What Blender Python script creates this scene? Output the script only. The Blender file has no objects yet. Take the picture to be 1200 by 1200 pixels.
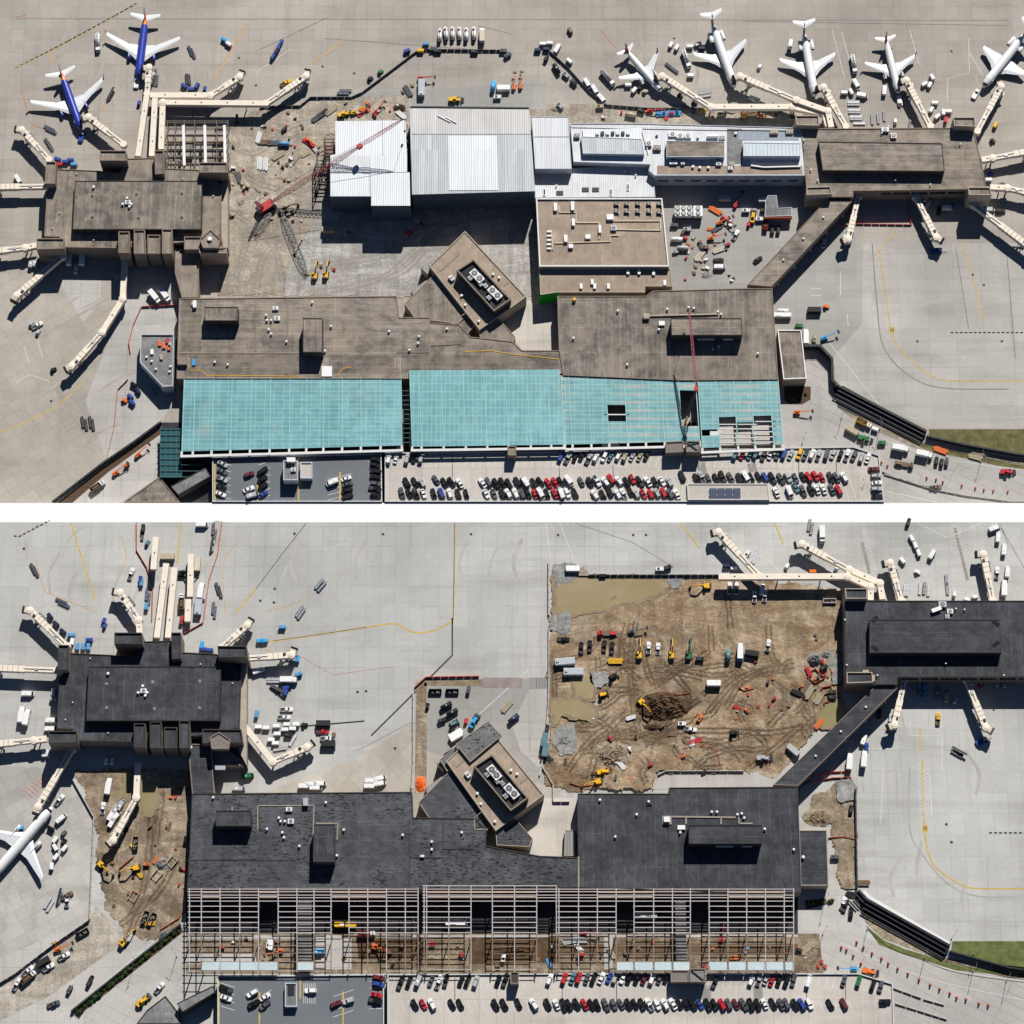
import bpy, math, random
from mathutils import Vector, Matrix, noise
random.seed(7)
S = bpy.context.scene
COL = S.collection
R = math.radians
# ------------------------------------------------------------------ camera
TILT, DIST, HALF = R(20), 1500.0, 270.0
FWD = Vector((0, math.sin(TILT), -math.cos(TILT)))
UPV = Vector((0, math.cos(TILT), math.sin(TILT)))
CAM = -FWD * DIST
ZL = 8.0
def W(x, y, z=0.0):
    """site plan coordinate (measured on the aerial picture) at height z -> metres"""
    k = HALF / 600 / DIST; zz = z + (ZL if y > 600 else 0)      # the second site is raised, a made-up step that keeps shadows off the strip
    ray = FWD + UPV * ((600 - y) * k) + Vector(((x - 600) * k, 0, 0))
    v = CAM + ray * ((zz - CAM.z) / ray.z); v.z = z; return v
cd = bpy.data.cameras.new('camera'); cam = bpy.data.objects.new('camera', cd); COL.objects.link(cam)
cam.location = CAM; cam.rotation_euler = (TILT, 0, 0)
cd.sensor_width = 36; cd.lens = 18 * DIST / HALF; cd.clip_start = 10; cd.clip_end = 20000
S.camera = cam
# ------------------------------------------------------------------ light
SUN_EL, SUN_AZ = 41, 15                     # azimuth measured from +Y towards +X
w = bpy.data.worlds.new('World'); S.world = w; w.use_nodes = True
nt = w.node_tree; bg = nt.nodes['Background']
sk = nt.nodes.new('ShaderNodeTexSky'); sk.sky_type = 'NISHITA'; sk.sun_disc = False
sk.altitude = 3000; sk.air_density = .7; sk.dust_density = .1; sk.ozone_density = 2.5; sk.sun_elevation = R(SUN_EL); sk.sun_rotation = R(SUN_AZ)
nt.links.new(sk.outputs[0], bg.inputs[0]); bg.inputs[1].default_value = 0.05
sl = bpy.data.lights.new('sun', 'SUN'); sl.energy = 5.0; sl.angle = R(0.5); sl.color = (1, .965, .915)
so = bpy.data.objects.new('sun', sl); COL.objects.link(so)
so.rotation_euler = (R(90 - SUN_EL), 0, R(180 - SUN_AZ)); so.location = (0, 0, 300)
S.view_settings.view_transform = 'Standard'; S.view_settings.look = 'None'
S.view_settings.gamma = 1; S.view_settings.exposure = 0.15
S.render.engine = 'CYCLES'; S.cycles.max_bounces = 4; S.cycles.diffuse_bounces = 1
# ------------------------------------------------------------------ node helpers
def srgb(r, g, b):
    f = lambda c: (c / 255 / 12.92) if c / 255 <= .04045 else ((c / 255 + .055) / 1.055) ** 2.4
    return (f(r), f(g), f(b))
class NT:
    def __init__(s, name, rough=.8, metal=0, spec=.3):
        s.m = bpy.data.materials.new(name); s.m.use_nodes = True
        s.t = s.m.node_tree; s.b = s.t.nodes['Principled BSDF']
        s.b.inputs['Roughness'].default_value = rough; s.b.inputs['Metallic'].default_value = metal
        s.b.inputs['Specular IOR Level'].default_value = spec
        s.co = s.t.nodes.new('ShaderNodeTexCoord').outputs['Object']
    def n(s, ty, **kw):
        n = s.t.nodes.new('ShaderNode' + ty)
        for k, v in kw.items():
            if k.startswith('i_'):
                n.inputs[int(k[2:])].default_value = v
            else: setattr(n, k, v)
        return n
    def l(s, a, b): s.t.links.new(a, b)
    def put(s, sock, v):
        if hasattr(v, 'is_output'): s.l(v, sock)
        else: sock.default_value = v
    def math(s, op, a, b=0.0, c=0.0):
        n = s.n('Math', operation=op); s.put(n.inputs[0], a); s.put(n.inputs[1], b); s.put(n.inputs[2], c); return n.outputs[0]
    def map(s, scale=(1, 1, 1), rot=0.0, loc=(0, 0, 0), co=None):
        n = s.n('Mapping'); s.l(co or s.co, n.inputs[0]); n.inputs['Scale'].default_value = scale
        n.inputs['Rotation'].default_value = (0, 0, rot); n.inputs['Location'].default_value = loc; return n.outputs[0]
    def noise(s, scale=1.0, det=4, rough=.6, co=None, dist=0.0):
        n = s.n('TexNoise'); s.l(co or s.co, n.inputs['Vector']); n.inputs['Scale'].default_value = scale
        n.inputs['Detail'].default_value = det; n.inputs['Roughness'].default_value = rough; n.inputs['Distortion'].default_value = dist
        return n.outputs['Fac']
    def ramp(s, f, a, b, lo=0.0, hi=1.0):
        n = s.n('MapRange'); s.put(n.inputs[0], f)
        for i, v in enumerate((a, b, lo, hi)): n.inputs[i + 1].default_value = v
        return n.outputs[0]
    def mix(s, f, a, b, mode='MIX'):
        n = s.n('Mix', data_type='RGBA', blend_type=mode); s.put(n.inputs[0], f)
        for i, v in ((6, a), (7, b)):
            if isinstance(v, tuple): v = tuple(v) + ((1,) if len(v) == 3 else ())
            s.put(n.inputs[i], v)
        return n.outputs[2]
    def gray(s, v):
        n = s.n('CombineColor')
        for i in range(3): s.put(n.inputs[i], v)
        return n.outputs[0]
    def mul(s, col, v): return s.mix(1.0, col, s.gray(v), 'MULTIPLY')
    def xyz(s, co=None):
        n = s.n('SeparateXYZ'); s.l(co or s.co, n.inputs[0]); return n.outputs
    def line(s, c, period, half):
        """1 on thin lines every `period`, else 0"""
        f = s.math('FRACT', s.math('DIVIDE', c, period)); d = s.math('MINIMUM', f, s.math('SUBTRACT', 1.0, f))
        return s.math('LESS_THAN', d, half / period)
    def cell(s, co, px, py):
        o = s.xyz(co)
        n = s.n('CombineXYZ'); s.l(s.math('FLOOR', s.math('DIVIDE', o[0], px)), n.inputs[0]); s.l(s.math('FLOOR', s.math('DIVIDE', o[1], py)), n.inputs[1])
        q = s.n('TexWhiteNoise'); s.l(n.outputs[0], q.inputs['Vector']); return q.outputs['Value']
    def bump(s, h, dist=.1, strength=1.0):
        n = s.n('Bump'); n.inputs['Strength'].default_value = strength; n.inputs['Distance'].default_value = dist
        s.l(h, n.inputs['Height']); s.l(n.outputs[0], s.b.inputs['Normal'])
    def out(s, col):
        if isinstance(col, tuple): s.b.inputs['Base Color'].default_value = col + (1,)
        else: s.l(col, s.b.inputs['Base Color'])
        return s.m
MC = {}
def plain(name, rgb, rough=.7, metal=0, var=.12, sc=.6, spec=.3):
    if name in MC: return MC[name]
    t = NT(name, rough, metal, spec)
    MC[name] = t.out(t.mul(rgb, t.ramp(t.noise(sc, 5, .65), .3, .7, 1 - var, 1 + var))); return MC[name]
def concrete(name, rgb, slab=7.6, slab2=None, rot=0.0, var=.07, dirt=.35, seam=.26):
    t = NT(name, .88, 0, .25); slab2 = slab2 or slab
    co = t.map(rot=rot); o = t.xyz(co)
    c = t.mul(rgb, t.ramp(t.cell(co, slab, slab2), 0, 1, 1 - var, 1 + var))
    c = t.mul(c, t.ramp(t.cell(co, slab * 3, slab2 * 2), 0, 1, 1 - var * .8, 1 + var * .8))
    c = t.mul(c, t.ramp(t.noise(.012, 6, .62), .32, .68, .80, 1.13))
    c = t.mul(c, t.ramp(t.noise(.5, 5, .7), .3, .7, .94, 1.06))
    st = t.noise(.05, 5, .6, t.map((.25, 1.6, 1), rot))              # drag streaks
    c = t.mix(t.ramp(st, .52, .75, 0, .36), c, (.16, .15, .135))
    st2 = t.noise(.05, 5, .6, t.map((1.8, .2, 1), rot + .5))
    c = t.mix(t.ramp(st2, .55, .78, 0, .3), c, (.19, .17, .145))
    sp = t.noise(.35, 3, .5)
    c = t.mix(t.ramp(sp, .68, .8, 0, dirt), c, (.1, .09, .08))        # oil spots
    ln = t.math('MAXIMUM', t.line(o[0], slab, .13), t.line(o[1], slab2, .13))
    c = t.mul(c, t.math('SUBTRACT', 1.0, t.math('MULTIPLY', ln, t.ramp(t.noise(.03, 3), .35, .65, seam * .25, seam))))
    return t.out(c)
def roofmat(name, rgb, seam=6.0, along=0, lines=.25, rust=None, blot=0.0, blotcol=(.012, .012, .014), var=.12, light=True):
    t = NT(name, .9, 0, .2); o = t.xyz(); c = rgb
    co2 = t.map((1.0, .25, 1) if along == 0 else (.25, 1.0, 1))
    c = t.mul(c, t.ramp(t.noise(.13, 8, .75), .4, .6, 1 - var * 1.2, 1 + var * 1.2))
    c = t.mul(c, t.ramp(t.noise(.8, 5, .75, co2), .36, .64, 1 - var * .9, 1 + var * .9))
    wx = t.map((1, 1, 1), 0, (3.1, 1.7, 0))
    c = t.mul(c, t.ramp(t.cell(wx, seam * 2.3, 11.0), 0, 1, 1 - var * .55, 1 + var * .55))      # sheets laid at different times
    c = t.mul(c, t.ramp(t.cell(t.co, seam if along == 0 else 900, 900 if along == 0 else seam), 0, 1, .93, 1.07))
    if rust:
        c = t.mul(c, t.ramp(t.cell(t.co, 1.5 if along == 0 else 900, 900 if along == 0 else 1.5), 0, 1, .78, 1.2)); c = t.mul(c, t.ramp(t.noise(.35, 6, .75, t.map((1.6, .12, 1) if along == 0 else (.12, 1.6, 1))), .42, .58, .84, 1.14))
        c = t.mix(t.ramp(t.noise(.06, 7, .74), .44, .58, 0, .75), c, rust)
        c = t.mix(t.ramp(t.noise(.09, 6, .75), .53, .65, 0, .5), c, tuple(v * .5 for v in rgb))
        v = t.n('TexVoronoi', feature='F1'); t.l(t.co, v.inputs['Vector']); v.inputs['Scale'].default_value = .075
        d = t.math('ADD', v.outputs['Distance'], t.math('MULTIPLY', t.noise(.5, 4, .7), .25))
        c = t.mix(t.ramp(d, .2, .36, .5, 0), c, tuple(v_ * .5 for v_ in rgb))                      # soot round the drains
    else:
        v = t.n('TexVoronoi', feature='F1'); t.l(t.co, v.inputs['Vector']); v.inputs['Scale'].default_value = .06
        d = t.math('ADD', v.outputs['Distance'], t.math('MULTIPLY', t.noise(.4, 4, .7), .3))
        c = t.mix(t.ramp(d, .25, .42, .45, 0), c, tuple(v_ * 1.7 + .01 for v_ in rgb))              # dried ponding stains
    ln = t.line(o[along], seam, .15)
    ln2 = t.line(o[1 - along], seam * 3.3, .13)
    ln = t.math('MULTIPLY', t.math('MAXIMUM', ln, ln2), t.ramp(t.noise(.12, 4), .42, .6, .08, 1))
    k = tuple(min(1, v * 2.6 + .03) for v in rgb) if light else tuple(v * .4 for v in rgb)
    c = t.mix(t.math('MULTIPLY', ln, lines), c, k)
    if blot:
        g = t.math('MULTIPLY', t.ramp(t.noise(.75, 5, .7, t.map((.55, 1.5, 1))), .545, .575), t.ramp(t.noise(.045, 4), .43, .53))
        c = t.mix(t.math('MULTIPLY', g, blot), c, blotcol)
        c = t.mix(t.math('MULTIPLY', t.ramp(t.noise(.9, 3, .6), .66, .7), blot * .6), c, blotcol)
    t.bump(t.noise(1.2, 4), .05)
    return t.out(c)
def metalroof(name, rgb, period=1.0, panel=9.0, var=.07, rough=.42, metal=.0, along=0):
    t = NT(name, rough, metal, .5); o = t.xyz()
    c = t.mul(rgb, t.ramp(t.cell(t.co, panel * .45, panel * 7), 0, 1, 1 - var, 1 + var))
    c = t.mul(c, t.ramp(t.noise(.6, 5, .7, t.map((1.6, .1, 1))), .3, .7, 1 - var * 1.3, 1 + var))
    c = t.mix(t.ramp(t.noise(.07, 5, .6), .5, .75, 0, .3), c, tuple(v * .62 for v in rgb))
    c = t.mix(t.math('MULTIPLY', t.line(o[along], period * 3, .13), .3), c, tuple(v * .5 for v in rgb))
    wv = t.math('SINE', t.math('MULTIPLY', o[along], 6.283 / period)); t.bump(wv, .06)
    return t.out(c)
# object-colour paint, shared by every vehicle part
def paint(name='paint', rough=.4, metal=0, dirt=.1):
    if name in MC: return MC[name]
    t = NT(name, rough, metal, .5); i = t.n('ObjectInfo')
    MC[name] = t.out(t.mul(i.outputs['Color'], t.ramp(t.noise(1.3, 5, .65), .3, .7, 1 - dirt, 1 + dirt))); return MC[name]
PAINT = paint(rough=.28); MATTE = paint('matte_paint', .75, 0, .16)
GLASS = plain('car_glass', (.012, .015, .019), .08, 0, .05, 1, .6)
RUBBER = plain('rubber', (.02, .02, .02), .85)
STEEL = plain('galvanised_steel', (.42, .43, .45), .45, .35)
DARKSTEEL = plain('dark_steel', (.045, .045, .05), .6, .2)
CREAM = plain('cream_panel', srgb(228, 217, 200), .55, 0, .07, .4)
CREAM2 = plain('cream_ribbed_panel', srgb(205, 192, 172), .6, 0, .1, .6)
BELLOWS = plain('black_bellows', (.02, .021, .024), .9)
WHITE = plain('white_paint', (.78, .78, .77), .45, 0, .06)
RED = plain('red_paint', (.45, .03, .035), .5, 0, .2)
ORANGE = plain('orange_plastic', (.75, .12, .03), .6, 0, .15)
YELLOW = plain('yellow_paint', (.72, .42, .03), .5, 0, .15)
# ------------------------------------------------------------------ mesh helpers
class MB:
    def __init__(s): s.v, s.f, s.mi, s.cur = [], [], [], 0
    def add(s, vs, fs):
        b = len(s.v); s.v += [tuple(v) for v in vs]
        for f in fs: s.f.append([i + b for i in f]); s.mi.append(s.cur)
        return s
    def frus(s, p0, z0, p1, z1, bottom=True, top=True):
        n = len(p0); vs = [(x, y, z0) for x, y in p0] + [(x, y, z1) for x, y in p1]
        fs = [[i, (i + 1) % n, n + (i + 1) % n, n + i] for i in range(n)]
        if bottom: fs.append(list(range(n))[::-1])
        if top: fs.append([n + i for i in range(n)])
        return s.add(vs, fs)
    def prism(s, p, z0, z1, **k): return s.frus(p, z0, p, z1, **k)
    def box(s, cx, cy, cz, sx, sy, sz, rot=0.0, ch=0.0):
        a, b = sx / 2, sy / 2
        if ch: p = [(-a + ch, -b), (a - ch, -b), (a, -b + ch), (a, b - ch), (a - ch, b), (-a + ch, b), (-a, b - ch), (-a, -b + ch)]
        else: p = [(-a, -b), (a, -b), (a, b), (-a, b)]
        c, q = math.cos(rot), math.sin(rot)
        p = [(cx + x * c - y * q, cy + x * q + y * c) for x, y in p]
        return s.prism(p, cz - sz / 2, cz + sz / 2)
    def beam(s, p0, p1, w, h=None, roll=Vector((0, 0, 1))):
        h = h or w; p0, p1 = Vector(p0), Vector(p1); d = (p1 - p0)
        if d.length < 1e-6: return s
        d.normalize(); side = d.cross(roll)
        if side.length < 1e-3: side = d.cross(Vector((0, 1, 0)))
        side.normalize(); up = side.cross(d); side *= w / 2; up *= h / 2
        vs = [p + a * side + b * up for p in (p0, p1) for a, b in ((-1, -1), (1, -1), (1, 1), (-1, 1))]
        return s.add(vs, [[3, 2, 1, 0], [4, 5, 6, 7], [0, 1, 5, 4], [1, 2, 6, 5], [2, 3, 7, 6], [3, 0, 4, 7]])
    def cyl(s, p0, p1, r0, r1=None, n=12, caps=True):
        r1 = r0 if r1 is None else r1; p0, p1 = Vector(p0), Vector(p1); d = (p1 - p0).normalized()
        a = d.orthogonal().normalized(); b = d.cross(a)
        vs = [p + (a * math.cos(t) + b * math.sin(t)) * r for p, r in ((p0, r0), (p1, r1)) for t in [6.28319 * i / n for i in range(n)]]
        fs = [[i, (i + 1) % n, n + (i + 1) % n, n + i] for i in range(n)]
        if caps: fs += [list(range(n))[::-1], [n + i for i in range(n)]]
        return s.add(vs, fs)
    def rings(s, rs, caps=True):
        n = len(rs[0]); vs = [p for r in rs for p in r]; fs = []
        for k in range(len(rs) - 1):
            for i in range(n): j = (i + 1) % n; fs.append([k * n + i, k * n + j, (k + 1) * n + j, (k + 1) * n + i])
        if caps: fs += [list(range(n))[::-1], [(len(rs) - 1) * n + i for i in range(n)]]
        return s.add(vs, fs)
    def lattice(s, p0, p1, w0, w1=None, step=None, t=.16):
        p0, p1 = Vector(p0), Vector(p1); w1 = w1 or w0; d = p1 - p0; n = max(2, int(d.length / (step or w0 * 1.2))); d.normalize()
        sd = d.cross(Vector((0, 0, 1)));
        if sd.length < 1e-3: sd = Vector((1, 0, 0))
        sd.normalize(); up = sd.cross(d); q = []
        for k in range(n + 1):
            f = k / n; c = p0.lerp(p1, f); ww = (w0 + (w1 - w0) * f) / 2 * min(1, .35 + 3 * min(f, 1 - f))
            q.append([c + sd * ww + up * ww, c - sd * ww + up * ww, c - sd * ww - up * ww, c + sd * ww - up * ww])
        for k in range(n):
            for i in range(4):
                s.beam(q[k][i], q[k + 1][i], t); s.beam(q[k][i], q[k + 1][(i + 1) % 4], t * .7)
                s.beam(q[k][i], q[k][(i + 1) % 4], t * .7)
        return s
    def build(s, name, mats, parent=None, smooth=False, pnt=False, loc=None):
        me = bpy.data.meshes.new(name); me.from_pydata(s.v, [], s.f)
        for m in (mats if isinstance(mats, (list, tuple)) else [mats]): me.materials.append(m)
        me.polygons.foreach_set('material_index', s.mi)
        if smooth: me.polygons.foreach_set('use_smooth', [True] * len(s.f))
        me.update(); o = bpy.data.objects.new(name, me); COL.objects.link(o)
        if parent: o.parent = parent
        if loc: o.location = loc
        if pnt: o['pnt'] = 1
        return o
def tag(o, label=None, cat=None, group=None, kind=None):
    if label: o['label'] = label
    if cat: o['category'] = cat
    if group: o['group'] = group
    if kind: o['kind'] = kind
    return o
def empty(name, loc=(0, 0, 0), rz=0.0):
    o = bpy.data.objects.new(name, None); COL.objects.link(o); o.location = loc; o.rotation_euler = (0, 0, rz); o.empty_display_size = .5
    return o
def kids(o): return [c for c in CH.get(o.name, [])]
def copytree(o, parent=None):
    c = o.copy(); COL.objects.link(c); c.parent = parent
    for k in list(o.children): copytree(k, c)
    return c
def colour(o, rgb):
    for c in o.children:
        if 'pnt' in c: c.color = (*rgb, 1)
        for g in c.children:
            if 'pnt' in g: g.color = (*rgb, 1)
def wp(pts, z=0.0): return [tuple(W(x, y, z)[:2]) for x, y in pts]
def area(p): return sum(p[i][0] * p[(i + 1) % len(p)][1] - p[(i + 1) % len(p)][0] * p[i][1] for i in range(len(p))) / 2
def ccw(p): return p if area(p) > 0 else p[::-1]
def inset(p, d):
    n = len(p); out = []
    for i in range(n):
        a, b, c = Vector(p[i - 1]), Vector(p[i]), Vector(p[(i + 1) % n])
        e, f = (b - a).normalized(), (c - b).normalized(); m = Vector((-e.y, e.x)) + Vector((-f.y, f.x))
        if m.length < 1e-4: m = Vector((-e.y, e.x)); k = 1
        else: m.normalize(); k = min(3, 1 / max(.3, m.dot(Vector((-e.y, e.x)))))
        out.append(tuple(b + m * d * k))
    return out
def catmull(pts, n=8):
    if len(pts) < 3: return pts
    P = [pts[0]] + list(pts) + [pts[-1]]; o = []
    for i in range(1, len(P) - 2):
        for k in range(n):
            t = k / n; q = []
            for c in range(2):
                a, b, d, e = P[i - 1][c], P[i][c], P[i + 1][c], P[i + 2][c]
                q.append(.5 * (2 * b + (d - a) * t + (2 * a - 5 * b + 4 * d - e) * t * t + (3 * b - a - 3 * d + e) * t ** 3))
            o.append(tuple(q))
    return o + [pts[-1]]
def sheet(name, pts, layer, m, kind='structure', thick=0):
    mb = MB(); p = ccw(wp(pts))
    if thick: mb.prism(p, -.01, thick)
    else: mb.add([(x, y, layer * .012) for x, y in p], [list(range(len(p)))])
    return tag(mb.build(name, m), kind=kind)
def ribbon_mb(mb, pts, width, z, curve=True, dash=None):
    q = [Vector(W(*p, z)[:2]) for p in (catmull(pts) if curve else pts)]
    if dash:
        on, off = dash; d = 0; segs = []
        for a, b in zip(q, q[1:]):
            L = (b - a).length; u = (b - a) / max(L, 1e-6); t = 0
            while t < L:
                segs.append((a + u * t, a + u * min(L, t + on))); t += on + off
        for a, b in segs:
            nn = (b - a).normalized(); s = Vector((-nn.y, nn.x)) * width / 2
            mb.add([(*(a + s), z), (*(a - s), z), (*(b - s), z), (*(b + s), z)], [[0, 1, 2, 3]])
        return mb
    vs = []
    for i, p in enumerate(q):
        t = (q[min(i + 1, len(q) - 1)] - q[max(i - 1, 0)]).normalized(); s = Vector((-t.y, t.x)) * width / 2
        vs += [(*(p + s), z), (*(p - s), z)]
    return mb.add(vs, [[2 * i, 2 * i + 1, 2 * i + 3, 2 * i + 2] for i in range(len(q) - 1)])
def ribbon(name, paths, width, layer, m, curve=True, dash=None, z=0.0):
    mb = MB()
    for p in paths: ribbon_mb(mb, p, width, z + layer * .012, curve, dash)
    return tag(mb.build(name, m), kind='structure')
def heading(x, y, deg):
    d = W(x + math.cos(R(deg)), y - math.sin(R(deg))) - W(x, y); return math.atan2(d.y, d.x)
# ------------------------------------------------------------------ labels found from what stands near
PEND = []
LM = {'U': [('the upper blue jet', 167, 55), ('the lower blue jet', 82, 115), ('the left concourse', 150, 245), ('the bare steel frame', 230, 170),
            ('the red lattice crane', 315, 240), ('the long cream walkway', 270, 122), ('the small white roof', 434, 190), ('the largest white roof', 555, 180),
            ('the deicing truck row', 538, 45), ('the leftmost white jet', 752, 82), ('the second white jet', 846, 65), ('the third white jet', 948, 75),
            ('the red-finned jet', 1045, 75), ('the cut-off right jet', 1172, 75), ('the right concourse', 1045, 190), ('the tan flat roof', 705, 275),
            ('the cooling towers', 810, 247), ('the diamond building', 560, 330), ('the link corridor', 940, 290), ('the small hexagonal building', 185, 420),
            ('the yellow taxi curve', 1050, 420), ('the black retaining wall', 1030, 485), ('the lower left bridge', 110, 390), ('the glass trellis', 200, 530),
            ('the red-edged shed', 914, 250), ('the right road', 1120, 550), ('the angled barrier wall', 450, 88), ('the cluttered barrier wall', 690, 95),
            ('the right cream walkway', 890, 127)],
      'L': [('the left concourse', 180, 815), ('the four walkway tunnels', 200, 700), ('the curving yellow line', 490, 730), ('the cream bridge group', 320, 870),
            ('the diamond building', 585, 915), ('the muddy pond', 700, 695), ('the big dirt pile', 780, 825), ('the right concourse', 1095, 745),
            ('the link corridor', 980, 865), ('the dirt yard centre', 850, 780), ('the orange fenced pits', 962, 795), ('the white half jet', 40, 985),
            ('the left dirt plot', 170, 990), ('the planted strip', 150, 1135), ('the steel canopy frame', 570, 1090), ('the right road', 1090, 1130),
            ('the taxi curve', 1090, 1000), ('the top right bridges', 1000, 660), ('the yard gate', 660, 770), ('the rebar fenced pit', 820, 890),
            ('the black dumpsters', 520, 811), ('the right service bridges', 1100, 840), ('the top left bridges', 60, 740), ('the far right bridge', 1160, 670)]}
def pend(o, base, x, y, cat, group=None):
    PEND.append((o, base, x, y)); o['category'] = cat
    if group: o['group'] = group
ORD = ['first', 'second', 'third', 'fourth', 'fifth', 'sixth', 'seventh', 'eighth', 'ninth', 'tenth', 'eleventh', 'twelfth', 'thirteenth', 'fourteenth', 'fifteenth', 'sixteenth']
ORD += ['%dth' % i for i in range(17, 60)]
def finish_labels():
    g = {}
    for o, base, x, y in PEND:
        pan = 'U' if y < 600 else 'L'
        nm, lx, ly = min(LM[pan], key=lambda q: (q[1] - x) ** 2 + (q[2] - y) ** 2)
        dx, dy = x - lx, y - ly
        if math.hypot(dx, dy) < 14: rel = 'beside'
        elif abs(dx) > abs(dy): rel = 'right of' if dx > 0 else 'left of'
        else: rel = 'below' if dy > 0 else 'above'
        g.setdefault((base, rel, nm, pan), []).append((x, y, o))
    for (base, rel, nm, pan), L in g.items():
        ph = 'upper photo' if pan == 'U' else 'lower photo'
        tail = '%s %s %s, %s' % (base, rel, nm, ph)
        if len(L) == 1: L[0][2]['label'] = tail; continue
        xs = [q[0] for q in L]; ys = [q[1] for q in L]; hor = max(xs) - min(xs) >= max(ys) - min(ys)
        L.sort(key=lambda q: (q[0], q[1]) if hor else (q[1], q[0]))
        for i, q in enumerate(L):
            q[2]['label'] = '%s from %s, %s' % (ORD[i], 'left' if hor else 'top', tail)
# ------------------------------------------------------------------ vehicle prototypes (forward = +X, metres, base at z 0)
def wheels(root, xs, y, r=.33, w=.24):
    for x in xs:
        for s in (-1, 1): MB().cyl((x, s * (y - w / 2), r), (x, s * (y + w / 2), r), r, n=10).build('wheel', RUBBER, root)
def plan(x0, x1, w, c=.25):
    h = w / 2; return [(x0 + c, -h), (x1 - c * 1.3, -h), (x1, -h + c * 1.3), (x1, h - c * 1.3), (x1 - c * 1.3, h), (x0 + c, h), (x0, h - c), (x0, -h + c)]
def body_car(root, L, wd, zb, zh, cab, ztop, roof, cabw=None):
    """cab=(rear,front) at belt line; roof=(rear,front)"""
    cabw = cabw or wd - .16; rw = cabw - .34
    b = MB().frus(plan(-L / 2, L / 2, wd - .08), .28, plan(-L / 2, L / 2, wd), zb * .8).frus(plan(-L / 2, L / 2, wd), zb * .8, plan(-L / 2 + .1, L / 2 - .16, wd - .2), zb)
    b.prism([(cab[1] - .1, -wd * .4), (L / 2 - .3, -wd * .34), (L / 2 - .3, wd * .34), (cab[1] - .1, wd * .4)], zb, zb + .03)   # bonnet
    b.frus(plan(roof[0], roof[1], rw, .12), ztop - .03, plan(roof[0] + .06, roof[1] - .06, rw - .12, .12), ztop + .03)
    for s in (-1, 1):                                                     # pillars and mirrors
        for a, c in ((cab[0], roof[0]), (cab[1], roof[1]), ((cab[0] + cab[1]) / 2, (roof[0] + roof[1]) / 2)):
            b.beam((a, s * cabw / 2, zb), (c, s * rw / 2, ztop), .09)
        b.box(cab[1] - .25, s * (wd / 2 + .08), zb + .1, .18, .16, .14)
    b.build('body', PAINT, root, pnt=True)
    g = MB().frus([(cab[0], -cabw / 2), (cab[1], -cabw / 2), (cab[1], cabw / 2), (cab[0], cabw / 2)], zb - .02,
                  [(roof[0], -rw / 2), (roof[1], -rw / 2), (roof[1], rw / 2), (roof[0], rw / 2)], ztop - .01)
    g.build('windows', GLASS, root)
    lt = MB()
    for s in (-1, 1): MB().box(L / 2 - .16, s * wd * .33, zb * .78, .12, .36, .14).build('headlight', STEEL, root)
    wheels(root, (-L * .3, L * .31), wd / 2 - .1)
def p_sedan(r): body_car(r, 4.75, 1.84, .92, 0, (-1.75, .95), 1.42, (-1.0, .3))
def p_suv(r): body_car(r, 4.8, 1.95, 1.08, 0, (-2.2, 1.05), 1.74, (-2.0, .45))
def p_pickup(r):
    body_car(r, 5.6, 1.98, 1.05, 0, (-.75, 1.25), 1.8, (-.55, .6))
    MB().box(-1.75, 0, 1.03, 1.75, 1.5, .1).build('cargo_bed', plain('bed_liner', (.05, .05, .055), .8), r)
def p_van(r):
    b = MB().frus(plan(-2.6, 2.2, 1.98, .12), .35, plan(-2.55, 1.75, 1.84, .12), 2.2).frus(plan(2.0, 2.9, 1.9, .2), .35, plan(1.7, 2.75, 1.7, .2), 1.1)
    b.build('body', PAINT, r, pnt=True)
    MB().frus([(1.7, -.86), (2.5, -.8), (2.5, .8), (1.7, .86)], 1.1, [(1.5, -.8), (1.82, -.76), (1.82, .76), (1.5, .8)], 2.12).build('windscreen', GLASS, r)
    MB().box(-.8, 0, 2.24, 1.0, .9, .12).build('roof_vent', WHITE, r); wheels(r, (-1.6, 1.8), .9)
def p_box_truck(r):
    MB().box(-1.1, 0, 2.05, 5.6, 2.4, 2.5, ch=.06).build('cargo_box', PAINT, r, pnt=True)
    MB().frus(plan(1.85, 3.7, 2.2, .2), .45, plan(1.85, 3.3, 2.05, .2), 2.5).build('cab', WHITE, r)
    MB().frus([(3.3, -.98), (3.72, -.95), (3.72, .95), (3.3, .98)], 1.4, [(3.05, -.9), (3.36, -.88), (3.36, .88), (3.05, .9)], 2.35).build('windscreen', GLASS, r)
    MB().box(-.2, 0, .6, 7.2, 1.0, .3).build('chassis', DARKSTEEL, r); wheels(r, (-2.6, 2.7), 1.05, .45, .35)
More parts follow.
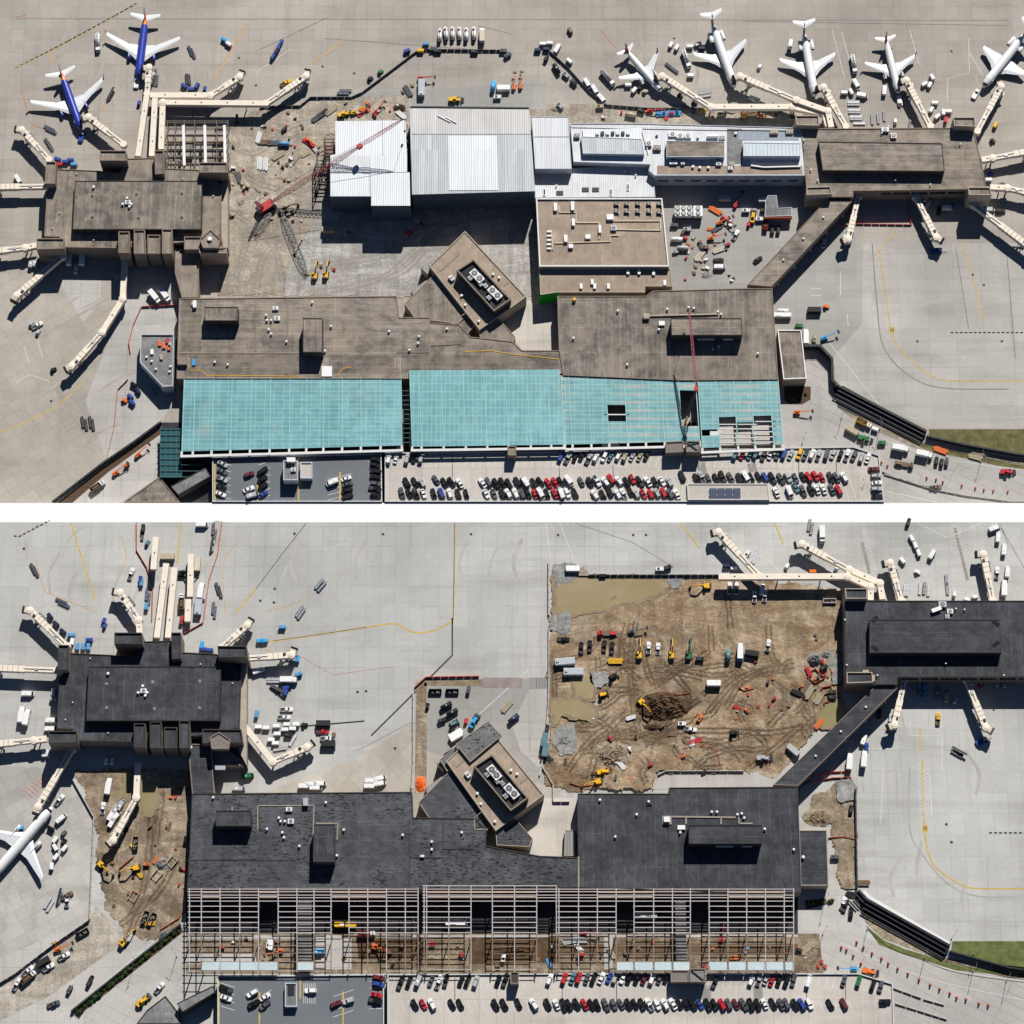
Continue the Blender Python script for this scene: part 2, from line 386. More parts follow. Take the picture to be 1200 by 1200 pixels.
def p_fuel_truck(r):
    MB().cyl((-5.2, 0, 2.1), (2.3, 0, 2.1), 1.25, n=16).build('tank', PAINT, r, True, True)
    m = MB()
    for x in (-4.9, -3.2, -1.5, .2, 1.9): m.cyl((x, 0, 2.1), (x + .12, 0, 2.1), 1.29, n=16)
    for x in (-3.9, -2.2, -.5, 1.1): m.cyl((x, 0, 3.3), (x, 0, 3.5), .3, n=8)
    m.box(-1.4, 0, 3.36, 6.6, .5, .06).build('catwalk', DARKSTEEL, r)
    MB().frus(plan(2.9, 5.2, 2.4, .2), .5, plan(2.9, 4.7, 2.2, .2), 2.6).build('cab', WHITE, r)
    MB().frus([(4.5, -1.0), (5.22, -.98), (5.22, .98), (4.5, 1.0)], 1.5, [(4.2, -.9), (4.76, -.9), (4.76, .9), (4.2, .9)], 2.45).build('windscreen', GLASS, r)
    MB().box(0, 0, .75, 9.6, 1.1, .35).build('chassis', DARKSTEEL, r); wheels(r, (-4.0, -2.8, 3.9), 1.1, .5, .38)
def p_deicer(r):
    MB().cyl((-3.6, 0, 1.9), (1.2, 0, 1.9), 1.15, n=14).build('tank', PAINT, r, True, True)
    MB().frus(plan(1.7, 3.9, 2.3, .2), .5, plan(1.7, 3.5, 2.1, .2), 2.3).build('cab', WHITE, r)
    MB().frus([(3.2, -1.0), (3.94, -.95), (3.94, .95), (3.2, 1.0)], 1.35, [(3.0, -.9), (3.56, -.9), (3.56, .9), (3.0, .9)], 2.2).build('windscreen', GLASS, r)
    MB().beam((-3.4, .1, 3.2), (2.2, .1, 3.3), .3).build('spray_boom', DARKSTEEL, r)
    MB().box(2.7, .1, 3.3, 1.1, 1.2, 1.0, ch=.1).build('spray_basket', WHITE, r)
    MB().box(0, 0, .7, 7.4, 1.1, .35).build('chassis', DARKSTEEL, r); wheels(r, (-2.8, 2.7), 1.05, .48, .36)
def p_cart(r):
    MB().box(0, 0, .5, 3.0, 1.6, .14).build('platform', DARKSTEEL, r)
    MB().frus([(-1.45, -.75), (1.45, -.75), (1.45, .75), (-1.45, .75)], .58, [(-1.4, -.72), (1.4, -.72), (1.4, .72), (-1.4, .72)], 1.75).build('curtain', MATTE, r, pnt=True)
    MB().frus([(-1.52, -.82), (1.52, -.82), (1.52, .82), (-1.52, .82)], 1.76, [(-1.35, -.6), (1.35, -.6), (1.35, .6), (-1.35, .6)], 1.95).build('roof', PAINT, r, pnt=True)
    MB().beam((1.5, 0, .5), (2.3, 0, .4), .1).build('drawbar', DARKSTEEL, r); wheels(r, (-1.1, 1.1), .68, .22, .16)
def p_dolly(r):
    f = MB().box(0, 0, .5, 5.6, 1.25, .16)
    for s in (-1, 1): f.beam((-2.8, s * .6, .75), (2.8, s * .6, .75), .09)
    f.build('frame', MATTE, r, pnt=True)
    m = MB()
    for i in range(9): m.cyl((-2.4 + i * .6, -.5, .62), (-2.4 + i * .6, .5, .62), .08, n=6)
    m.build('rollers', STEEL, r); MB().beam((2.8, 0, .5), (3.5, 0, .4), .1).build('drawbar', DARKSTEEL, r); wheels(r, (-2.0, 2.0), .5, .24, .16)
def p_belt(r):
    MB().frus(plan(-2.6, 2.6, 1.9, .2), .35, plan(-2.5, 2.4, 1.7, .2), 1.0).build('body', PAINT, r, pnt=True)
    MB().beam((-3.4, .2, .9), (3.8, .2, 1.9), .95, .22).build('conveyor', DARKSTEEL, r)
    m = MB()
    for s in (-.34, .74): m.beam((-3.4, s, 1.1), (3.8, s, 2.1), .08)
    m.build('side_rails', STEEL, r); MB().box(.6, -.55, 1.3, .6, .5, .5).build('seat', RUBBER, r); wheels(r, (-1.7, 1.6), .8, .34)
def p_tug(r):
    MB().frus(plan(-1.5, 1.5, 1.6, .2), .28, plan(-1.4, 1.35, 1.45, .2), .95).build('body', PAINT, r, pnt=True)
    m = MB().box(-.35, 0, 1.75, 1.3, 1.35, .08)
    for a in (-.95, .25):
        for s in (-.6, .6): m.beam((a, s, .9), (a, s, 1.72), .07)
    m.build('canopy', MATTE, r, pnt=True); MB().box(-.5, 0, 1.08, .5, 1.1, .3).build('seat', RUBBER, r); wheels(r, (-.95, .95), .68, .34)
def p_plane_tug(r):
    MB().frus(plan(-2.8, 2.8, 2.4, .3), .3, plan(-2.7, 2.6, 2.2, .3), 1.15).build('body', PAINT, r, pnt=True)
    MB().frus(plan(.6, 2.2, 1.6, .15), 1.15, plan(.8, 1.9, 1.3, .15), 1.9).build('cab', GLASS, r)
    MB().prism(plan(.78, 1.92, 1.35, .15), 1.9, 1.97).build('cab_roof', WHITE, r); MB().beam((2.8, 0, .6), (5.2, 0, .6), .16).build('tow_bar', YELLOW, r)
    wheels(r, (-1.7, 1.8), 1.05, .5, .38)
def p_excavator(r):
    for s in (-1, 1):
        p = [(-1.9, .15), (-1.5, 0), (1.5, 0), (1.9, .15), (2.0, .5), (1.7, .85), (-1.7, .85), (-2.0, .5)]
        MB().rings([[(x, s * 1.25 - .32, z) for x, z in p], [(x, s * 1.25 + .32, z) for x, z in p]]).build('track', RUBBER, r)
    h = MB().frus(plan(-2.4, 1.2, 2.5, .35), .95, plan(-2.3, 1.1, 2.4, .35), 2.0)
    h.build('engine_house', PAINT, r, pnt=True)
    MB().frus(plan(-2.55, -1.7, 2.45, .3), 1.0, plan(-2.5, -1.7, 2.3, .3), 2.2).build('counterweight', DARKSTEEL, r)
    c = MB().frus(plan(-.2, 1.3, 1.0, .1), 2.0, plan(-.15, 1.0, .95, .1), 2.95)
    c.v = [(x, y + .7, z) for x, y, z in c.v]; c.build('cab', GLASS, r)
    MB().box(.42, .7, 2.99, 1.1, .92, .07).build('cab_roof', MATTE, r, pnt=True)
    MB().beam((.7, -.25, 1.7), (3.2, -.25, 4.4), .5, .65).beam((3.1, -.25, 4.35), (6.4, -.25, 3.6), .45, .55).build('boom', MATTE, r, pnt=True)
    MB().beam((6.3, -.25, 3.8), (7.6, -.25, 1.5), .38, .45).beam((3.4, -.25, 4.9), (6.0, -.25, 4.2), .16).build('stick', MATTE, r, pnt=True)
    bk = [(7.0, 1.5), (7.8, 1.6), (8.1, .8), (7.6, .2), (6.9, .4), (7.2, .9)]
    MB().rings([[(x, -.85, z) for x, z in bk], [(x, .35, z) for x, z in bk]]).build('bucket', DARKSTEEL, r)
def p_dozer(r):
    for s in (-1, 1): MB().frus(plan(-1.6, 1.7, .6, .2), 0, plan(-1.4, 1.5, .55, .2), 1.0).build('track', RUBBER, r, loc=(0, s * 1.0, 0))
    MB().frus(plan(-1.4, 1.9, 1.35, .2), .5, plan(-1.3, 1.8, 1.25, .2), 1.7).build('engine_house', PAINT, r, pnt=True)
    MB().box(-.5, 0, 2.2, 1.2, 1.3, 1.0, ch=.1).build('cab', GLASS, r); MB().box(-.5, 0, 2.75, 1.5, 1.5, .1).build('cab_roof', MATTE, r, pnt=True)
    m = MB()
    for i in range(5):
        a = -.5 + i * .25; m.box(2.5 - .3 * a * a, 0, .75 + a * .9, .12, 3.3, .26)
    m.beam((1.2, -1.0, .6), (2.4, -1.0, .5), .2).beam((1.2, 1.0, .6), (2.4, 1.0, .5), .2).build('blade', DARKSTEEL, r)
def p_boom_lift(r):
    MB().frus(plan(-1.5, 1.5, 2.2, .25), .35, plan(-1.3, 1.3, 1.9, .25), 1.1).frus(plan(-1.9, .9, 1.9, .3), 1.15, plan(-1.8, .7, 1.7, .3), 2.0).build('base', PAINT, r, pnt=True)
    MB().beam((-1.2, 0, 2.1), (6.2, 0, 3.2), .42, .5).beam((6.2, 0, 3.2), (7.4, 0, 2.7), .25).build('boom', MATTE, r, pnt=True)
    m = MB().box(8.0, 0, 2.4, 1.1, 2.0, .1)
    for a, b in (((7.5, -1), (8.5, -1)), ((8.5, -1), (8.5, 1)), ((8.5, 1), (7.5, 1)), ((7.5, 1), (7.5, -1))):
        for z in (2.9, 3.4): m.beam((*a, z), (*b, z), .08)
    m.build('basket', DARKSTEEL, r); wheels(r, (-1.1, 1.1), 1.05, .45, .35)
def p_scissor(r):
    MB().box(0, 0, .7, 2.6, 1.3, .6, ch=.1).build('base', PAINT, r, pnt=True); m = MB()
    for s in (-.5, .5): m.beam((-1, s, 1.0), (1, s, 1.7), .1).beam((-1, s, 1.7), (1, s, 1.0), .1)
    m.build('scissor_arms', DARKSTEEL, r)
    m = MB().box(0, 0, 1.8, 2.8, 1.4, .1)
    for z in (2.2, 2.7):
        for a, b in (((-1.4, -.7), (1.4, -.7)), ((1.4, -.7), (1.4, .7)), ((1.4, .7), (-1.4, .7)), ((-1.4, .7), (-1.4, -.7))): m.beam((*a, z), (*b, z), .06)
    m.build('platform', MATTE, r, pnt=True); wheels(r, (-.9, .9), .6, .3)
def shell(mb, x0, x1, w, z0, z1, t=.12, fl=.1):
    h = w / 2
    for s in (-1, 1): mb.box((x0 + x1) / 2, s * (h - t / 2), (z0 + z1) / 2, x1 - x0, t, z1 - z0)
    mb.box(x0 + t / 2, 0, (z0 + z1) / 2, t, w - 2 * t - .004, z1 - z0); mb.box(x1 - t / 2, 0, (z0 + z1) / 2, t, w - 2 * t - .004, z1 - z0)
    mb.box((x0 + x1) / 2, 0, z0 + fl / 2 - .004, x1 - x0 - 2 * t - .006, w - 2 * t - .006, fl)
    for i in range(4): mb.box(x0 + (i + .5) * (x1 - x0) / 4, 0, z0 + .3, .1, w + .16, .12)
    return mb
def p_dump_truck(r):
    shell(MB(), -4.2, 1.5, 2.5, 1.1, 2.7).build('dump_bed', MATTE, r, pnt=True)
    MB().frus(plan(-3.9, 1.2, 2.1, .1), 1.3, plan(-3.0, .4, 1.2, .3), 2.55).build('load', SOIL, r)
    MB().frus(plan(1.8, 4.2, 2.3, .25), .5, plan(1.8, 3.9, 2.1, .25), 2.4).build('cab', WHITE, r)
    MB().frus([(2.8, -1.0), (3.3, -1.0), (3.3, 1.0), (2.8, 1.0)], 1.9, [(2.6, -.9), (2.95, -.9), (2.95, .9), (2.6, .9)], 2.55).build('windscreen', GLASS, r)
    MB().box(0, 0, .8, 7.8, 1.1, .35).build('chassis', DARKSTEEL, r); wheels(r, (-3.2, -2.0, 3.0), 1.05, .5, .36)
def p_flatbed(r):
    MB().box(-1.2, 0, 1.15, 7.0, 2.4, .2).build('flat_bed', plain('bed_boards', (.16, .13, .1), .9), r)
    MB().frus(plan(2.5, 4.9, 2.3, .25), .5, plan(2.5, 4.6, 2.1, .25), 2.5).build('cab', PAINT, r, pnt=True)
    MB().frus([(3.6, -1.0), (4.1, -1.0), (4.1, 1.0), (3.6, 1.0)], 1.9, [(3.4, -.9), (3.7, -.9), (3.7, .9), (3.4, .9)], 2.62).build('windscreen', GLASS, r)
    MB().box(-2.6, .1, 1.7, 3.0, 1.6, .9).build('cargo', MATTE, r, pnt=True)
    MB().box(0, 0, .8, 9.0, 1.0, .35).build('chassis', DARKSTEEL, r); wheels(r, (-3.6, -2.4, 3.7), 1.05, .5, .36)
def p_dumpster(r):
    shell(MB(), -3.3, 3.3, 2.4, .15, 1.8).build('shell', MATTE, r, pnt=True)
    m = MB()
    rr = random.Random(3)
    for i in range(14): m.box(rr.uniform(-2.8, 2.8), rr.uniform(-.8, .8), rr.uniform(.4, .9), rr.uniform(.4, 1.4), rr.uniform(.2, .7), .3, rr.uniform(0, 3))
    m.build('rubble', DEBRIS, r)
def p_container(r):
    m = MB().box(0, 0, 1.35, 6.06, 2.44, 2.5)
    for i in range(20):
        for s in (-1, 1): m.box(-2.85 + i * .3, s * 1.235, 1.35, .14, .05, 2.2)
    for i in range(10): m.box(-2.7 + i * .6, 0, 2.61, .3, 2.2, .04)
    m.build('shell', MATTE, r, pnt=True)
    m = MB()
    for x in (-2.98, 2.98):
        for y in (-1.17, 1.17): m.box(x, y, 1.35, .16, .16, 2.66)
    m.build('corner_posts', DARKSTEEL, r); MB().box(3.05, .3, 1.3, .05, .06, 2.2).box(3.05, -.3, 1.3, .05, .06, 2.2).build('door_bar', STEEL, r)
def p_loader(r):
    MB().frus(plan(-2.9, .4, 2.2, .3), .7, plan(-2.8, .3, 2.0, .3), 1.9).box(1.4, 0, 1.2, 1.8, 1.3, .8).build('body', PAINT, r, pnt=True)
    MB().box(.0, 0, 2.45, 1.3, 1.4, 1.1, ch=.1).build('cab', GLASS, r); MB().box(0, 0, 3.04, 1.5, 1.5, .1).build('cab_roof', MATTE, r, pnt=True)
    MB().beam((1.2, -.6, 1.7), (3.3, -.6, .8), .25).beam((1.2, .6, 1.7), (3.3, .6, .8), .25).build('lift_arms', MATTE, r, pnt=True)
    bk = [(3.1, .2), (4.4, .1), (3.5, .5), (3.3, 1.3), (3.0, 1.2)]
    MB().rings([[(x, -1.4, z) for x, z in bk], [(x, 1.4, z) for x, z in bk]]).build('bucket', DARKSTEEL, r); wheels(r, (-1.8, 1.6), 1.0, .75, .55)
def p_bus(r):
    MB().frus(plan(-5.5, 5.5, 2.5, .3), .4, plan(-5.45, 5.4, 2.4, .3), 2.9).build('body', PAINT, r, pnt=True)
    MB().box(0, 0, 2.2, 10.2, 2.53, .7).build('windows', GLASS, r); MB().box(-1.5, 0, 3.0, 2.6, 1.5, .25, ch=.1).build('roof_unit', WHITE, r); wheels(r, (-3.4, 3.6), 1.1, .48, .3)
def p_bargebarrel(r):
    MB().cyl((0, 0, 0), (0, 0, .08), .42, n=10).build('rubber_base', RUBBER, r)
    MB().cyl((0, 0, .08), (0, 0, 1.1), .32, .24, n=10).build('drum', ORANGE, r)
    MB().cyl((0, 0, .5), (0, 0, .7), .295, .275, n=10).build('reflective_band', WHITE, r)
def p_lightpole(r):
    MB().cyl((0, 0, 0), (0, 0, .7), .35, n=8).build('footing', CONC_WALL, r)
    MB().cyl((0, 0, .7), (0, 0, 11), .13, .08, n=8).build('pole', STEEL, r)
    MB().beam((0, 0, 10.9), (1.9, 0, 11.2), .1).build('arm', STEEL, r); MB().box(2.1, 0, 11.2, .9, .35, .14, ch=.08).build('lamp_head', DARKSTEEL, r)
def p_pallet(r):
    m = MB()
    for i in range(6): m.box(0, -1.0 + i * .4, .14, 2.4, .3, .05)
    for x in (-1.1, 0, 1.1): m.box(x, 0, .06, .12, 2.3, .1)
    m.build('pallet', plain('timber', (.3, .2, .11), .9, 0, .25), r)
    rr = random.Random(5); q = MB()
    for i in range(5): q.box(rr.uniform(-.6, .6), rr.uniform(-.6, .6), .55, rr.uniform(.6, 1.1), rr.uniform(.5, .9), .76, rr.uniform(-.1, .1))
    q.build('load', MATTE, r, pnt=True)
def p_stack(r):
    m = MB(); rr = random.Random(4)
    for l in range(2):
        for i in range(5): m.box(rr.uniform(-.3, .3), -1.2 + i * .6, .25 + l * .42, 7.6 + rr.uniform(-.8, .6), .42, .36)
    m.build('beams', MATTE, r, pnt=True); q = MB()
    for x in (-2.6, 0, 2.6): q.box(x, 0, .035, .15, 3.2, .07)
    q.build('bearers', plain('timber', (.3, .2, .11), .9, 0, .25), r)
def p_generator(r):
    MB().box(0, 0, 1.1, 3.4, 1.6, 1.5, ch=.1).build('casing', MATTE, r, pnt=True); MB().box(-.6, 0, 1.9, 1.2, 1.1, .1).build('grille', DARKSTEEL, r)
    MB().cyl((1.1, .3, 1.85), (1.1, .3, 2.4), .12, n=8).build('exhaust', DARKSTEEL, r); MB().beam((1.7, 0, .5), (2.8, 0, .4), .12).build('drawbar', DARKSTEEL, r); wheels(r, (-.4, .5), .75, .34)
def p_storage_tank(r):
    MB().cyl((-3, 0, 1.5), (3, 0, 1.5), 1.3, n=18).build('tank', MATTE, r, True, True)
    for x in (-1.9, 1.9): MB().box(x, 0, .35, .4, 2.2, .7).build('cradle', DARKSTEEL, r)
    MB().cyl((0, 0, 2.75), (0, 0, 3.0), .4, n=10).build('hatch', STEEL, r)
def p_trenchbox(r):
    m = MB()
    for s in (-1, 1): m.beam((-2.4, s * 1.5, .5), (2.4, s * 1.5, .5), .28, 1.0)
    m.build('side_panels', MATTE, r, pnt=True)
    for x in (-2, 2): MB().cyl((x, -1.4, .6), (x, 1.4, .6), .12, n=8).build('spreader', MATTE, r, pnt=True)
def p_office(r):
    MB().box(0, 0, 1.7, 10, 3.4, 2.8).build('wall', MATTE, r, pnt=True); MB().frus([(-5.2, -1.9), (5.2, -1.9), (5.2, 1.9), (-5.2, 1.9)], 3.1, [(-5.1, -1.5), (5.1, -1.5), (5.1, 1.5), (-5.1, 1.5)], 3.35).build('roof', plain('office_roof', (.42, .46, .5), .6), r)
    for x in (-3, 0.5): MB().box(x, -1.72, 2.0, 1.2, .08, .9).build('window', GLASS, r)
    MB().box(3.4, -1.73, 1.4, 1.0, .1, 2.0).build('door', STEEL, r); MB().box(3.4, -2.3, .35, 1.6, 1.1, .5).build('steps', DARKSTEEL, r); MB().box(-3.8, .2, 3.6, 1.2, 1.0, .6).build('air_conditioner', STEEL, r)
SOIL = plain('soil', (.13, .085, .05), .95, 0, .3, 1.2)
DEBRIS = plain('debris', (.2, .18, .16), .9, 0, .4, 1.5)
CONC_WALL = plain('cast_concrete', (.44, .42, .38), .9, 0, .12, .3)
KINDS = {  # kind: (builder, object name, category)
 'sedan': (p_sedan, 'parked_car', 'car'), 'suv': (p_suv, 'parked_suv', 'car'), 'pickup': (p_pickup, 'pickup_truck', 'pickup'), 'van': (p_van, 'van', 'van'),
 'box_truck': (p_box_truck, 'box_truck', 'truck'), 'fuel': (p_fuel_truck, 'fuel_truck', 'tanker truck'), 'deicer': (p_deicer, 'deicing_truck', 'truck'),
 'cart': (p_cart, 'baggage_cart', 'baggage cart'), 'dolly': (p_dolly, 'cargo_dolly', 'dolly'), 'belt': (p_belt, 'belt_loader', 'belt loader'),
 'tug': (p_tug, 'baggage_tug', 'tug'), 'ptug': (p_plane_tug, 'aircraft_tug', 'tug'), 'exc': (p_excavator, 'excavator', 'excavator'), 'dozer': (p_dozer, 'bulldozer', 'bulldozer'),
 'lift': (p_boom_lift, 'boom_lift', 'boom lift'), 'scissor': (p_scissor, 'scissor_lift', 'scissor lift'), 'dump': (p_dump_truck, 'dump_truck', 'dump truck'),
 'flatbed': (p_flatbed, 'flatbed_truck', 'truck'), 'dumpster': (p_dumpster, 'dumpster', 'dumpster'), 'cont': (p_container, 'shipping_container', 'container'),
 'loader': (p_loader, 'wheel_loader', 'loader'), 'bus': (p_bus, 'bus', 'bus'), 'barrel': (p_bargebarrel, 'traffic_barrel', 'traffic barrel'),
 'pole': (p_lightpole, 'light_pole', 'light pole'), 'pallet': (p_pallet, 'loaded_pallet', 'pallet'), 'stack': (p_stack, 'beam_stack', 'beam stack'),
 'gen': (p_generator, 'generator', 'generator'), 'tank': (p_storage_tank, 'storage_tank', 'tank'), 'trench': (p_trenchbox, 'trench_box', 'trench box'), 'office': (p_office, 'site_office', 'site office')}
CW = {'w': ('white', (.8, .8, .79)), 's': ('silver', (.42, .43, .44)), 'g': ('grey', (.09, .098, .108)), 'k': ('black', (.007, .0075, .009)), 'b': ('blue', (.03, .07, .3)),
      'r': ('red', (.5, .02, .03)), 't': ('tan', (.42, .36, .25)), 'y': ('yellow', (.75, .42, .02)), 'm': ('maroon', (.15, .02, .03)), 'n': ('green', (.02, .16, .05)),
      'c': ('teal', (.1, .2, .24)), 'l': ('light blue', (.1, .3, .55)), 'o': ('orange', (.75, .17, .03)), 'd': ('dark blue', (.02, .025, .07)), 'B': ('bright blue', (.04, .35, .7)),
      'e': ('beige', (.6, .52, .42)), 'h': ('brown', (.2, .13, .08))}
PROTO = {}; SCALE = dict(office=1, fuel=1.05, dumpster=1, deicer=1, bus=1, exc=1.1, pole=1, stack=1, pallet=1, scissor=1.1, lift=1, flatbed=1.05, dump=1.05, tank=1)
NOUN = {'sedan': 'car', 'suv': 'suv'}
def put(kind, x, y, deg, c='w', z=0.0, sc=None, group=None, label=True):
    fn, nm, cat = KINDS[kind]
    first = kind not in PROTO
    if first:
        r = empty(nm); fn(r); PROTO[kind] = (r, [(c, list(c.children)) for c in r.children])
        parts = [c for c, g in PROTO[kind][1]] + [q for c, g in PROTO[kind][1] for q in g]
    else:
        r = PROTO[kind][0].copy(); COL.objects.link(r); parts = []
        for pc, g in PROTO[kind][1]:
            k = pc.copy(); COL.objects.link(k); k.parent = r; parts.append(k)
            for q in g: j = q.copy(); COL.objects.link(j); j.parent = k; parts.append(j)
    r.location = W(x, y, z); r.location.z = z; r.rotation_euler = (0, 0, heading(x, y, deg)); r.scale = (sc or SCALE.get(kind, 1.18),) * 3
    for k in list(r.keys()): del r[k]
    for k in parts:
        if 'pnt' in k: k.color = (*CW[c][1], 1)
    pan = 'upper' if y < 600 else 'lower'
    grp = group or '%s in the %s photo' % ({'parked_car': 'parked cars', 'parked_suv': 'parked cars', 'traffic_barrel': 'traffic barrels'}.get(nm, nm.replace('_', ' ') + 's'), pan)
    noun = nm.replace('_', ' ')
    base = noun if kind in ('barrel', 'pole') else CW[c][0] + ' ' + noun
    if kind == 'barrel': base = 'orange ' + noun
    if kind == 'pole': base = 'tall ' + noun
    if label: pend(r, base, x, y, cat, grp)
    else: r['category'] = cat; r['group'] = grp
    return r
PARK = []
def row(name, items, deg, z, pan, jit=3, rng=random.Random(11)):
    """items: (x, y, colour); one car each"""
    for x, y, c in items:
        k = rng.choice(('sedan', 'sedan', 'suv', 'suv', 'suv', 'pickup', 'van' if c in 'ws' else 'sedan')) if c not in 'rmbn' else rng.choice(('sedan', 'suv'))
        d = deg + rng.uniform(-jit, jit) * 1.5; x += rng.uniform(-.5, .5); y += rng.uniform(-.6, .6)
        if rng.random() < .25: d += 180
        o = put(k, x, y, d, c, z, rng.uniform(1.16, 1.3), 'cars in the %s photo parking deck' % pan, False)
        PARK.append((o, name, pan, x, y, c))
def finish_cars():
    g = {}
    for o, name, pan, x, y, c in PARK: g.setdefault((name, pan, c), []).append((x, y, o))
    for (name, pan, c), L in g.items():
        hor = max(q[0] for q in L) - min(q[0] for q in L) >= max(q[1] for q in L) - min(q[1] for q in L)
        L.sort(key=lambda q: q[0] if hor else q[1])
        for i, q in enumerate(L):
            q[2]['label'] = ('only %s vehicle in the %s, %s photo' % (CW[c][0], name, pan)) if len(L) == 1 else \
                '%s %s vehicle from the %s in the %s, %s photo' % (ORD[i], CW[c][0], 'left' if hor else 'top', name, pan)
# ------------------------------------------------------------------ jet bridges and walkways
def tunnel_mb(a, b, wd, h, rib=0, lamp=True):
    a, b = Vector(a), Vector(b); m = MB().beam(a, b, wd, h)
    if rib:
        d = (b - a); n = int(d.length / rib)
        for i in range(1, n): c = a + d * (i / n); m.beam(c - d.normalized() * .1, c + d.normalized() * .1, wd + .14, h + .14)
    return m
def bridge(pts, label, cab=None, ribs=1, z=5.9, wd=3.1, fixed=False, col=None, cabdir=None, group='jet bridges', end_col=True):
    """pts from the building outwards; the last point carries the cabin unless fixed"""
    P = [Vector(W(x, y, z)) for x, y in pts]; root = empty('passenger_walkway' if fixed else 'jet_bridge', (P[0].x, P[0].y, 0))
    pan = 'upper' if pts[0][1] < 600 else 'lower'
    tag(root, label, 'walkway' if fixed else 'jet bridge', ('fixed walkways' if fixed else group) + ' in the %s photo' % pan); O = root.location
    A = [p - O for p in P]; col = col or CREAM
    last = len(A) - 2
    for i in range(len(A) - 1):
        a, b = A[i], A[i + 1]; d = (b - a).normalized()
        if i == last and not fixed:
            b = b - d * 1.5; m = a.lerp(b, .52)
            tunnel_mb(a, m, wd - .35, 2.6, 3.4).build('inner_tunnel', col, root); ot = tunnel_mb(m - d * .8, b, wd + .15, 2.95).build('outer_tunnel', col, root); L_ = (b - m).length
            rb = MB(); nr = max(2, int(L_ / 2.3)); s_ = Vector((-d.y, d.x, 0))
            for j in range(1, nr): q = m.lerp(b, j / nr); rb.beam(q - d * .17, q + d * .17, wd + .3, 3.06)
            rb.build('outer_ribs', plain('dark_beige_rib', (.42, .36, .29), .7, 0, .15, .5), ot)  # ribs in a darker beige than the tunnel, so they show as lines
            MB().beam(a + d * 1.5 + Vector((0, 0, 1.4)), m + Vector((0, 0, 1.4)), .35, .2).build('cable_tray', DARKSTEEL, root); MB().box(*(a.lerp(m, .6))[:2], z + 1.5, 1.8, 1.3, .5, math.atan2(d.y, d.x)).build('roof_unit', STEEL, root)
        else:
            k = 0 if i == 0 else wd * .0
            t = tunnel_mb(a + d * (.01 * i), b, wd, 2.8 - .03 * i, 11).build('tunnel', col, root)
            n = max(1, int((b - a).length / 14))
            for j in range(n): c = a.lerp(b, (j + .5) / n); MB().box(c.x, c.y, 1.45 + z, .8, .5, .3, math.atan2(d.y, d.x)).build('roof_lamp', DARKSTEEL, root)
        if i > 0:
            r = wd * .66; MB().cyl((a.x, a.y, z - 1.7), (a.x, a.y, z + 1.62), r, n=16).cyl((a.x, a.y, z + 1.62), (a.x, a.y, z + 1.85), r * .8, r * .5, n=16).build('rotunda', col, root)
            MB().cyl((a.x, a.y, 0), (a.x, a.y, z - 1.7), .5, n=10).build('column', STEEL, root)
        L = (b - a).length
        if i < last or fixed:
            for j in range(max(1, int(L / 20))):
                c = a.lerp(b, (j + .6) / max(1, int(L / 20))); MB().cyl((c.x, c.y, 0), (c.x, c.y, z - 1.4), .35, n=8).build('column', STEEL, root)
    if fixed: return root
    a, b = A[-2], A[-1]; d = (b - a).normalized(); s = Vector((-d.y, d.x, 0)); ang = math.atan2(d.y, d.x)
    if len(A) == 2: MB().cyl((a.x, a.y, z - 1.7), (a.x, a.y, z + 1.7), wd * .62, n=16).build('rotunda', col, root)
    MB().cyl((b.x, b.y, z - 1.75), (b.x, b.y, z + 1.75), 1.95, n=18).cyl((b.x, b.y, z + 1.75), (b.x, b.y, z + 2.0), 1.6, 1.0, n=18).build('cabin', CREAM, root)
    cdv = R(cabdir) if cabdir is not None else ang + .9
    cdv = Vector((math.cos(cdv), math.sin(cdv), 0)); sd = Vector((-cdv.y, cdv.x, 0))
    MB().beam(b + cdv * 1.2, b + cdv * 3.1, 3.2, 3.0).build('cabin_mouth', CREAM2, root)
    m = MB()
    for k in range(3): m.beam(b + cdv * (3.1 + k * .4), b + cdv * (3.42 + k * .4), 3.5 - .15 * (k % 2), 3.2 - .1 * (k % 2))
    m.build('bellows', BELLOWS, root)
    c = b - d * 5.5; cb = Vector((c.x, c.y, 0))
    m = MB()
    for q in (-1, 1): m.beam(cb + s * q * 1.9 + Vector((0, 0, .9)), cb + s * q * 1.9 + Vector((0, 0, z + .3)), .45)
    m.beam(cb - s * 2.3 + Vector((0, 0, .95)), cb + s * 2.3 + Vector((0, 0, .95)), .5).beam(cb - s * 2.3 + Vector((0, 0, z - 1.75)), cb + s * 2.3 + Vector((0, 0, z - 1.75)), .4)
    m.build('drive_column', STEEL, root)
    for q in (-1, 1):
        w0 = cb + s * q * 2.0 + Vector((0, 0, .55)); MB().cyl(w0 - s * .25, w0 + s * .25, .55, n=12).build('wheel', RUBBER, root)
    e = b - d * 2.6 + s * -2.4; f = e - d * 5.5 - s * .6
    st = MB().beam((e.x, e.y, z - 1.4), (f.x, f.y, .2), 1.1, .25).beam((e.x, e.y, z - .5), (f.x, f.y, 1.2), .08).box(e.x, e.y, z - 1.35, 1.7, 1.7, .15, ang)
    st.build('service_stair', STEEL, root)
    MB().box(*(b - d * 3.6 + s * .6)[:2], z + 1.7, 1.4, 1.1, .7, ang).build('roof_unit', DARKSTEEL, root)
    return root
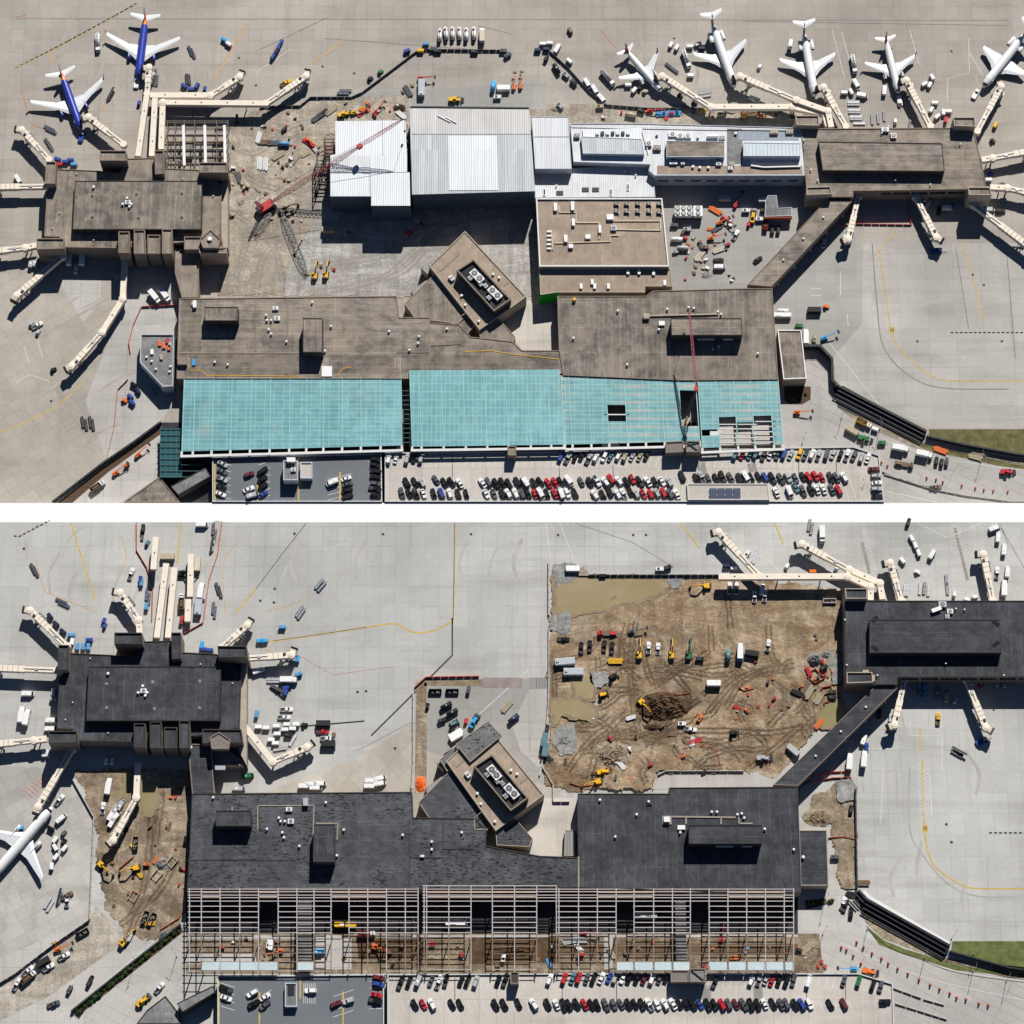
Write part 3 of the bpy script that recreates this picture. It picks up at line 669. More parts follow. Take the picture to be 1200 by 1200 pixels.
# ------------------------------------------------------------------ aircraft
def plane(nose, tail, tipa, tipb, label, body, fin, eng='wing', tailcol=None, rad=None, engcol=None, wing=(.72, .74, .76), ttail=False, winglet=None, rcf=.205, ts=.30):
    z = 3.6; N, T = Vector(W(*nose, z)), Vector(W(*tail, z)); L = (N - T).length; ax = (N - T).normalized(); ang = math.atan2(ax.y, ax.x)
    root = empty('airliner', ((N.x + T.x) / 2, (N.y + T.y) / 2, 0), ang); tag(root, label, 'aeroplane', 'airliners parked on the apron')
    rad = rad or L * .056
    inv = Matrix.Rotation(-ang, 3, 'Z'); tips = [inv @ (Vector(W(*p, z)) - Vector((root.location.x, root.location.y, 0))) for p in (tipa, tipb) if p]
    tx = sum(p.x for p in tips) / len(tips); ty = sum(abs(p.y) for p in tips) / len(tips)
    def paintm(nm, c, r=.35): return plain(nm, c, r, 0, .04, .3, .5)
    bm = [paintm('%s_fuselage_paint' % body[0], body[1])] + [paintm('%s_tail_paint' % n, c) for n, c in (tailcol or [])]
    m = MB(); xs = [-.5, -.46, -.40, -.33, -.24, -.1, .1, .3, .38, .43, .465, .487, .497, .5]; rr = [.10, .22, .5, .78, .97, 1, 1, 1, .95, .82, .62, .40, .2, .06]
    up = [.9, .75, .5, .25, .05, 0, 0, 0, -.02, -.08, -.14, -.18, -.2, -.2]; n = 20; prev = None
    for x, r_, u in zip(xs, rr, up):
        ring = [(x * L, math.cos(6.28319 * i / n) * r_ * rad, z + u * rad + math.sin(6.28319 * i / n) * r_ * rad) for i in range(n)]
        if prev:
            m.cur = 0
            if tailcol: m.cur = min(len(tailcol), max(0, int(1 + (-ts - (x + prev[0][0] / L) / 2) / .06))) if (x + prev[0][0] / L) / 2 < -ts else 0
            m.rings([prev, ring], caps=False)
        prev = ring
    m.build('fuselage', bm, root, smooth=True)
    wm = paintm('wing_%d' % int(wing[0] * 100), wing, .4); rc = L * rcf; tc = rc * .3; rx = L * .06
    zw = z - rad * .55; dih = ty * .075
    for s in (-1, 1):
        y0, y1, ym = s * rad * .6, s * ty, s * ty * .36; tipz = zw + dih
        xl, xr = rx + rc * .72, rx - rc * .5; kx = rx + rc * .72 + (tx + tc / 2 - rx - rc * .72) * .36
        th0, th1 = rad * .28, rad * .06
        secs = [(y0, xl + rc * .1, xr, zw, th0), (ym, kx, rx - rc * .52, zw + dih * .36, th0 * .55), (y1 * .96, tx + tc * .5, tx - tc * .5, tipz * .99, th1), (y1, tx + tc * .1, tx - tc * .5, tipz, th1 * .6)]
        w_ = MB().rings([[(a, y, zz), (a * .7 + b * .3, y, zz + t), (b, y, zz + t * .15), (a * .7 + b * .3, y, zz - t * .5)] for y, a, b, zz, t in secs])
        wg = w_.build('wing', wm, root)
        fl = MB()
        fl.beam((rx - rc * .47, ym * .5, zw + .05), (rx - rc * .48, ym, zw + dih * .36 + .05), .5, .12); fl.beam((rx - rc * .48, ym * 1.05, zw + dih * .38 + .05), (tx * .3 + (rx - rc * .5) * .7, s * ty * .7, zw + dih * .7), .4, .12)
        fl.build('flap', plain('wing_flap_grey', (.5, .52, .55), .5), wg)
        if winglet:
            wl = MB().rings([[(tx + tc * .1, y1, tipz), (tx - tc * .5, y1, tipz), (tx - tc * .5, y1 - s * .1, tipz), (tx + tc * .1, y1 - s * .1, tipz)], [(tx - tc * .4, y1 + s * .5, tipz + 2.2), (tx - tc * .9, y1 + s * .5, tipz + 2.2), (tx - tc * .9, y1 + s * .42, tipz + 2.2), (tx - tc * .4, y1 + s * .42, tipz + 2.2)]])
            wl.build('winglet', paintm('%s_winglet_paint' % winglet[0], winglet[1]), wg)
        er = rad * .46; ec = engcol or ('white', (.72, .72, .72)); em = paintm('%s_nacelle_paint' % ec[0], ec[1])
        if eng == 'wing': ex, ey, ez, el = kx + L * .04, s * ty * .335, zw - er * .7, L * .1
        else: ex, ey, ez, el, er = -L * .27, s * (rad + er * 1.0), z + rad * .35, L * .15, rad * .46
        e = MB().rings([[(ex + dx * el, ey + math.cos(6.28319 * i / 14) * er * k, ez + math.sin(6.28319 * i / 14) * er * k) for i in range(14)] for dx, k in ((.55, .82), (.52, .98), (.3, 1.06), (-.1, .98), (-.45, .66))])
        eo = e.build('engine', em, root, smooth=True)
        MB().cyl((ex + el * .551, ey, ez), (ex + el * .558, ey, ez), er * .74, n=14).build('intake', BELLOWS, eo)
        p = MB()
        if eng == 'wing': p.box(ex - el * .3, ey, (ez + er + zw + dih * .36) / 2 + .1, el, .25, er)
        else: p.box(ex - el * .1, ey - s * er * .9, ez, el * .7, er * 1.2, .3)
        p.build('pylon', wm, eo)
        hs = ty * .4; hz = z + rad * .6; hx = -L * .44
        if ttail: hz = z + rad * 3.6; hx = -L * .485
        hb = MB().rings([[(a, y, zz), (a * .6 + b * .4, y, zz + t), (b, y, zz), (a * .6 + b * .4, y, zz - t)] for y, a, b, zz, t in ((s * (rad * .2 if not ttail else 0.02), hx + L * .055, hx - L * .045, hz, .2), (s * hs, hx - L * .025, hx - L * .07, hz + hs * .06, .06))])
        hb.build('tailplane', wm, root)
    fh = rad * 3.5; fx = -L * .36; fm = [paintm('%s_fin_paint' % q[0], q[1]) for q in fin]
    m = MB(); nb = len(fin); zz0 = z + rad * .5
    for k in range(nb):
        a, b = k / nb, (k + 1) / nb
        def sec(f): x0 = fx + (-L * .47 - fx) * f * .93; x1 = -L * .475 - L * .035 * f; t = .42 * (1 - f) + .16; q = zz0 + fh * f; return [(x0, 0, q), (x0 * .6 + x1 * .4, t, q), (x1, 0, q), (x0 * .6 + x1 * .4, -t, q)]
        m.cur = k; m.rings([sec(a), sec(b)])
    m.build('tail_fin', fm, root)
    g = MB()
    for a, b in ((-.5, -.1), (-.08, .08), (.1, .5)): pass
    r_ = .80 * rad
    g.rings([[(.452 * L, math.cos(t) * .77 * rad, z - .1 * rad + math.sin(t) * .77 * rad) for t in (.5, 1.0, 1.57, 2.14, 2.64)], [(.474 * L, math.cos(t) * .6 * rad, z - .16 * rad + math.sin(t) * .62 * rad) for t in (.5, 1.0, 1.57, 2.14, 2.64)]], caps=False)
    g.build('cockpit_window', GLASS, root)
    for s in (-1, 1):
        m = MB()
        for k in range(int(L * .6 / .9)): m.box(-L * .28 + k * .9, s * rad * .975, z + rad * .26, .35, .1, .42)
        m.build('cabin_windows', GLASS, root)
        dr = MB(); dr.box(L * .36, s * rad * .96, z + rad * .1, .95, .16, 1.9); dr.build('door', wm, root)
        gy = s * rad * 1.25; MB().cyl((-L * .02, gy, .55), (-L * .02, gy, zw), .2, n=8).build('landing_strut', STEEL, root)
        MB().cyl((-L * .02, gy - .5, .55), (-L * .02, gy + .5, .55), .55, n=12).build('wheel', RUBBER, root)
    MB().cyl((L * .38, 0, .4), (L * .38, 0, z - rad * .7), .16, n=8).build('landing_strut', STEEL, root); MB().cyl((L * .38, -.35, .4), (L * .38, .35, .4), .4, n=12).build('wheel', RUBBER, root)
    return root
# ------------------------------------------------------------------ buildings
def ring_mb(p, t, z0, z1, mb=None):
    mb = mb or MB(); q = inset(p, t); n = len(p)
    vs = [(*a, z0) for a in p] + [(*a, z1) for a in p] + [(*a, z1) for a in q] + [(*a, z0) for a in q]
    fs = []
    for i in range(n):
        j = (i + 1) % n
        fs += [[i, j, n + j, n + i], [n + i, n + j, 2 * n + j, 2 * n + i], [2 * n + i, 2 * n + j, 3 * n + j, 3 * n + i]]
    return mb.add(vs, fs)
def block(root, px, z0, z1, wall, roof, par=.5, names=('wall', 'roof', 'parapet'), trim=None, pt=.45, O=None):
    p = ccw(wp(px, z1)); O = O if O is not None else root.location; p = [(x - O.x, y - O.y) for x, y in p]
    w_ = MB().frus(p, z0, p, z1 - .02, top=False).build(names[0], wall, root)
    q = inset(p, pt + .004) if par else p
    r_ = MB().add([(x, y, z1) for x, y in q], [list(range(len(q)))]).build(names[1], roof, root)
    if par: ring_mb(p, pt, z1 - .02, z1 + par).build(names[2], trim or wall, root)
    return w_, r_
def building(name, label, px, z, wall, roof, par=.5, cat='building', trim=None, pt=.45, z0=-.5):
    cx, cy = sum(p[0] for p in px) / len(px), sum(p[1] for p in px) / len(px); c = W(cx, cy, z)
    root = empty(name, (c.x, c.y, 0)); tag(root, label, cat); block(root, px, z0, z, wall, roof, par, trim=trim, pt=pt); return root
def rect(x0, y0, x1, y1): return [(x0, y0), (x1, y0), (x1, y1), (x0, y1)]
def local(root, x, y, z): v = W(x, y, z); return Vector((v.x - root.location.x, v.y - root.location.y, z))
def rbox(root, name, x0, y0, x1, y1, z0, h, m):
    """box part standing on a roof of height z0, outline traced at its top"""
    p = ccw([tuple((W(a, b, z0 + h) - root.location)[:2]) for a, b in rect(x0, y0, x1, y1)]); return MB().prism(p, z0, z0 + h).build(name, m, root)
def fan_unit(root, x, y, z, sx=4, sy=3, h=1.6, m=None, ang=0, fans=1):
    c = local(root, x, y, z); u = MB().box(c.x, c.y, z + h / 2, sx, sy, h, ang).build('rooftop_unit', m or WHITE, root)
    for k in range(fans):
        o = (k - (fans - 1) / 2) * sx / fans; fx, fy = c.x + o * math.cos(ang), c.y + o * math.sin(ang); r = min(sx / fans, sy) * .4
        q = MB(); q.cyl((fx, fy, z + h), (fx, fy, z + h + .12), r, n=14); f = q.build('fan', DARKSTEEL, u)
        q = MB()
        for i in range(4): q.box(fx, fy, z + h + .15, r * 1.8, .18, .05, i * .785)
        q.build('fan_blades', STEEL, u)
    return u
def vent(root, x, y, z, r=.5, h=1.2, m=None):
    c = local(root, x, y, z); MB().cyl((c.x, c.y, z), (c.x, c.y, z + h), r * .6, n=8).cyl((c.x, c.y, z + h), (c.x, c.y, z + h + .25), r, r * .8, n=8).build('roof_vent', m or WHITE, root)
def winband(root, a, b, z0, z1, m=GLASS, off=.12):
    """glazing band on the facade below the roof edge a-b (plan points traced at roof height zr)"""
    a, b = Vector(a), Vector(b); d = (b - a).normalized(); L = (b - a).length; n = max(1, int(L / 9)); s = Vector((d.y, -d.x, 0)) * off
    for i in range(n):
        p, q = a + d * (L * (i + .08) / n), a + d * (L * (i + .92) / n)
        o = MB().beam((p.x + s.x * .5, p.y + s.y * .5, (z0 + z1) / 2), (q.x + s.x * .5, q.y + s.y * .5, (z0 + z1) / 2), off, z1 - z0).build('window', m, root)
        k = 4
        for j in range(1, k): t = p.lerp(q, j / k); MB().box(t.x + s.x, t.y + s.y, (z0 + z1) / 2, .12, .12, z1 - z0, math.atan2(d.y, d.x)).build('mullion', STEEL, o)
# dirt yards as real ground relief with wheel ruts
def yard(name, poly, tracks, cell, amp, m, z0, ruts=.22, mudv=.0, flat=None):
    p = ccw(wp(poly)); xs, ys = [a for a, b in p], [b for a, b in p]; x0, y0 = min(xs), min(ys); nx, ny = int((max(xs) - x0) / cell) + 2, int((max(ys) - y0) / cell) + 2
    n = len(p)
    def inside(x, y):
        c = False
        for i in range(n):
            (ax, ay), (bx, by) = p[i], p[i - 1]
            if (ay > y) != (by > y) and x < (bx - ax) * (y - ay) / (by - ay) + ax: c = not c
        return c
    H = {}; Mu = {}
    g = {}
    for tr_, wd in tracks:
        q = [Vector(W(*a)[:2]) for a in catmull(tr_, 10)]
        for s in (-1, 1):
            for k in range(len(q) - 1):
                a, b = q[k], q[k + 1]; t = (b - a).normalized(); o = Vector((-t.y, t.x)) * s * wd / 2; L = max(1, int((b - a).length / (cell * .7)))
                for j in range(L):
                    c = a.lerp(b, j / L) + o; i0, j0 = int((c.x - x0) / cell + .5), int((c.y - y0) / cell + .5); g[(i0, j0)] = 1.0
                    for di, dj in ((1, 0), (-1, 0), (0, 1), (0, -1)): g.setdefault((i0 + di, j0 + dj), .35)
    idx = {}; vs = []; mud = []; fs = []
    def vid(i, j):
        if (i, j) in idx: return idx[(i, j)]
        x, y = x0 + i * cell, y0 + j * cell; v = Vector((x * .035, y * .035, 1.7)); h = noise.fractal(v, .9, 2.1, 6) * amp
        f = flat(x, y) if flat else 1.0
        h = h * f; k = g.get((i, j), 0); h -= k * ruts
        vs.append((x + noise.noise(Vector((x, y, 3))) * cell * .35, y + noise.noise(Vector((x, y, 9))) * cell * .35, z0 + max(.05, h + amp * .55))); mud.append(min(1, k * .75 + max(0, noise.fractal(Vector((x * .05, y * .05, 5)), .7, 2.1, 5) * .9 - .12) * f))
        idx[(i, j)] = len(vs) - 1; return idx[(i, j)]
    for j in range(ny):
        for i in range(nx):
            if inside(x0 + (i + .5) * cell + 2.2 * noise.noise(Vector((x0 + i * cell, y0 + j * cell, 2)) * .22) + .8 * noise.noise(Vector((x0 + i * cell, y0 + j * cell, 4)) * .7), y0 + (j + .5) * cell + 2.2 * noise.noise(Vector((x0 + i * cell, y0 + j * cell, 6)) * .22) + .8 * noise.noise(Vector((x0 + i * cell, y0 + j * cell, 8)) * .7)): fs.append([vid(i, j), vid(i + 1, j), vid(i + 1, j + 1), vid(i, j + 1)])
    o = MB().add(vs, fs).build(name, m); at = o.data.attributes.new('mud', 'FLOAT', 'POINT'); at.data.foreach_set('value', mud); tag(o, kind='structure'); return o
# ================================================================== SETTING
APU = concrete('apron_warm_concrete', (.405, .37, .325), 7.4, var=.04)
APU2 = concrete('apron_diagonal_concrete', (.41, .375, .325), 6.2, var=.045, rot=R(-33))
APL = concrete('apron_cool_concrete', (.47, .465, .44), 7.6, 11, var=.035, dirt=.25)
APL2 = concrete('apron_diagonal_pale', (.44, .42, .385), 6.2, rot=R(-30), dirt=.25)
PALE = concrete('new_concrete', (.47, .45, .42), 9, var=.03, dirt=.2, seam=.35)
DECK = concrete('deck_concrete', (.55, .51, .455), 8.5, 17, var=.03, dirt=.35, seam=.3)
ASPH = concrete('deck_asphalt', (.165, .182, .2), 40, var=.02, dirt=.4, seam=.1)
ROAD = concrete('road_concrete', (.45, .43, .40), 14, 5, var=.03, dirt=.25, rot=R(28), seam=.4)
BLACKTOP = concrete('dark_asphalt', (.028, .031, .037), 30, var=.03, dirt=.3, seam=.2)
YARD = concrete('yard_concrete', (.36, .35, .325), 11, var=.04, dirt=.3, seam=.2)
STRIP = plain('bare_white_ground', (.86, .86, .85), .9, 0, .01, .02)
BROWN = roofmat('brown_roofing', (.22, .195, .168), 7.0, 0, .34, rust=(.31, .255, .2), var=.2)
BROWN2 = roofmat('brown_roofing_long_seams', (.225, .2, .172), 3.6, 1, .36, rust=(.32, .265, .21), var=.18)
BROWN3 = roofmat('brown_roofing_fine', (.185, .166, .144), 4.4, 0, .45, rust=(.27, .23, .185), var=.2)
TANR = roofmat('tan_gravel_roof', (.36, .285, .22), 30, 0, .2, var=.1)
BLK = roofmat('black_membrane', (.056, .058, .066), 5.2, 0, .42, var=.22)
BLK2 = roofmat('black_membrane_long_seams', (.052, .055, .062), 3.4, 1, .36, var=.2)
BLK3 = roofmat('worn_black_membrane', (.08, .083, .092), 8.0, 1, .3, blot=.95, var=.2)
GREYR = roofmat('grey_roofing', (.22, .22, .22), 12, 0, .3, blot=.4, var=.15)
WROOF = metalroof('white_metal_roof', (.68, .70, .72), 1.0, 9)
BRIGHT = metalroof('bright_metal_sheets', (.74, .77, .80), 1.2, 14, .05, .38)
DULLMET = metalroof('weathered_metal_sheets', (.50, .53, .55), 1.2, 8, .12, .45)
CORR = metalroof('grey_corrugated', (.25, .24, .23), 1.4, 9, .1, .6)
BEIGEW = plain('beige_precast_wall', (.40, .34, .27), .85, 0, .14, .25)
BROWNW = plain('brown_precast_wall', (.24, .19, .15), .85, 0, .14, .25)
DARKW = plain('dark_panel_wall', (.05, .045, .042), .8, 0, .2, .4)
PALEW = plain('pale_metal_wall', (.45, .5, .56), .6, 0, .1, .2)
WHITETRIM = plain('white_coping', (.72, .71, .69), .6, 0, .06)
HALLW = plain('dark_blue_grey_cladding', (.07, .10, .13), .6, 0, .15, .2)
GREEN = plain('green_sheathing', (.02, .5, .02), .6, 0, .12)
YLINE = plain('yellow_marking', (.55, .37, .08), .8, 0, .22, .25)
WLINE = plain('white_marking', (.68, .67, .64), .8, 0, .15, .4)
BLINE = plain('black_marking', (.04, .04, .042), .85, 0, .3, .3)
OLINE = plain('faded_orange_marking', (.55, .33, .14), .85, 0, .2, .3)
RLINE = plain('red_marking', (.55, .1, .06), .8, 0, .2, .4)
GRASS = plain('dry_grass', (.13, .12, .05), .95, 0, .45, .25)
MULCH = plain('bark_mulch', (.09, .055, .035), .95, 0, .35, 1.0)
def dirtmat(name, a, b, c, sc=.035, bump=.5, attr=None):
    t = NT(name, .95, 0, .12); col = t.mix(t.ramp(t.noise(sc, 8, .7, dist=1.0), .43, .57), a, b)
    col = t.mix(t.ramp(t.noise(sc * 3.2, 7, .74, dist=.6), .5, .62, 0, .75), col, c)
    s1 = t.noise(.09, 5, .65, t.map((.3, 1.5, 1), .5), .8); col = t.mul(col, t.ramp(s1, .42, .58, .84, 1.12)); s2 = t.noise(.11, 5, .65, t.map((1.6, .25, 1), .3), .8); col = t.mul(col, t.ramp(s2, .42, .58, .86, 1.1))
    col = t.mul(col, t.ramp(t.noise(.9, 5, .75), .38, .62, .76, 1.2))
    if attr:
        q = t.n('Attribute', attribute_name='mud'); col = t.mix(q.outputs['Fac'], col, (.10, .07, .045) if attr == 'mud' else (.27, .25, .22))
    h = t.math('ADD', t.noise(.35, 7, .75), t.math('MULTIPLY', s1, .35)); t.bump(h, bump); return t.out(col)
DIRTU = dirtmat('site_dirt', (.42, .365, .29), (.33, .28, .225), (.46, .42, .355), .04, .45, 'mud2')
DIRTU2 = dirtmat('grey_gravel_ground', (.42, .40, .37), (.35, .335, .31), (.46, .445, .415), .05, .3, 'mud2')
DIRTL = dirtmat('yard_dirt', (.385, .285, .185), (.245, .17, .105), (.46, .385, .285), .03, .7, 'mud')
DIRTL2 = dirtmat('plot_dirt', (.35, .275, .19), (.23, .175, .12), (.43, .37, .29), .05, .6, 'mud')
PILE = dirtmat('dug_soil', (.105, .065, .038), (.08, .05, .03), (.13, .085, .05), .1, .5)
GRAVEL = dirtmat('grey_gravel', (.30, .30, .285), (.23, .23, .22), (.38, .38, .36), .2, .4)
t = NT('muddy_water', .12, 0, .5); MUD = t.out(t.mix(t.ramp(t.noise(.06, 4), .35, .7), (.30, .235, .125), (.36, .295, .18)))
t = NT('greenish_puddle', .12, 0, .5); MUD2 = t.out(t.mix(t.ramp(t.noise(.06, 4), .35, .7), (.24, .215, .10), (.3, .26, .15)))
# base ground and the two aprons
def big(name, y0, y1, z, m):
    o = MB().add([(-2500, y0, z), (2500, y0, z), (2500, y1, z), (-2500, y1, z)], [[0, 1, 2, 3]]).build(name, m); return tag(o, kind='structure')
big('ground', -2500, 2500, -.03, STRIP)
big('apron', -2500, 2500, 0, APU)
y0, y1 = CAM.y + 0, 0
y1, y2 = W(600, 612).y, (lambda v: v.y)(CAM + (FWD + UPV * ((600 - 589.4) * HALF / 600 / DIST)) * ((ZL - CAM.z) / (FWD + UPV * ((600 - 589.4) * HALF / 600 / DIST)).z))
o = MB().prism([(-2500, -2500), (2500, -2500), (2500, y2), (-2500, y2)], -.5, ZL - .03).build('added_terrace', STRIP); tag(o, kind='structure')  # invented rise, flush with the decks so they cast nothing on the white strip
big('apron', -2500, y1, ZL, APL)
# ---------------------------------------------------------------- upper ground patches
sheet('apron_patch', [(-60, 300), (70, 300), (150, 330), (150, 480), (190, 500), (62, 589), (-60, 589)], 1, APU2)
sheet('apron_patch', [(66, 325), (118, 325), (118, 352), (98, 378)], 2, PALE)
sheet('apron_patch', [(150, 340), (205, 330), (205, 470), (180, 505), (125, 540), (100, 470)], 2, PALE)
sheet('construction_ground', [(266, 196), (266, 150), (300, 128), (365, 118), (420, 112), (480, 110), (640, 125), (645, 345), (480, 352), (462, 348), (255, 348), (262, 290)], 2, DIRTU)
yard('dirt_yard', [(266, 196), (267, 152), (300, 130), (365, 120), (420, 114), (478, 112), (478, 150), (380, 160), (372, 250), (345, 300), (330, 345), (255, 346), (262, 290)], [([(275, 330), (290, 280), (300, 240), (310, 200), (350, 160)], 2.4), ([(300, 340), (310, 300), (345, 265), (370, 240)], 2.4), ([(280, 200), (300, 215), (340, 225), (365, 220)], 2.2), ([(270, 170), (300, 180), (340, 150), (380, 140)], 2.4), ([(270, 250), (290, 262), (320, 290), (330, 330)], 2.2)], .7, .3, DIRTU, .05, .2)
yard('gravel_yard', [(330, 346), (342, 300), (370, 250), (372, 226), (470, 224), (500, 270), (622, 230), (640, 345), (478, 349)], [([(345, 330), (390, 310), (450, 300), (485, 275), (490, 250), (400, 245)], 2.6), ([(360, 345), (420, 335), (470, 320), (500, 290)], 2.6), ([(400, 340), (450, 325), (480, 300), (530, 260), (610, 250)], 2.4)], .8, .22, DIRTU2, .05, .14)
sheet('construction_ground', [(375, 112), (640, 96), (640, 128), (380, 130)], 3, YARD)
sheet('construction_ground', [(440, 118), (482, 116), (482, 142), (445, 142)], 4, DIRTU2)
sheet('construction_ground', [(640, 122), (700, 122), (840, 130), (935, 130), (935, 152), (640, 150)], 3, DIRTU)
sheet('service_yard', [(780, 205), (990, 205), (905, 340), (780, 345)], 2, YARD)
sheet('apron_patch', [(905, 345), (970, 260), (1010, 260), (1010, 380), (975, 420), (920, 400)], 2, YARD)
sheet('apron_patch', [(1012, 285), (1300, 285), (1300, 502), (1090, 502), (1030, 474), (985, 452), (975, 420), (1010, 380)], 1, concrete('apron_grey_concrete', (.445, .428, .395), 15, 7.5, var=.04, dirt=.2))
sheet('road', [(915, 447), (950, 410), (972, 425), (985, 470), (1085, 520), (1260, 552), (1260, 589.4), (1030, 589.4), (1030, 560), (915, 530)], 3, ROAD)
sheet('road', [(1020, 540), (1260, 560), (1260, 589.3), (1020, 589.3)], 4, ROAD)
sheet('dirt_verge', [(978, 470), (1076, 520), (1260, 548), (1260, 556), (1082, 530), (1004, 495), (985, 480)], 5, DIRTU)
sheet('grass_verge', [(1040, 505), (1085, 520), (1182, 543), (1250, 552), (1250, 556), (1170, 546), (1085, 527)], 6, GRASS)
sheet('grass_verge', [(1089, 503), (1280, 503), (1280, 548), (1182, 530), (1088, 513)], 5, GRASS)
sheet('planted_bed', [(919, 453), (950, 453), (950, 468), (940, 474), (924, 474), (919, 468)], 7, MULCH)
sheet('road', [(60, 589.4), (190, 503), (192, 540), (188, 558), (140, 589.4)], 3, PALE)
sheet('road', [(185, 495), (1030, 495), (1030, 560), (1010, 589.3), (185, 589.3)], 2, BLACKTOP)
# ---------------------------------------------------------------- upper apron markings
ribbon('apron_marking', [[(18, 80), (80, 48), (135, 18), (160, 4)]], .8, 3, BLINE, dash=(2.2, .9), curve=False)
ribbon('apron_marking', [[(16, 81.5), (80, 49.5), (137, 18)]], .35, 4, YLINE, curve=False)
ribbon('apron_marking', [[(1029, 290), (1038, 345), (1045, 390), (1060, 415), (1085, 436), (1110, 446), (1182, 446.5), (1230, 446.5)], [(1128, 285), (1140, 325), (1152, 375)],
        [(-20, 515), (60, 480), (98, 447)], [(1049, 270), (1030, 296)]], .55, 3, YLINE)
ribbon('apron_marking', [[(290, 28), (270, 60), (252, 92)], [(64, 75), (58, 62)], [(405, 45), (365, 75)], [(130, 112), (122, 130)]], .8, 3, OLINE, curve=False)
ribbon('apron_marking', [[(1022, 285), (1028, 360), (1035, 405), (1060, 436), (1100, 454), (1182, 456)]], .7, 4, plain('tyre_smear', (.27, .25, .22), .9, 0, .2, .1))
ribbon('apron_marking', [[(1114, 389.7), (1240, 389.7)]], .8, 3, BLINE, dash=(1.6, .9), curve=False)
ribbon('apron_marking', [[(985, 318), (985, 345)], [(993, 368), (994, 382)], [(972, 402), (1030, 474)], [(950, 338), (962, 338)], [(950, 346), (962, 346)], [(1066, 35), (1077, 75)], [(975, 35), (990, 92)], [(986, 38), (996, 72)],
        [(1135, 45), (1136, 85), (1111, 92), (1110, 118)], [(1136, 62), (1152, 88)], [(18, 448), (35, 439), (58, 447)], [(300, 85), (340, 58)], [(28, 405), (34, 425)], [(44, 398), (50, 420)]], .28, 4, WLINE, curve=False)
ribbon('apron_marking', [[(18, 20), (30, 18)], [(703, 35), (722, 56)], [(25, 105), (32, 130)], [(36, 145), (60, 155)]], .3, 4, RLINE, curve=False)
sk_ = [[(18, 22), (1182, 24)], [(380, 45), (580, 60)], [(300, 60), (385, 20)], [(560, 30), (600, 40)], [(870, 25), (1182, 30)], [(1120, 290), (1135, 385)], [(1180, 300), (1190, 420)]]
ribbon('apron_marking', sk_, .4, 2, plain('joint_sealant', (.2, .185, .165), .9, 0, .2, .1), curve=False)
SMEARU = plain('rubber_smear_brown', (.385, .345, .30), .9, 0, .2, .08); rs_ = random.Random(6)
for k in range(30):
    x, y = rs_.choice((rs_.uniform(20, 300), rs_.uniform(650, 1190))), rs_.uniform(25, 115); q = rs_.uniform(1.1, 2.2); ribbon('tyre_mark', [[(x, y), (x + math.cos(q) * 16, y + math.sin(q) * 16), (x + math.cos(q + .25) * 34, min(120, y + math.sin(q + .25) * 34))]], rs_.uniform(.6, 2.0), 2 + .05 * k, SMEARU)
for k in range(12):
    x, y = rs_.uniform(20, 120), rs_.uniform(320, 520); ribbon('tyre_mark', [[(x, y), (x + 22, y - rs_.uniform(8, 16)), (x + 44, y - rs_.uniform(22, 34))]], rs_.uniform(.6, 1.8), 2.1 + .04 * k, SMEARU)
def digit_box(x, y):
    """taxi line number: a yellow box with black digits"""
    root = empty('apron_number', W(x, y)); root['kind'] = 'structure'
    MB().box(0, 0, .055, 2.6, 3.6, .01).build('number_panel', YLINE, root)
    m = MB()
    for a in ((-.6, 0, .3, 2.0), (.55, .85, 1.0, .28), (.55, -.85, 1.0, .28), (.18, 0, .28, 1.4), (.92, 0, .28, 1.4)): m.box(a[0], a[1], .067, a[2], a[3], .012)
    m.build('digits', BLINE, root)
def manholes(pts):
    for x, y in pts: v = W(x, y); tag(MB().cyl((0, 0, -.05), (0, 0, .05), .75, n=12).build('manhole_cover', DARKSTEEL, loc=(v.x, v.y, 0)), kind='structure')
manholes([(1075, 400), (1174, 400), (1153, 334), (1140, 322), (415, 86), (378, 78), (610, 88), (280, 68), (1115, 60), (985, 250), (60, 470), (300, 100), (790, 45)])
digit_box(1045, 387)
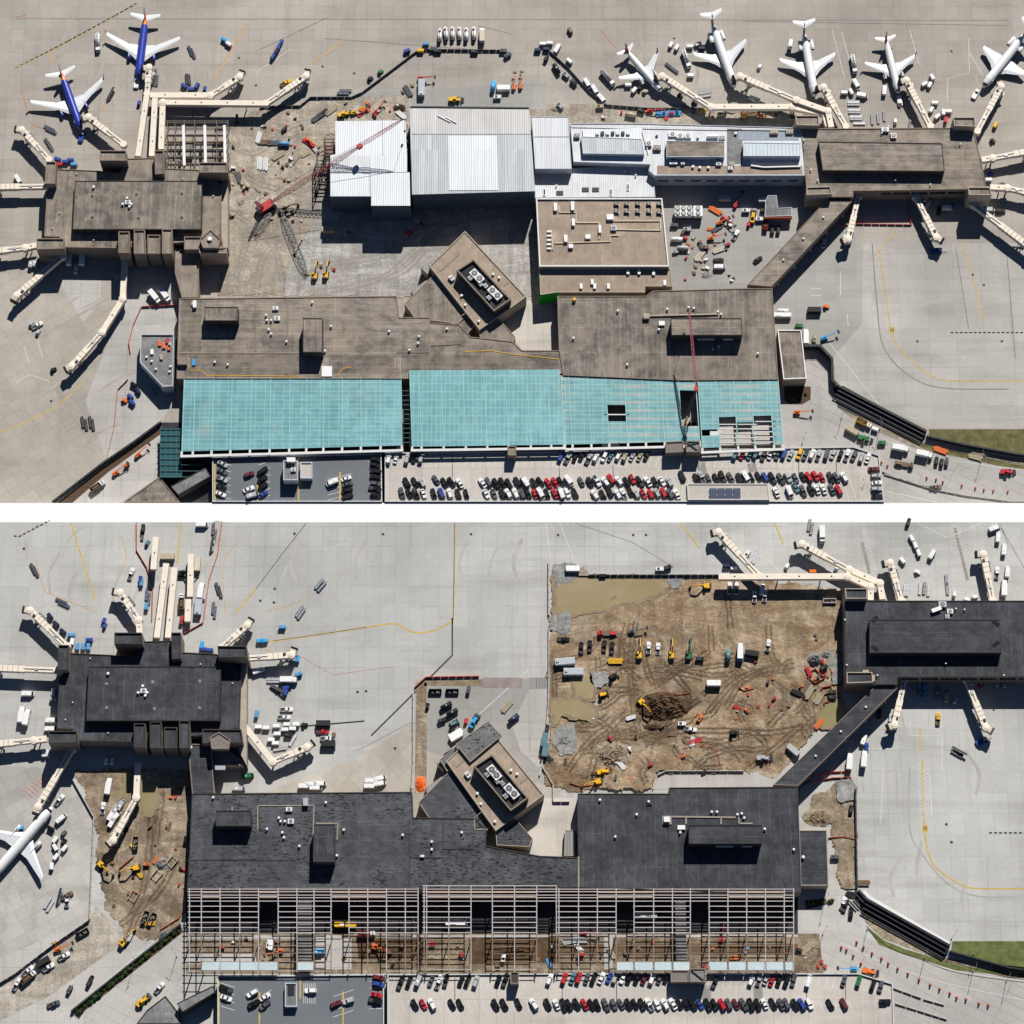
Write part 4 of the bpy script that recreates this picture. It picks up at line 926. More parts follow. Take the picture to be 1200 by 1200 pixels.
# ================================================================== WEST CONCOURSE (same building in both pictures)
def west(f, z, roof, roof2, wall, dark, lab, extra, trimm=None):
    F = lambda pts: [f(*p) for p in pts]
    b = building('concourse', lab, F([(64, 198), (112, 200), (140, 203), (150, 186), (181, 185), (187, 197), (232, 199), (260, 217), (258, 276), (216, 284), (140, 291), (75, 290), (70, 278), (52, 277), (55, 225), (64, 214)]), z, wall, roof, .4, 'terminal', pt=.4, trim=trimm)
    block(b, F([(88, 212), (237, 212), (236, 269), (85, 269)]), z, z + 4.2, dark, roof2, .25, ('upper_wall', 'upper_roof', 'upper_parapet'), pt=.35)
    def twr(pts, h, m=wall, r=roof): block(b, F(pts), -.4, z + h, m, r, .9, ('tower_wall', 'tower_roof', 'tower_parapet'), pt=.5, trim=trimm)
    for p, h in (([(117, 177), (148, 177), (149, 189), (117, 189)], 7), ([(181, 177), (192, 177), (192, 204), (182, 205)], 5), ([(233, 191), (266, 191), (267, 203), (234, 203)], 8),
                 ([(54, 190), (66, 190), (65, 216), (53, 216)], 5), ([(43, 280), (75, 280), (76, 292), (43, 293)], 4), ([(139, 272), (152, 272), (152, 297), (139, 297)], 5),
                 ([(157, 270), (170, 270), (171, 298), (157, 298)], 4.4), ([(173, 276), (188, 276), (188, 298), (173, 298)], 2.5), ([(190, 269), (202, 269), (202, 298), (190, 298)], 5.4),
                 ([(216, 278), (260, 278), (262, 292), (234, 293), (216, 293)], 2.2)): twr(p, h)
    pent = extra[1]
    block(b, pent, z + 1.9, z + 5.2, wall, extra[0], .6, ('pentagon_wall', 'pentagon_roof', 'pentagon_parapet'), pt=.5)
    for x, y in ((144, 240), (149, 233), (152, 243), (154, 240), (110, 220)): vent(b, *f(x, y), z + 4.2, .8, 1.2)
    for x, y in ((108, 230), (160, 228), (213, 227), (108, 255), (162, 256), (213, 255)): q_ = f(x, y); rbox(b, 'roof_drain_pad', q_[0] - 4.5, q_[1] - 4, q_[0] + 4.5, q_[1] + 4, z + 4.2, .05, roof); rbox(b, 'roof_drain', q_[0] - 1.6, q_[1] - 1.5, q_[0] + 1.6, q_[1] + 1.5, z + 4.25, .1, DARKSTEEL if trimm is None else GREYR)
    for x, y in ((70, 250), (62, 268), (110, 282), (214, 210), (90, 204), (250, 230)): vent(b, *f(x, y), z, .4, .7)
    fan_unit(b, *f(150, 238), z + 4.2, 3, 2.2, 1.3)
    for px in ((88, 282, 133, 282), (208, 285, 232, 285)):
        p, q = local(b, *f(px[0], px[1] + 7), z), local(b, *f(px[2], px[3] + 7), z); winband(b, p, q, z - 4, z - 2)
    return b, F, twr
f1 = lambda x, y: (x, y)
b1, F1, tw = west(f1, 12, BROWN, BROWN3, BROWNW, DARKW, 'left concourse with weathered brown roof and raised centre, under the blue jets', (BROWN, [(234, 281), (247, 269), (259, 281), (256, 291), (238, 291)]))
block(b1, [(260, 215), (267, 205), (267, 290), (259, 290)], 0, 10, BEIGEW, BEIGEW, 0, ('side_wall', 'ledge'))
block(b1, [(233, 290), (265, 290), (266, 297), (234, 297)], 0, 14.5, BEIGEW, BROWN, .5, ('stair_wall', 'stair_roof', 'stair_parapet'))
block(b1, [(205, 292), (233, 292), (233, 349), (213, 349), (205, 320)], -.3, 9, BROWNW, BROWN, .4, ('link_wall', 'link_roof', 'link_parapet'))
vent(b1, 246, 281, 17, 1.4, 1.2)
# bare steel frame beside it
fr = empty('steel_frame', W(232, 175)); tag(fr, 'bare rusty steel building frame with white ducts behind the left concourse', 'steel frame')
ST = plain('primed_steel', (.15, .12, .1), .7, .1, .2); RUST = plain('rusty_steel', (.28, .15, .07), .8, .1, .2)
for j, y in enumerate((142, 150, 158, 166, 175, 184, 192)):
    MB().beam(local(fr, 195, y, 9), local(fr, 268, y, 9), .4, .6).build('floor_beam', RUST if j == 3 else ST, fr); MB().beam(local(fr, 197, y + 2, 5), local(fr, 267, y + 2, 5), .35, .5).build('floor_beam', ST, fr)
for i, x in enumerate((196, 205, 216, 228, 240, 254, 267)):
    MB().beam(local(fr, x, 141, 9.4), local(fr, x, 197, 9.4), .4, .6).build('girder', ST, fr)
    for y in (142, 160, 178, 194): a = local(fr, x, y, 9.4); MB().beam((a.x, a.y, 0), a, .4).build('column', ST, fr)
for x in (215, 240, 263):
    MB().beam(local(fr, x, 147, 10.2), local(fr, x + 1, 194, 10.2), 1.5, 1.0).build('duct', WHITE, fr)
for x, y in ((222, 170), (248, 186), (205, 186), (258, 152)): a = local(fr, x, y, 5.5); MB().box(a.x, a.y, 5.6, 6, 4, .2).build('deck_panel', DEBRIS, fr)
# ================================================================== BIG WHITE ROOFS
r = building('hall_building', 'small white metal roofed hall beside the red crane boom', [(393, 142), (475, 141), (477, 181), (477, 230), (387, 230), (387, 182), (393, 181)], 18, HALLW, BRIGHT, 0)
block(r, [(435, 202), (480, 202), (481, 241), (435, 241)], 0, 18.25, HALLW, BRIGHT, 0, ('annex_wall', 'annex_roof'))
block(r, [(387, 183), (433, 182), (433, 201.5), (387, 201.5)], 17.9, 18.2, PALEW, WROOF, 0, ('roof_sheet_edge', 'roof_sheet'))
for pl in ([(387, 201.7), (477, 201.7)], [(448, 142), (449, 181)], [(433, 182), (434, 230)]): MB().beam(local(r, *pl[0], 18.3), local(r, *pl[1], 18.3), .3, .2).build('roof_joint', DULLMET, r)
for y in (150, 160, 170, 180, 190, 200, 210, 220): a = local(r, 477.5, y, 13); MB().beam(a, a + Vector((0, 0, 5)), .3).build('wall_rib', STEEL, r)
r = building('hall_building', 'largest white metal roofed hall in the middle of the upper photo', [(480, 124), (620, 126), (627, 224), (483, 228)], 20, HALLW, DULLMET, 0)
block(r, [(525, 159), (582, 159), (584, 223), (526, 223)], 19.8, 20.25, HALLW, BRIGHT, 0, ('roof_sheet_edge', 'roof_sheet'))
block(r, [(482, 124), (620, 126), (622, 157), (482, 157)], 19.8, 20.2, HALLW, metalroof('dull_zinc', (.56, .55, .54), 1.2, 7, .08, .5), 0, ('roof_sheet_edge', 'roof_sheet'))
for x0, y0, x1, y1 in ((481, 125, 620, 126.5),): MB().beam(local(r, x0, y0, 20.4), local(r, x1, y1, 20.4), .7, .5).build('ridge_cap', DARKSTEEL, r)
MB().beam(local(r, 513, 135, 20.6), local(r, 528, 143, 20.6), .6, .3).beam(local(r, 522, 137, 20.6), local(r, 535, 144, 20.6), .5, .3).build('loose_trim', WHITE, r)
for x in (493, 500, 507, 514, 545, 556, 566, 575, 595, 604, 612): MB().beam(local(r, x, 160 if x < 525 or x > 582 else 190, 20.25), local(r, x + .8, 222, 20.25), .15, .06).build('roof_seam', STEEL, r)
MB().beam(local(r, 483, 229, 16), local(r, 627, 225.5, 16), .4, 2.0).build('fascia', plain('blue_grey_fascia', (.1, .17, .25), .6), r)
r = building('hall_building', 'pale ribbed metal roof block right of the largest white hall', [(623, 137), (666, 137), (670, 198), (627, 198)], 14, PALEW, WROOF, .2, pt=.3)
MB().beam(local(r, 624, 160, 14.2), local(r, 668, 160, 14.2), .25, .1).build('roof_joint', DULLMET, r)
r = building('low_annex', 'low pale roof annex with dark skylights above the tan flat roof', [(626, 200), (765, 192), (768, 231), (627, 232)], 8, PALEW, WROOF, .3, pt=.3)
for x, y in ((638, 225), (716, 225), (736, 219)): rbox(r, 'roof_hatch', x - 1.5, y - 4, x + 1.5, y + 4, 8, .6, WHITE); rbox(r, 'hatch_glass', x - .8, y - 3, x + .8, y + 3, 8.6, .05, GLASS)
for x, y in ((656, 226), (686, 222), (698, 222)): rbox(r, 'skylight', x - 4, y - 2.4, x + 4, y + 2.4, 8, .4, DARKSTEEL)
for x, y in ((732, 201), (745, 206), (660, 206), (652, 218)): vent(r, x, y, 8)
# the long service building
r = building('service_building', 'long pale service building crowded with rooftop plant near the right concourse', [(668, 145), (752, 145), (940, 150), (943, 206), (767, 206), (760, 200), (762, 193), (672, 190)], 12, PALEW, WROOF, .4, pt=.35)
block(r, [(681, 160), (752, 163), (755, 181), (683, 180)], 12, 14.6, PALEW, DULLMET, .2, ('upper_wall', 'upper_roof', 'upper_parapet'), pt=.3)
block(r, [(683, 152), (752, 150), (752, 163), (683, 163)], 12, 13.2, PALEW, BRIGHT, 0, ('ledge_wall', 'ledge_roof'))
block(r, [(781, 165), (849, 166), (849, 184), (781, 184)], 12, 15.5, PALEW, BROWN2, .2, ('upper_wall', 'upper_roof', 'upper_parapet'), pt=.3)
block(r, [(871, 167), (938, 168), (938, 183), (871, 183)], 12, 16, PALEW, metalroof('pale_blue_roof', (.5, .58, .62), 2, 12), .2, ('upper_wall', 'upper_roof', 'upper_parapet'), pt=.3)
block(r, [(852, 150), (870, 150), (870, 192), (852, 192)], 11.9, 12.15, PALEW, GREYR, 0, ('edge', 'roof_walk'))
block(r, [(865, 152), (936, 152), (936, 164), (865, 164)], 11.9, 12.2, PALEW, plain('blue_grey_membrane', (.3, .34, .38), .8), 0, ('edge', 'roof_walk'))
block(r, [(770, 194), (940, 194), (941, 204), (770, 204)], 11.9, 12.15, PALEW, TANR, 0, ('edge', 'roof_walk'))
for k in range(7): rbox(r, 'rooftop_unit', 698 + k * 6, 154, 702 + k * 6, 157.5, 13.2, 1.0, DARKSTEEL if k % 2 else STEEL)
rng = random.Random(2)
for x, y, k in ((788, 158, 2), (797, 160, 1), (806, 160, 2), (818, 161, 0), (835, 160, 3), (846, 163, 1), (862, 157, 0), (789, 191, 1), (800, 192, 1), (812, 196, 0), (842, 192, 2), (856, 198, 1), (830, 197, 0), (820, 197, 0), (760, 169, 2), (770, 158, 0), (770, 174, 2), (925, 155, 1), (907, 156, 1), (676, 160, 2), (857, 193, 1)):
    if k == 0: vent(r, x, y, 12.2, .9, 1.0)
    elif k == 3: c = local(r, x, y, 13.2); MB().cyl(c - Vector((3, 0, 0)), c + Vector((3, 0, 0)), 1.1, n=12).build('duct', WHITE, r)
    else: fan_unit(r, x, y, 12.2, rng.uniform(2, 4.5), rng.uniform(1.8, 3), rng.uniform(1, 1.8), fans=k if k == 1 else 1, m=WHITE if rng.random() < .7 else BEIGEW)
for pth in ([(880, 194), (895, 196), (938, 195)], [(668, 147), (935, 152)], [(752, 150), (760, 180)]): 
    for a, b in zip(pth, pth[1:]): MB().beam(local(r, *a, 12.9), local(r, *b, 12.9), .7 if a[1] > 190 else .3, .7 if a[1] > 190 else .3).build('duct', WHITE, r)
for i in range(9):
    p, q = local(r, 772 + i * 19, 206, 12), local(r, 784 + i * 19, 206, 12)
    MB().beam((p.x, p.y - .05, 6), (q.x, q.y - .05, 6), .16, 1.4).build('window', GLASS, r)
# tan roof building
r = building('hall_building', 'tan flat roof building with white pipe runs and white parapet', [(628, 233), (776, 233), (784, 313), (632, 313)], 13, BEIGEW, TANR, .9, trim=WHITETRIM, pt=.7)
block(r, [(632, 315.5), (786, 315), (788, 336), (756, 336), (756, 343), (653, 343), (633, 346)], -.3, 10.5, BEIGEW, TANR, .5, ('lower_wall', 'lower_roof', 'lower_parapet'), pt=.5)
PIPE = plain('yellowed_pipe', (.62, .52, .36), .6)
for pth in ([(655, 242), (655, 249), (675, 249), (675, 261), (702, 261), (702, 280)], [(650, 285), (715, 283), (715, 276), (725, 276)], [(718, 259), (773, 259)], [(722, 269), (774, 270), (774, 256)], [(646, 270), (648, 293)]):
    for a, b in zip(pth, pth[1:]): MB().beam(local(r, *a, 13.4), local(r, *b, 13.4), .45, .4).build('pipe', PIPE, r)
for x, y, sx, sy in ((651, 242, 2, 4.5), (671, 241, 2, 5), (672, 260, 1.8, 4), (715, 254, 4, 3), (663, 279, 2, 4), (689, 277, 3, 2.4), (669, 288, 2.6, 2.2), (703, 268, 1.6, 4.4)): rbox(r, 'rooftop_unit', x - sx, y - sy, x + sx, y + sy, 13, 1.7, WHITE)
for x, y in ((722, 240), (734, 240), (747, 240), (760, 240), (772, 240), (722, 249), (734, 249), (747, 249), (760, 249), (772, 250)): fan_unit(r, x, y, 13, 2.4, 1.6, 1.2, m=DARKSTEEL); vent(r, x + 3, y + 1.5, 13, .4, 1.3)
for k in range(5): rbox(r, 'rooftop_unit', 641, 270 + k * 5, 646, 272 + k * 5, 13, 1.0, WHITE)
fan_unit(r, 719, 268, 13, 3, 3, 1.4, m=STEEL)
for x, y in ((736, 318), (749, 318), (766, 319), (681, 335), (694, 330), (697, 335), (713, 335), (779, 331)): rbox(r, 'rooftop_unit', x - 1.6, y - 3, x + 1.6, y + 3, 10.5, 1.3, WHITE)
MB().add([(*(local(r, 630.5, 318, 10.9))[:2], 0), (*(local(r, 631.5, 346.8, 10.9))[:2], 0), (*(local(r, 631.5, 346.8, 10.9))[:2], 10.9), (*(local(r, 630.5, 318, 10.9))[:2], 10.9), (*(local(r, 655, 343.6, 10.9))[:2], 0), (*(local(r, 655, 343.6, 10.9))[:2], 10.9)], [[0, 1, 2, 3], [1, 4, 5, 2]]).build('green_sheathing', GREEN, r)
# cooling towers
for x, y, n, sx, lab in ((801, 247, 3, 9.5, 'three fan white cooling tower right of the tan flat roof'), (818, 247, 1, 5, 'single fan white cooling tower beside the larger one')):
    c = W(x, y, 5); o = empty('cooling_tower', (c.x, c.y, 0)); tag(o, lab, 'cooling tower'); MB().box(0, 0, 1.2, sx * .9, 5.6, 2.4).build('louvre_base', DARKSTEEL, o); MB().box(0, 0, 3.7, sx, 6.2, 2.6, ch=.15).build('casing', WHITE, o)
    for k in range(n * 2):
        fx = (k % n - (n - 1) / 2) * sx / n; fy = 1.5 if k < n else -1.5
        MB().cyl((fx, fy, 5), (fx, fy, 5.3), min(1.35, sx / n * .45), n=16).build('fan', DARKSTEEL, o); q = MB()
        for i in range(4): q.box(fx, fy, 5.33, 2.3, .26, .05, i * .785)
        q.build('fan_blades', WHITE, o)
# ================================================================== MAIN TERMINAL
def terminal_boxes(r, L, z, wall, roof, win):
    for px, h in L:
        block(r, px, z, z + h, wall, roof, .3, ('penthouse_wall', 'penthouse_roof', 'penthouse_parapet'), pt=.3)
        if h > 6 and win:
            xs, ys = [p[0] for p in px], max(p[1] for p in px); x0, x1 = min(xs), max(xs)
            for a, b in ((.38, .62), (.74, .88)):
                p, q = local(r, x0 + (x1 - x0) * a, ys, z + h), local(r, x0 + (x1 - x0) * b, ys, z + h); MB().beam((p.x, p.y - .08, z + 2.2), (q.x, q.y - .08, z + 2.2), .2, 2.4).build('window', PALEW, r)
r = building('terminal', 'west half of the brown roofed terminal behind the teal canopy', [(210, 350), (465, 347), (468, 372), (505, 372), (504, 378), (538, 380), (552, 395), (600, 400), (612, 411), (661, 411), (661, 438), (480, 438), (480, 444), (207, 444)], 11, BROWNW, BROWN2, .35, 'terminal')
terminal_boxes(r, [([(240, 360), (279, 360), (279, 376), (240, 376)], 7), ([(355, 373), (378, 373), (378, 413), (355, 413)], 8)], 11, DARKW, BROWN, False)
for pth in ([(300, 350), (300, 412)], [(337, 350), (337, 400)], [(465, 413), (503, 413), (503, 372)], [(465, 413), (465, 440)], [(538, 382), (540, 403), (505, 405)], [(210, 414), (355, 414)]):
    for a, b in zip(pth, pth[1:]): MB().beam(local(r, *a, 11.1), local(r, *b, 11.1), .5, .35).build('roof_curb', BROWNW, r)
for x, y in ((324, 362), (326, 374), (312, 370), (313, 376), (318, 376), (315, 387), (318, 392), (336, 401), (366, 355), (388, 383), (456, 389), (480, 411), (491, 395), (490, 403), (524, 386), (267, 428), (381, 412), (252, 425), (226, 357)): vent(r, x, y, 11, .7, 1.2)
fan_unit(r, 323, 362, 11, 3, 2, 1.3); fan_unit(r, 325, 374, 11, 3, 2.4, 1.3); rbox(r, 'tarpaulin', 377, 429, 389, 441, 11, .5, WHITE); rbox(r, 'access_door', 226, 352, 230, 360, 11, 2, WHITE)
BROWN4 = roofmat('dark_brown_roofing', (.16, .143, .124), 3.2, 1, .3, rust=(.24, .2, .16), var=.2)
rbox(r, 'roof_strip', 222, 416, 350, 441, 11, .03, BROWN4); rbox(r, 'roof_strip', 470, 416, 655, 436, 11, .03, BROWN4); rbox(r, 'roof_strip', 385, 416, 462, 438, 11, .03, BROWN4); rbox(r, 'roof_strip', 212, 352, 236, 412, 11, .03, BROWN4)
for pth in ([(222, 434), (236, 434), (242, 440), (270, 440), (350, 441)], [(395, 440), (402, 432), (412, 430)], [(545, 412), (575, 411), (600, 415), (655, 421)]):
    for u, v in zip(pth, pth[1:]): MB().beam(local(r, *u, 11.15), local(r, *v, 11.15), .3, .2).build('yellow_safety_line', YELLOW, r)
rbox(r, 'roof_hatch', 208, 418, 219, 427, 11, 2.4, BROWNW); rbox(r, 'equipment_box', 225, 421, 229, 428, 11, .8, plain('blue_box', (.05, .3, .6)))
r = building('terminal', 'east half of the brown roofed terminal with long rooftop box', [(653, 347), (756, 347), (765, 341), (873, 338), (905, 338), (912, 445), (797, 446), (660, 440), (655, 410)], 11.4, BROWNW, BROWN3, .35, 'terminal')
terminal_boxes(r, [([(786, 373), (869, 373), (870, 393), (787, 393)], 7.5)], 11.4, DARKW, BROWN2, True)
for x, y in ((757, 371), (782, 363), (813, 362), (807, 361), (841, 366), (845, 369), (772, 387), (835, 410), (842, 407), (735, 428), (724, 365), (672, 397), (888, 415)): vent(r, x, y, 11.4, .7, 1.3)
rbox(r, 'rooftop_unit', 754, 367, 761, 373, 11.4, 2, BEIGEW); rbox(r, 'rooftop_unit', 772, 376, 779, 381, 11.4, 1.2, WHITE); MB().beam(local(r, 761, 370, 12), local(r, 842, 368, 12), .8, .6).build('duct', BEIGEW, r)
c = local(r, 673, 352, 11.4); MB().cyl(c, c + Vector((0, 0, 2)), 1.2, .9, n=10).build('yellow_winch', YELLOW, r)
for x, y in ((680, 375), (721, 375), (680, 408), (724, 406), (766, 412), (888, 375), (847, 384)): rbox(r, 'roof_drain_pad', x - 3, y - 3, x + 3, y + 3, 11.4, .12, BROWN)
def link(pts, z, wall, roof, lab, trim=None):
    q = building('link_corridor', lab, pts, z, wall, roof, .3, 'corridor', pt=.35, z0=4.2 if z > 9 else -.3)
    a, b = Vector(pts[0]), Vector(pts[3]); 
    for t in (.1, .3, .5, .7, .9):
        for u, v in ((pts[0], pts[3]), (pts[1], pts[2])):
            p = local(q, u[0] + (v[0] - u[0]) * t, u[1] + (v[1] - u[1]) * t, z); MB().cyl((p.x, p.y, 0), (p.x, p.y, 4.4), .5, n=8).build('column', CONC_WALL, q)
    for t in (.2, .45, .7): vent(q, (pts[0][0] + pts[1][0]) / 2 * (1 - t) + (pts[2][0] + pts[3][0]) / 2 * t, (pts[0][1] + pts[1][1]) / 2 * (1 - t) + (pts[2][1] + pts[3][1]) / 2 * t, z, .6, .8)
    return q
link([(968, 235), (999, 235), (904, 336), (876, 334)], 10.5, BROWNW, BROWN2, 'diagonal brown link corridor joining terminal and right concourse, upper photo')
# right concourse
r = building('concourse', 'right concourse with brown roof and long raised centre, among the white jets', [(938, 151), (1120, 150), (1142, 156), (1150, 190), (1156, 222), (1137, 222), (1000, 224), (1000, 231), (946, 231), (943, 200)], 12, BROWNW, BROWN2, .4, 'terminal')
block(r, [(959, 166), (1104, 168), (1107, 201), (964, 200)], 12, 16.5, DARKW, BROWN2, .3, ('upper_wall', 'upper_roof', 'upper_parapet'), pt=.35)
for p, h in (([(932, 136), (959, 136), (960, 148), (933, 147)], 4), ([(1117, 138), (1142, 138), (1143, 149), (1118, 148)], 5), ([(945, 220), (973, 219), (975, 228), (945, 229)], 3), ([(1134, 220), (1160, 220), (1162, 229), (1135, 229)], 4)): block(r, p, -.3, 12 + h, BEIGEW, BROWN, .8, ('tower_wall', 'tower_roof', 'tower_parapet'), pt=.45)
fan_unit(r, 1037, 153, 12, 4, 2.5, 1.6); fan_unit(r, 1047, 160, 12, 3, 3, 1.4)
for x, y in ((1033, 157), (1041, 149), (1049, 212), (958, 212), (950, 200), (1125, 170), (942, 165), (1090, 217)): vent(r, x, y, 12)
p, q = local(r, 1004, 223.6, 12), local(r, 1132, 222.2, 12); winband(r, p, q, 7, 9.5)
# octagon and side buildings
r = building('side_building', 'small hexagonal flat roof building cluttered with orange gear beside the terminal', [(165, 392), (204, 392), (203, 453), (191, 454), (164, 425)], 8, PALEW, GREYR, .8, trim=plain('grey_coping', (.42, .44, .46), .6), pt=.6)
for x, y, c in ((187, 402, ORANGE), (192, 405, ORANGE), (198, 407, ORANGE), (178, 412, WHITE), (189, 418, BEIGEW), (199, 404, STEEL), (196, 399, RED)): rbox(r, 'crate', x - 1.8, y - 3, x + 1.8, y + 3, 8, 1, c)
for x, y in ((178, 424), (172, 419), (200, 430), (199, 436), (183, 433)): vent(r, x, y, 8, .7, 1)
r = building('side_building', 'small brown flat roof building right of the terminal by the dark wall', [(911, 387), (939, 387), (945, 444), (918, 445)], 9, BEIGEW, BROWN, .6, pt=.6, trim=WHITETRIM)
r = building('slanted_shed', 'brown roofed shed cut by the lower edge beside the glass trellis', [(145, 588.5), (187, 559), (211, 588.5)], 5, BROWNW, BROWN, .4, pt=.4)
r = building('covered_walkway', 'short grey covered walkway beside the dark parking deck', [(200, 570), (241, 548), (247, 558), (209, 580)], 6.3, DARKW, GREYR, .3, 'walkway', pt=.3)
# red edged shed with roof steps
r = building('service_shed', 'grey roofed service shed with red front edge in the right service yard', [(900, 229), (910, 229), (912, 244), (928, 243), (928, 253), (896, 254), (897, 235)], 5, PALEW, GREYR, .2, pt=.3)
p, q = local(r, 896, 255, 5), local(r, 928.3, 254.3, 5); MB().beam((p.x, p.y - .2, 3.9), (q.x, q.y - .2, 3.9), .3, 2.4).build('red_fascia', plain('red_fascia', (.5, .07, .03), .6), r)
# diamond building (both pictures)
def diamond(f, roof, low, lab, z=11):
    F = lambda pts: [f(*p) for p in pts]
    b = building('diamond_building', lab, F([(545, 271), (617, 348), (562, 387), (503, 312)]), z, BEIGEW, TANR, .5, trim=BEIGEW, pt=.6)
    block(b, F([(555, 305), (599, 352), (579, 366), (535, 318)]), z, z + 5, DARKW, BLACKTOP, 1.6, ('plant_wall', 'plant_roof', 'plant_screen'), pt=.7, trim=BROWNW)
    A = math.atan2((W(*f(617, 348)) - W(*f(545, 271))).y, (W(*f(617, 348)) - W(*f(545, 271))).x)
    for x, y in ((556, 322), (562, 328), (577, 342), (583, 348)): fan_unit(b, *f(x, y), z + 5, 4.2, 4, 2.2, m=WHITE, ang=A, fans=1)
    for x, y in ((563, 334), (569, 336), (573, 350), (551, 327)): fan_unit(b, *f(x, y), z + 5, 2.4, 2, 1.6, m=STEEL, ang=A)
    fan_unit(b, *f(529, 327), z, 3, 2, 1.6, ang=A)
    for x, y in ((541, 347), (545, 358), (561, 377), (585, 326), (578, 322)): vent(b, *f(x, y), z, .8, 1)
    for a, c in (((516, 318), (538, 298)), ((546, 366), (536, 374)), ((600, 327), (590, 336))): MB().beam(local(b, *f(*a), z + .05), local(b, *f(*c), z + .05), .4, .3).build('roof_curb', BROWNW, b)
    block(b, F([(481, 341), (500, 328), (508, 338), (487, 350)]), 0, 6, BEIGEW, CORR, 0, ('awning_fascia', 'awning_roof'))
    block(b, F([(493, 314), (511, 302), (518, 310), (501, 321)]), 0, 7, BEIGEW, CORR, 0, ('awning_fascia', 'awning_roof'))
    block(b, F([(503, 327), (512, 320), (556, 381), (548, 391), (528, 378), (487, 374), (474, 356)]), 0, 8.5, BEIGEW, low, .3, ('terrace_wall', 'terrace_roof', 'terrace_parapet'), pt=.3)
    block(b, F([(562, 390), (585, 374), (604, 395), (600, 404), (563, 402)]), 0, 9.2, BEIGEW, low, .3, ('terrace_wall', 'terrace_roof', 'terrace_parapet'), pt=.3)
    return b
diamond(lambda x, y: (x, y), TANR, BROWN, 'diamond shaped tan building with dark plant pit, upper photo')
sheet('plaza', [(600, 352), (648, 352), (655, 410), (612, 410), (590, 385)], 4, DECK)
# ================================================================== TEAL GLASS CANOPY
def glassmat(name, a, b, cx, cy, streak=0.0):
    t = NT(name, .38, 0, .5); o = t.xyz(); c = t.mix(t.cell(t.co, cx, cy), a, b)
    c = t.mix(t.ramp(t.noise(.03, 7, .72), .44, .6, 0, .65), c, tuple(min(1, v * 1.4 + .05) for v in a))
    c = t.mix(t.ramp(t.noise(.05, 6, .72), .5, .62, 0, .5), c, tuple(v * .68 for v in a)); c = t.mul(c, t.ramp(t.noise(.5, 5, .7), .3, .7, .9, 1.1)); c = t.mix(t.ramp(t.noise(.12, 6, .75, t.map((1, .3, 1))), .56, .7, 0, .55), c, (.36, .37, .32))
    c = t.mix(t.math('MULTIPLY', t.line(o[1], cy, .2), .34), c, (.45, .66, .66)); c = t.mix(t.math('MULTIPLY', t.line(o[0], cx, .16), .3), c, (.5, .68, .64))
    if streak:
        s = t.math('MULTIPLY', t.line(o[1], 4.6, .8), t.ramp(t.noise(.05, 3, .5, t.map((1, .1, 1))), .42, .6)); c = t.mix(t.math('MULTIPLY', s, streak), c, (.5, .42, .3))
    return t.out(c)
TEAL = glassmat('teal_canopy_glass', (.105, .295, .32), (.15, .35, .37), 4.9, 2.5)
TEAL2 = glassmat('teal_canopy_glass_raised', (.11, .315, .34), (.15, .365, .38), 2.4, 4.6)
TEAL3 = glassmat('teal_canopy_glass_streaked', (.105, .29, .315), (.145, .345, .36), 4.9, 2.5, .75)
BARW = plain('white_glazing_bar', (.30, .55, .57), .5, 0, .1)
FRAMEW = plain('white_frame_paint', (.66, .66, .64), .5, 0, .08)
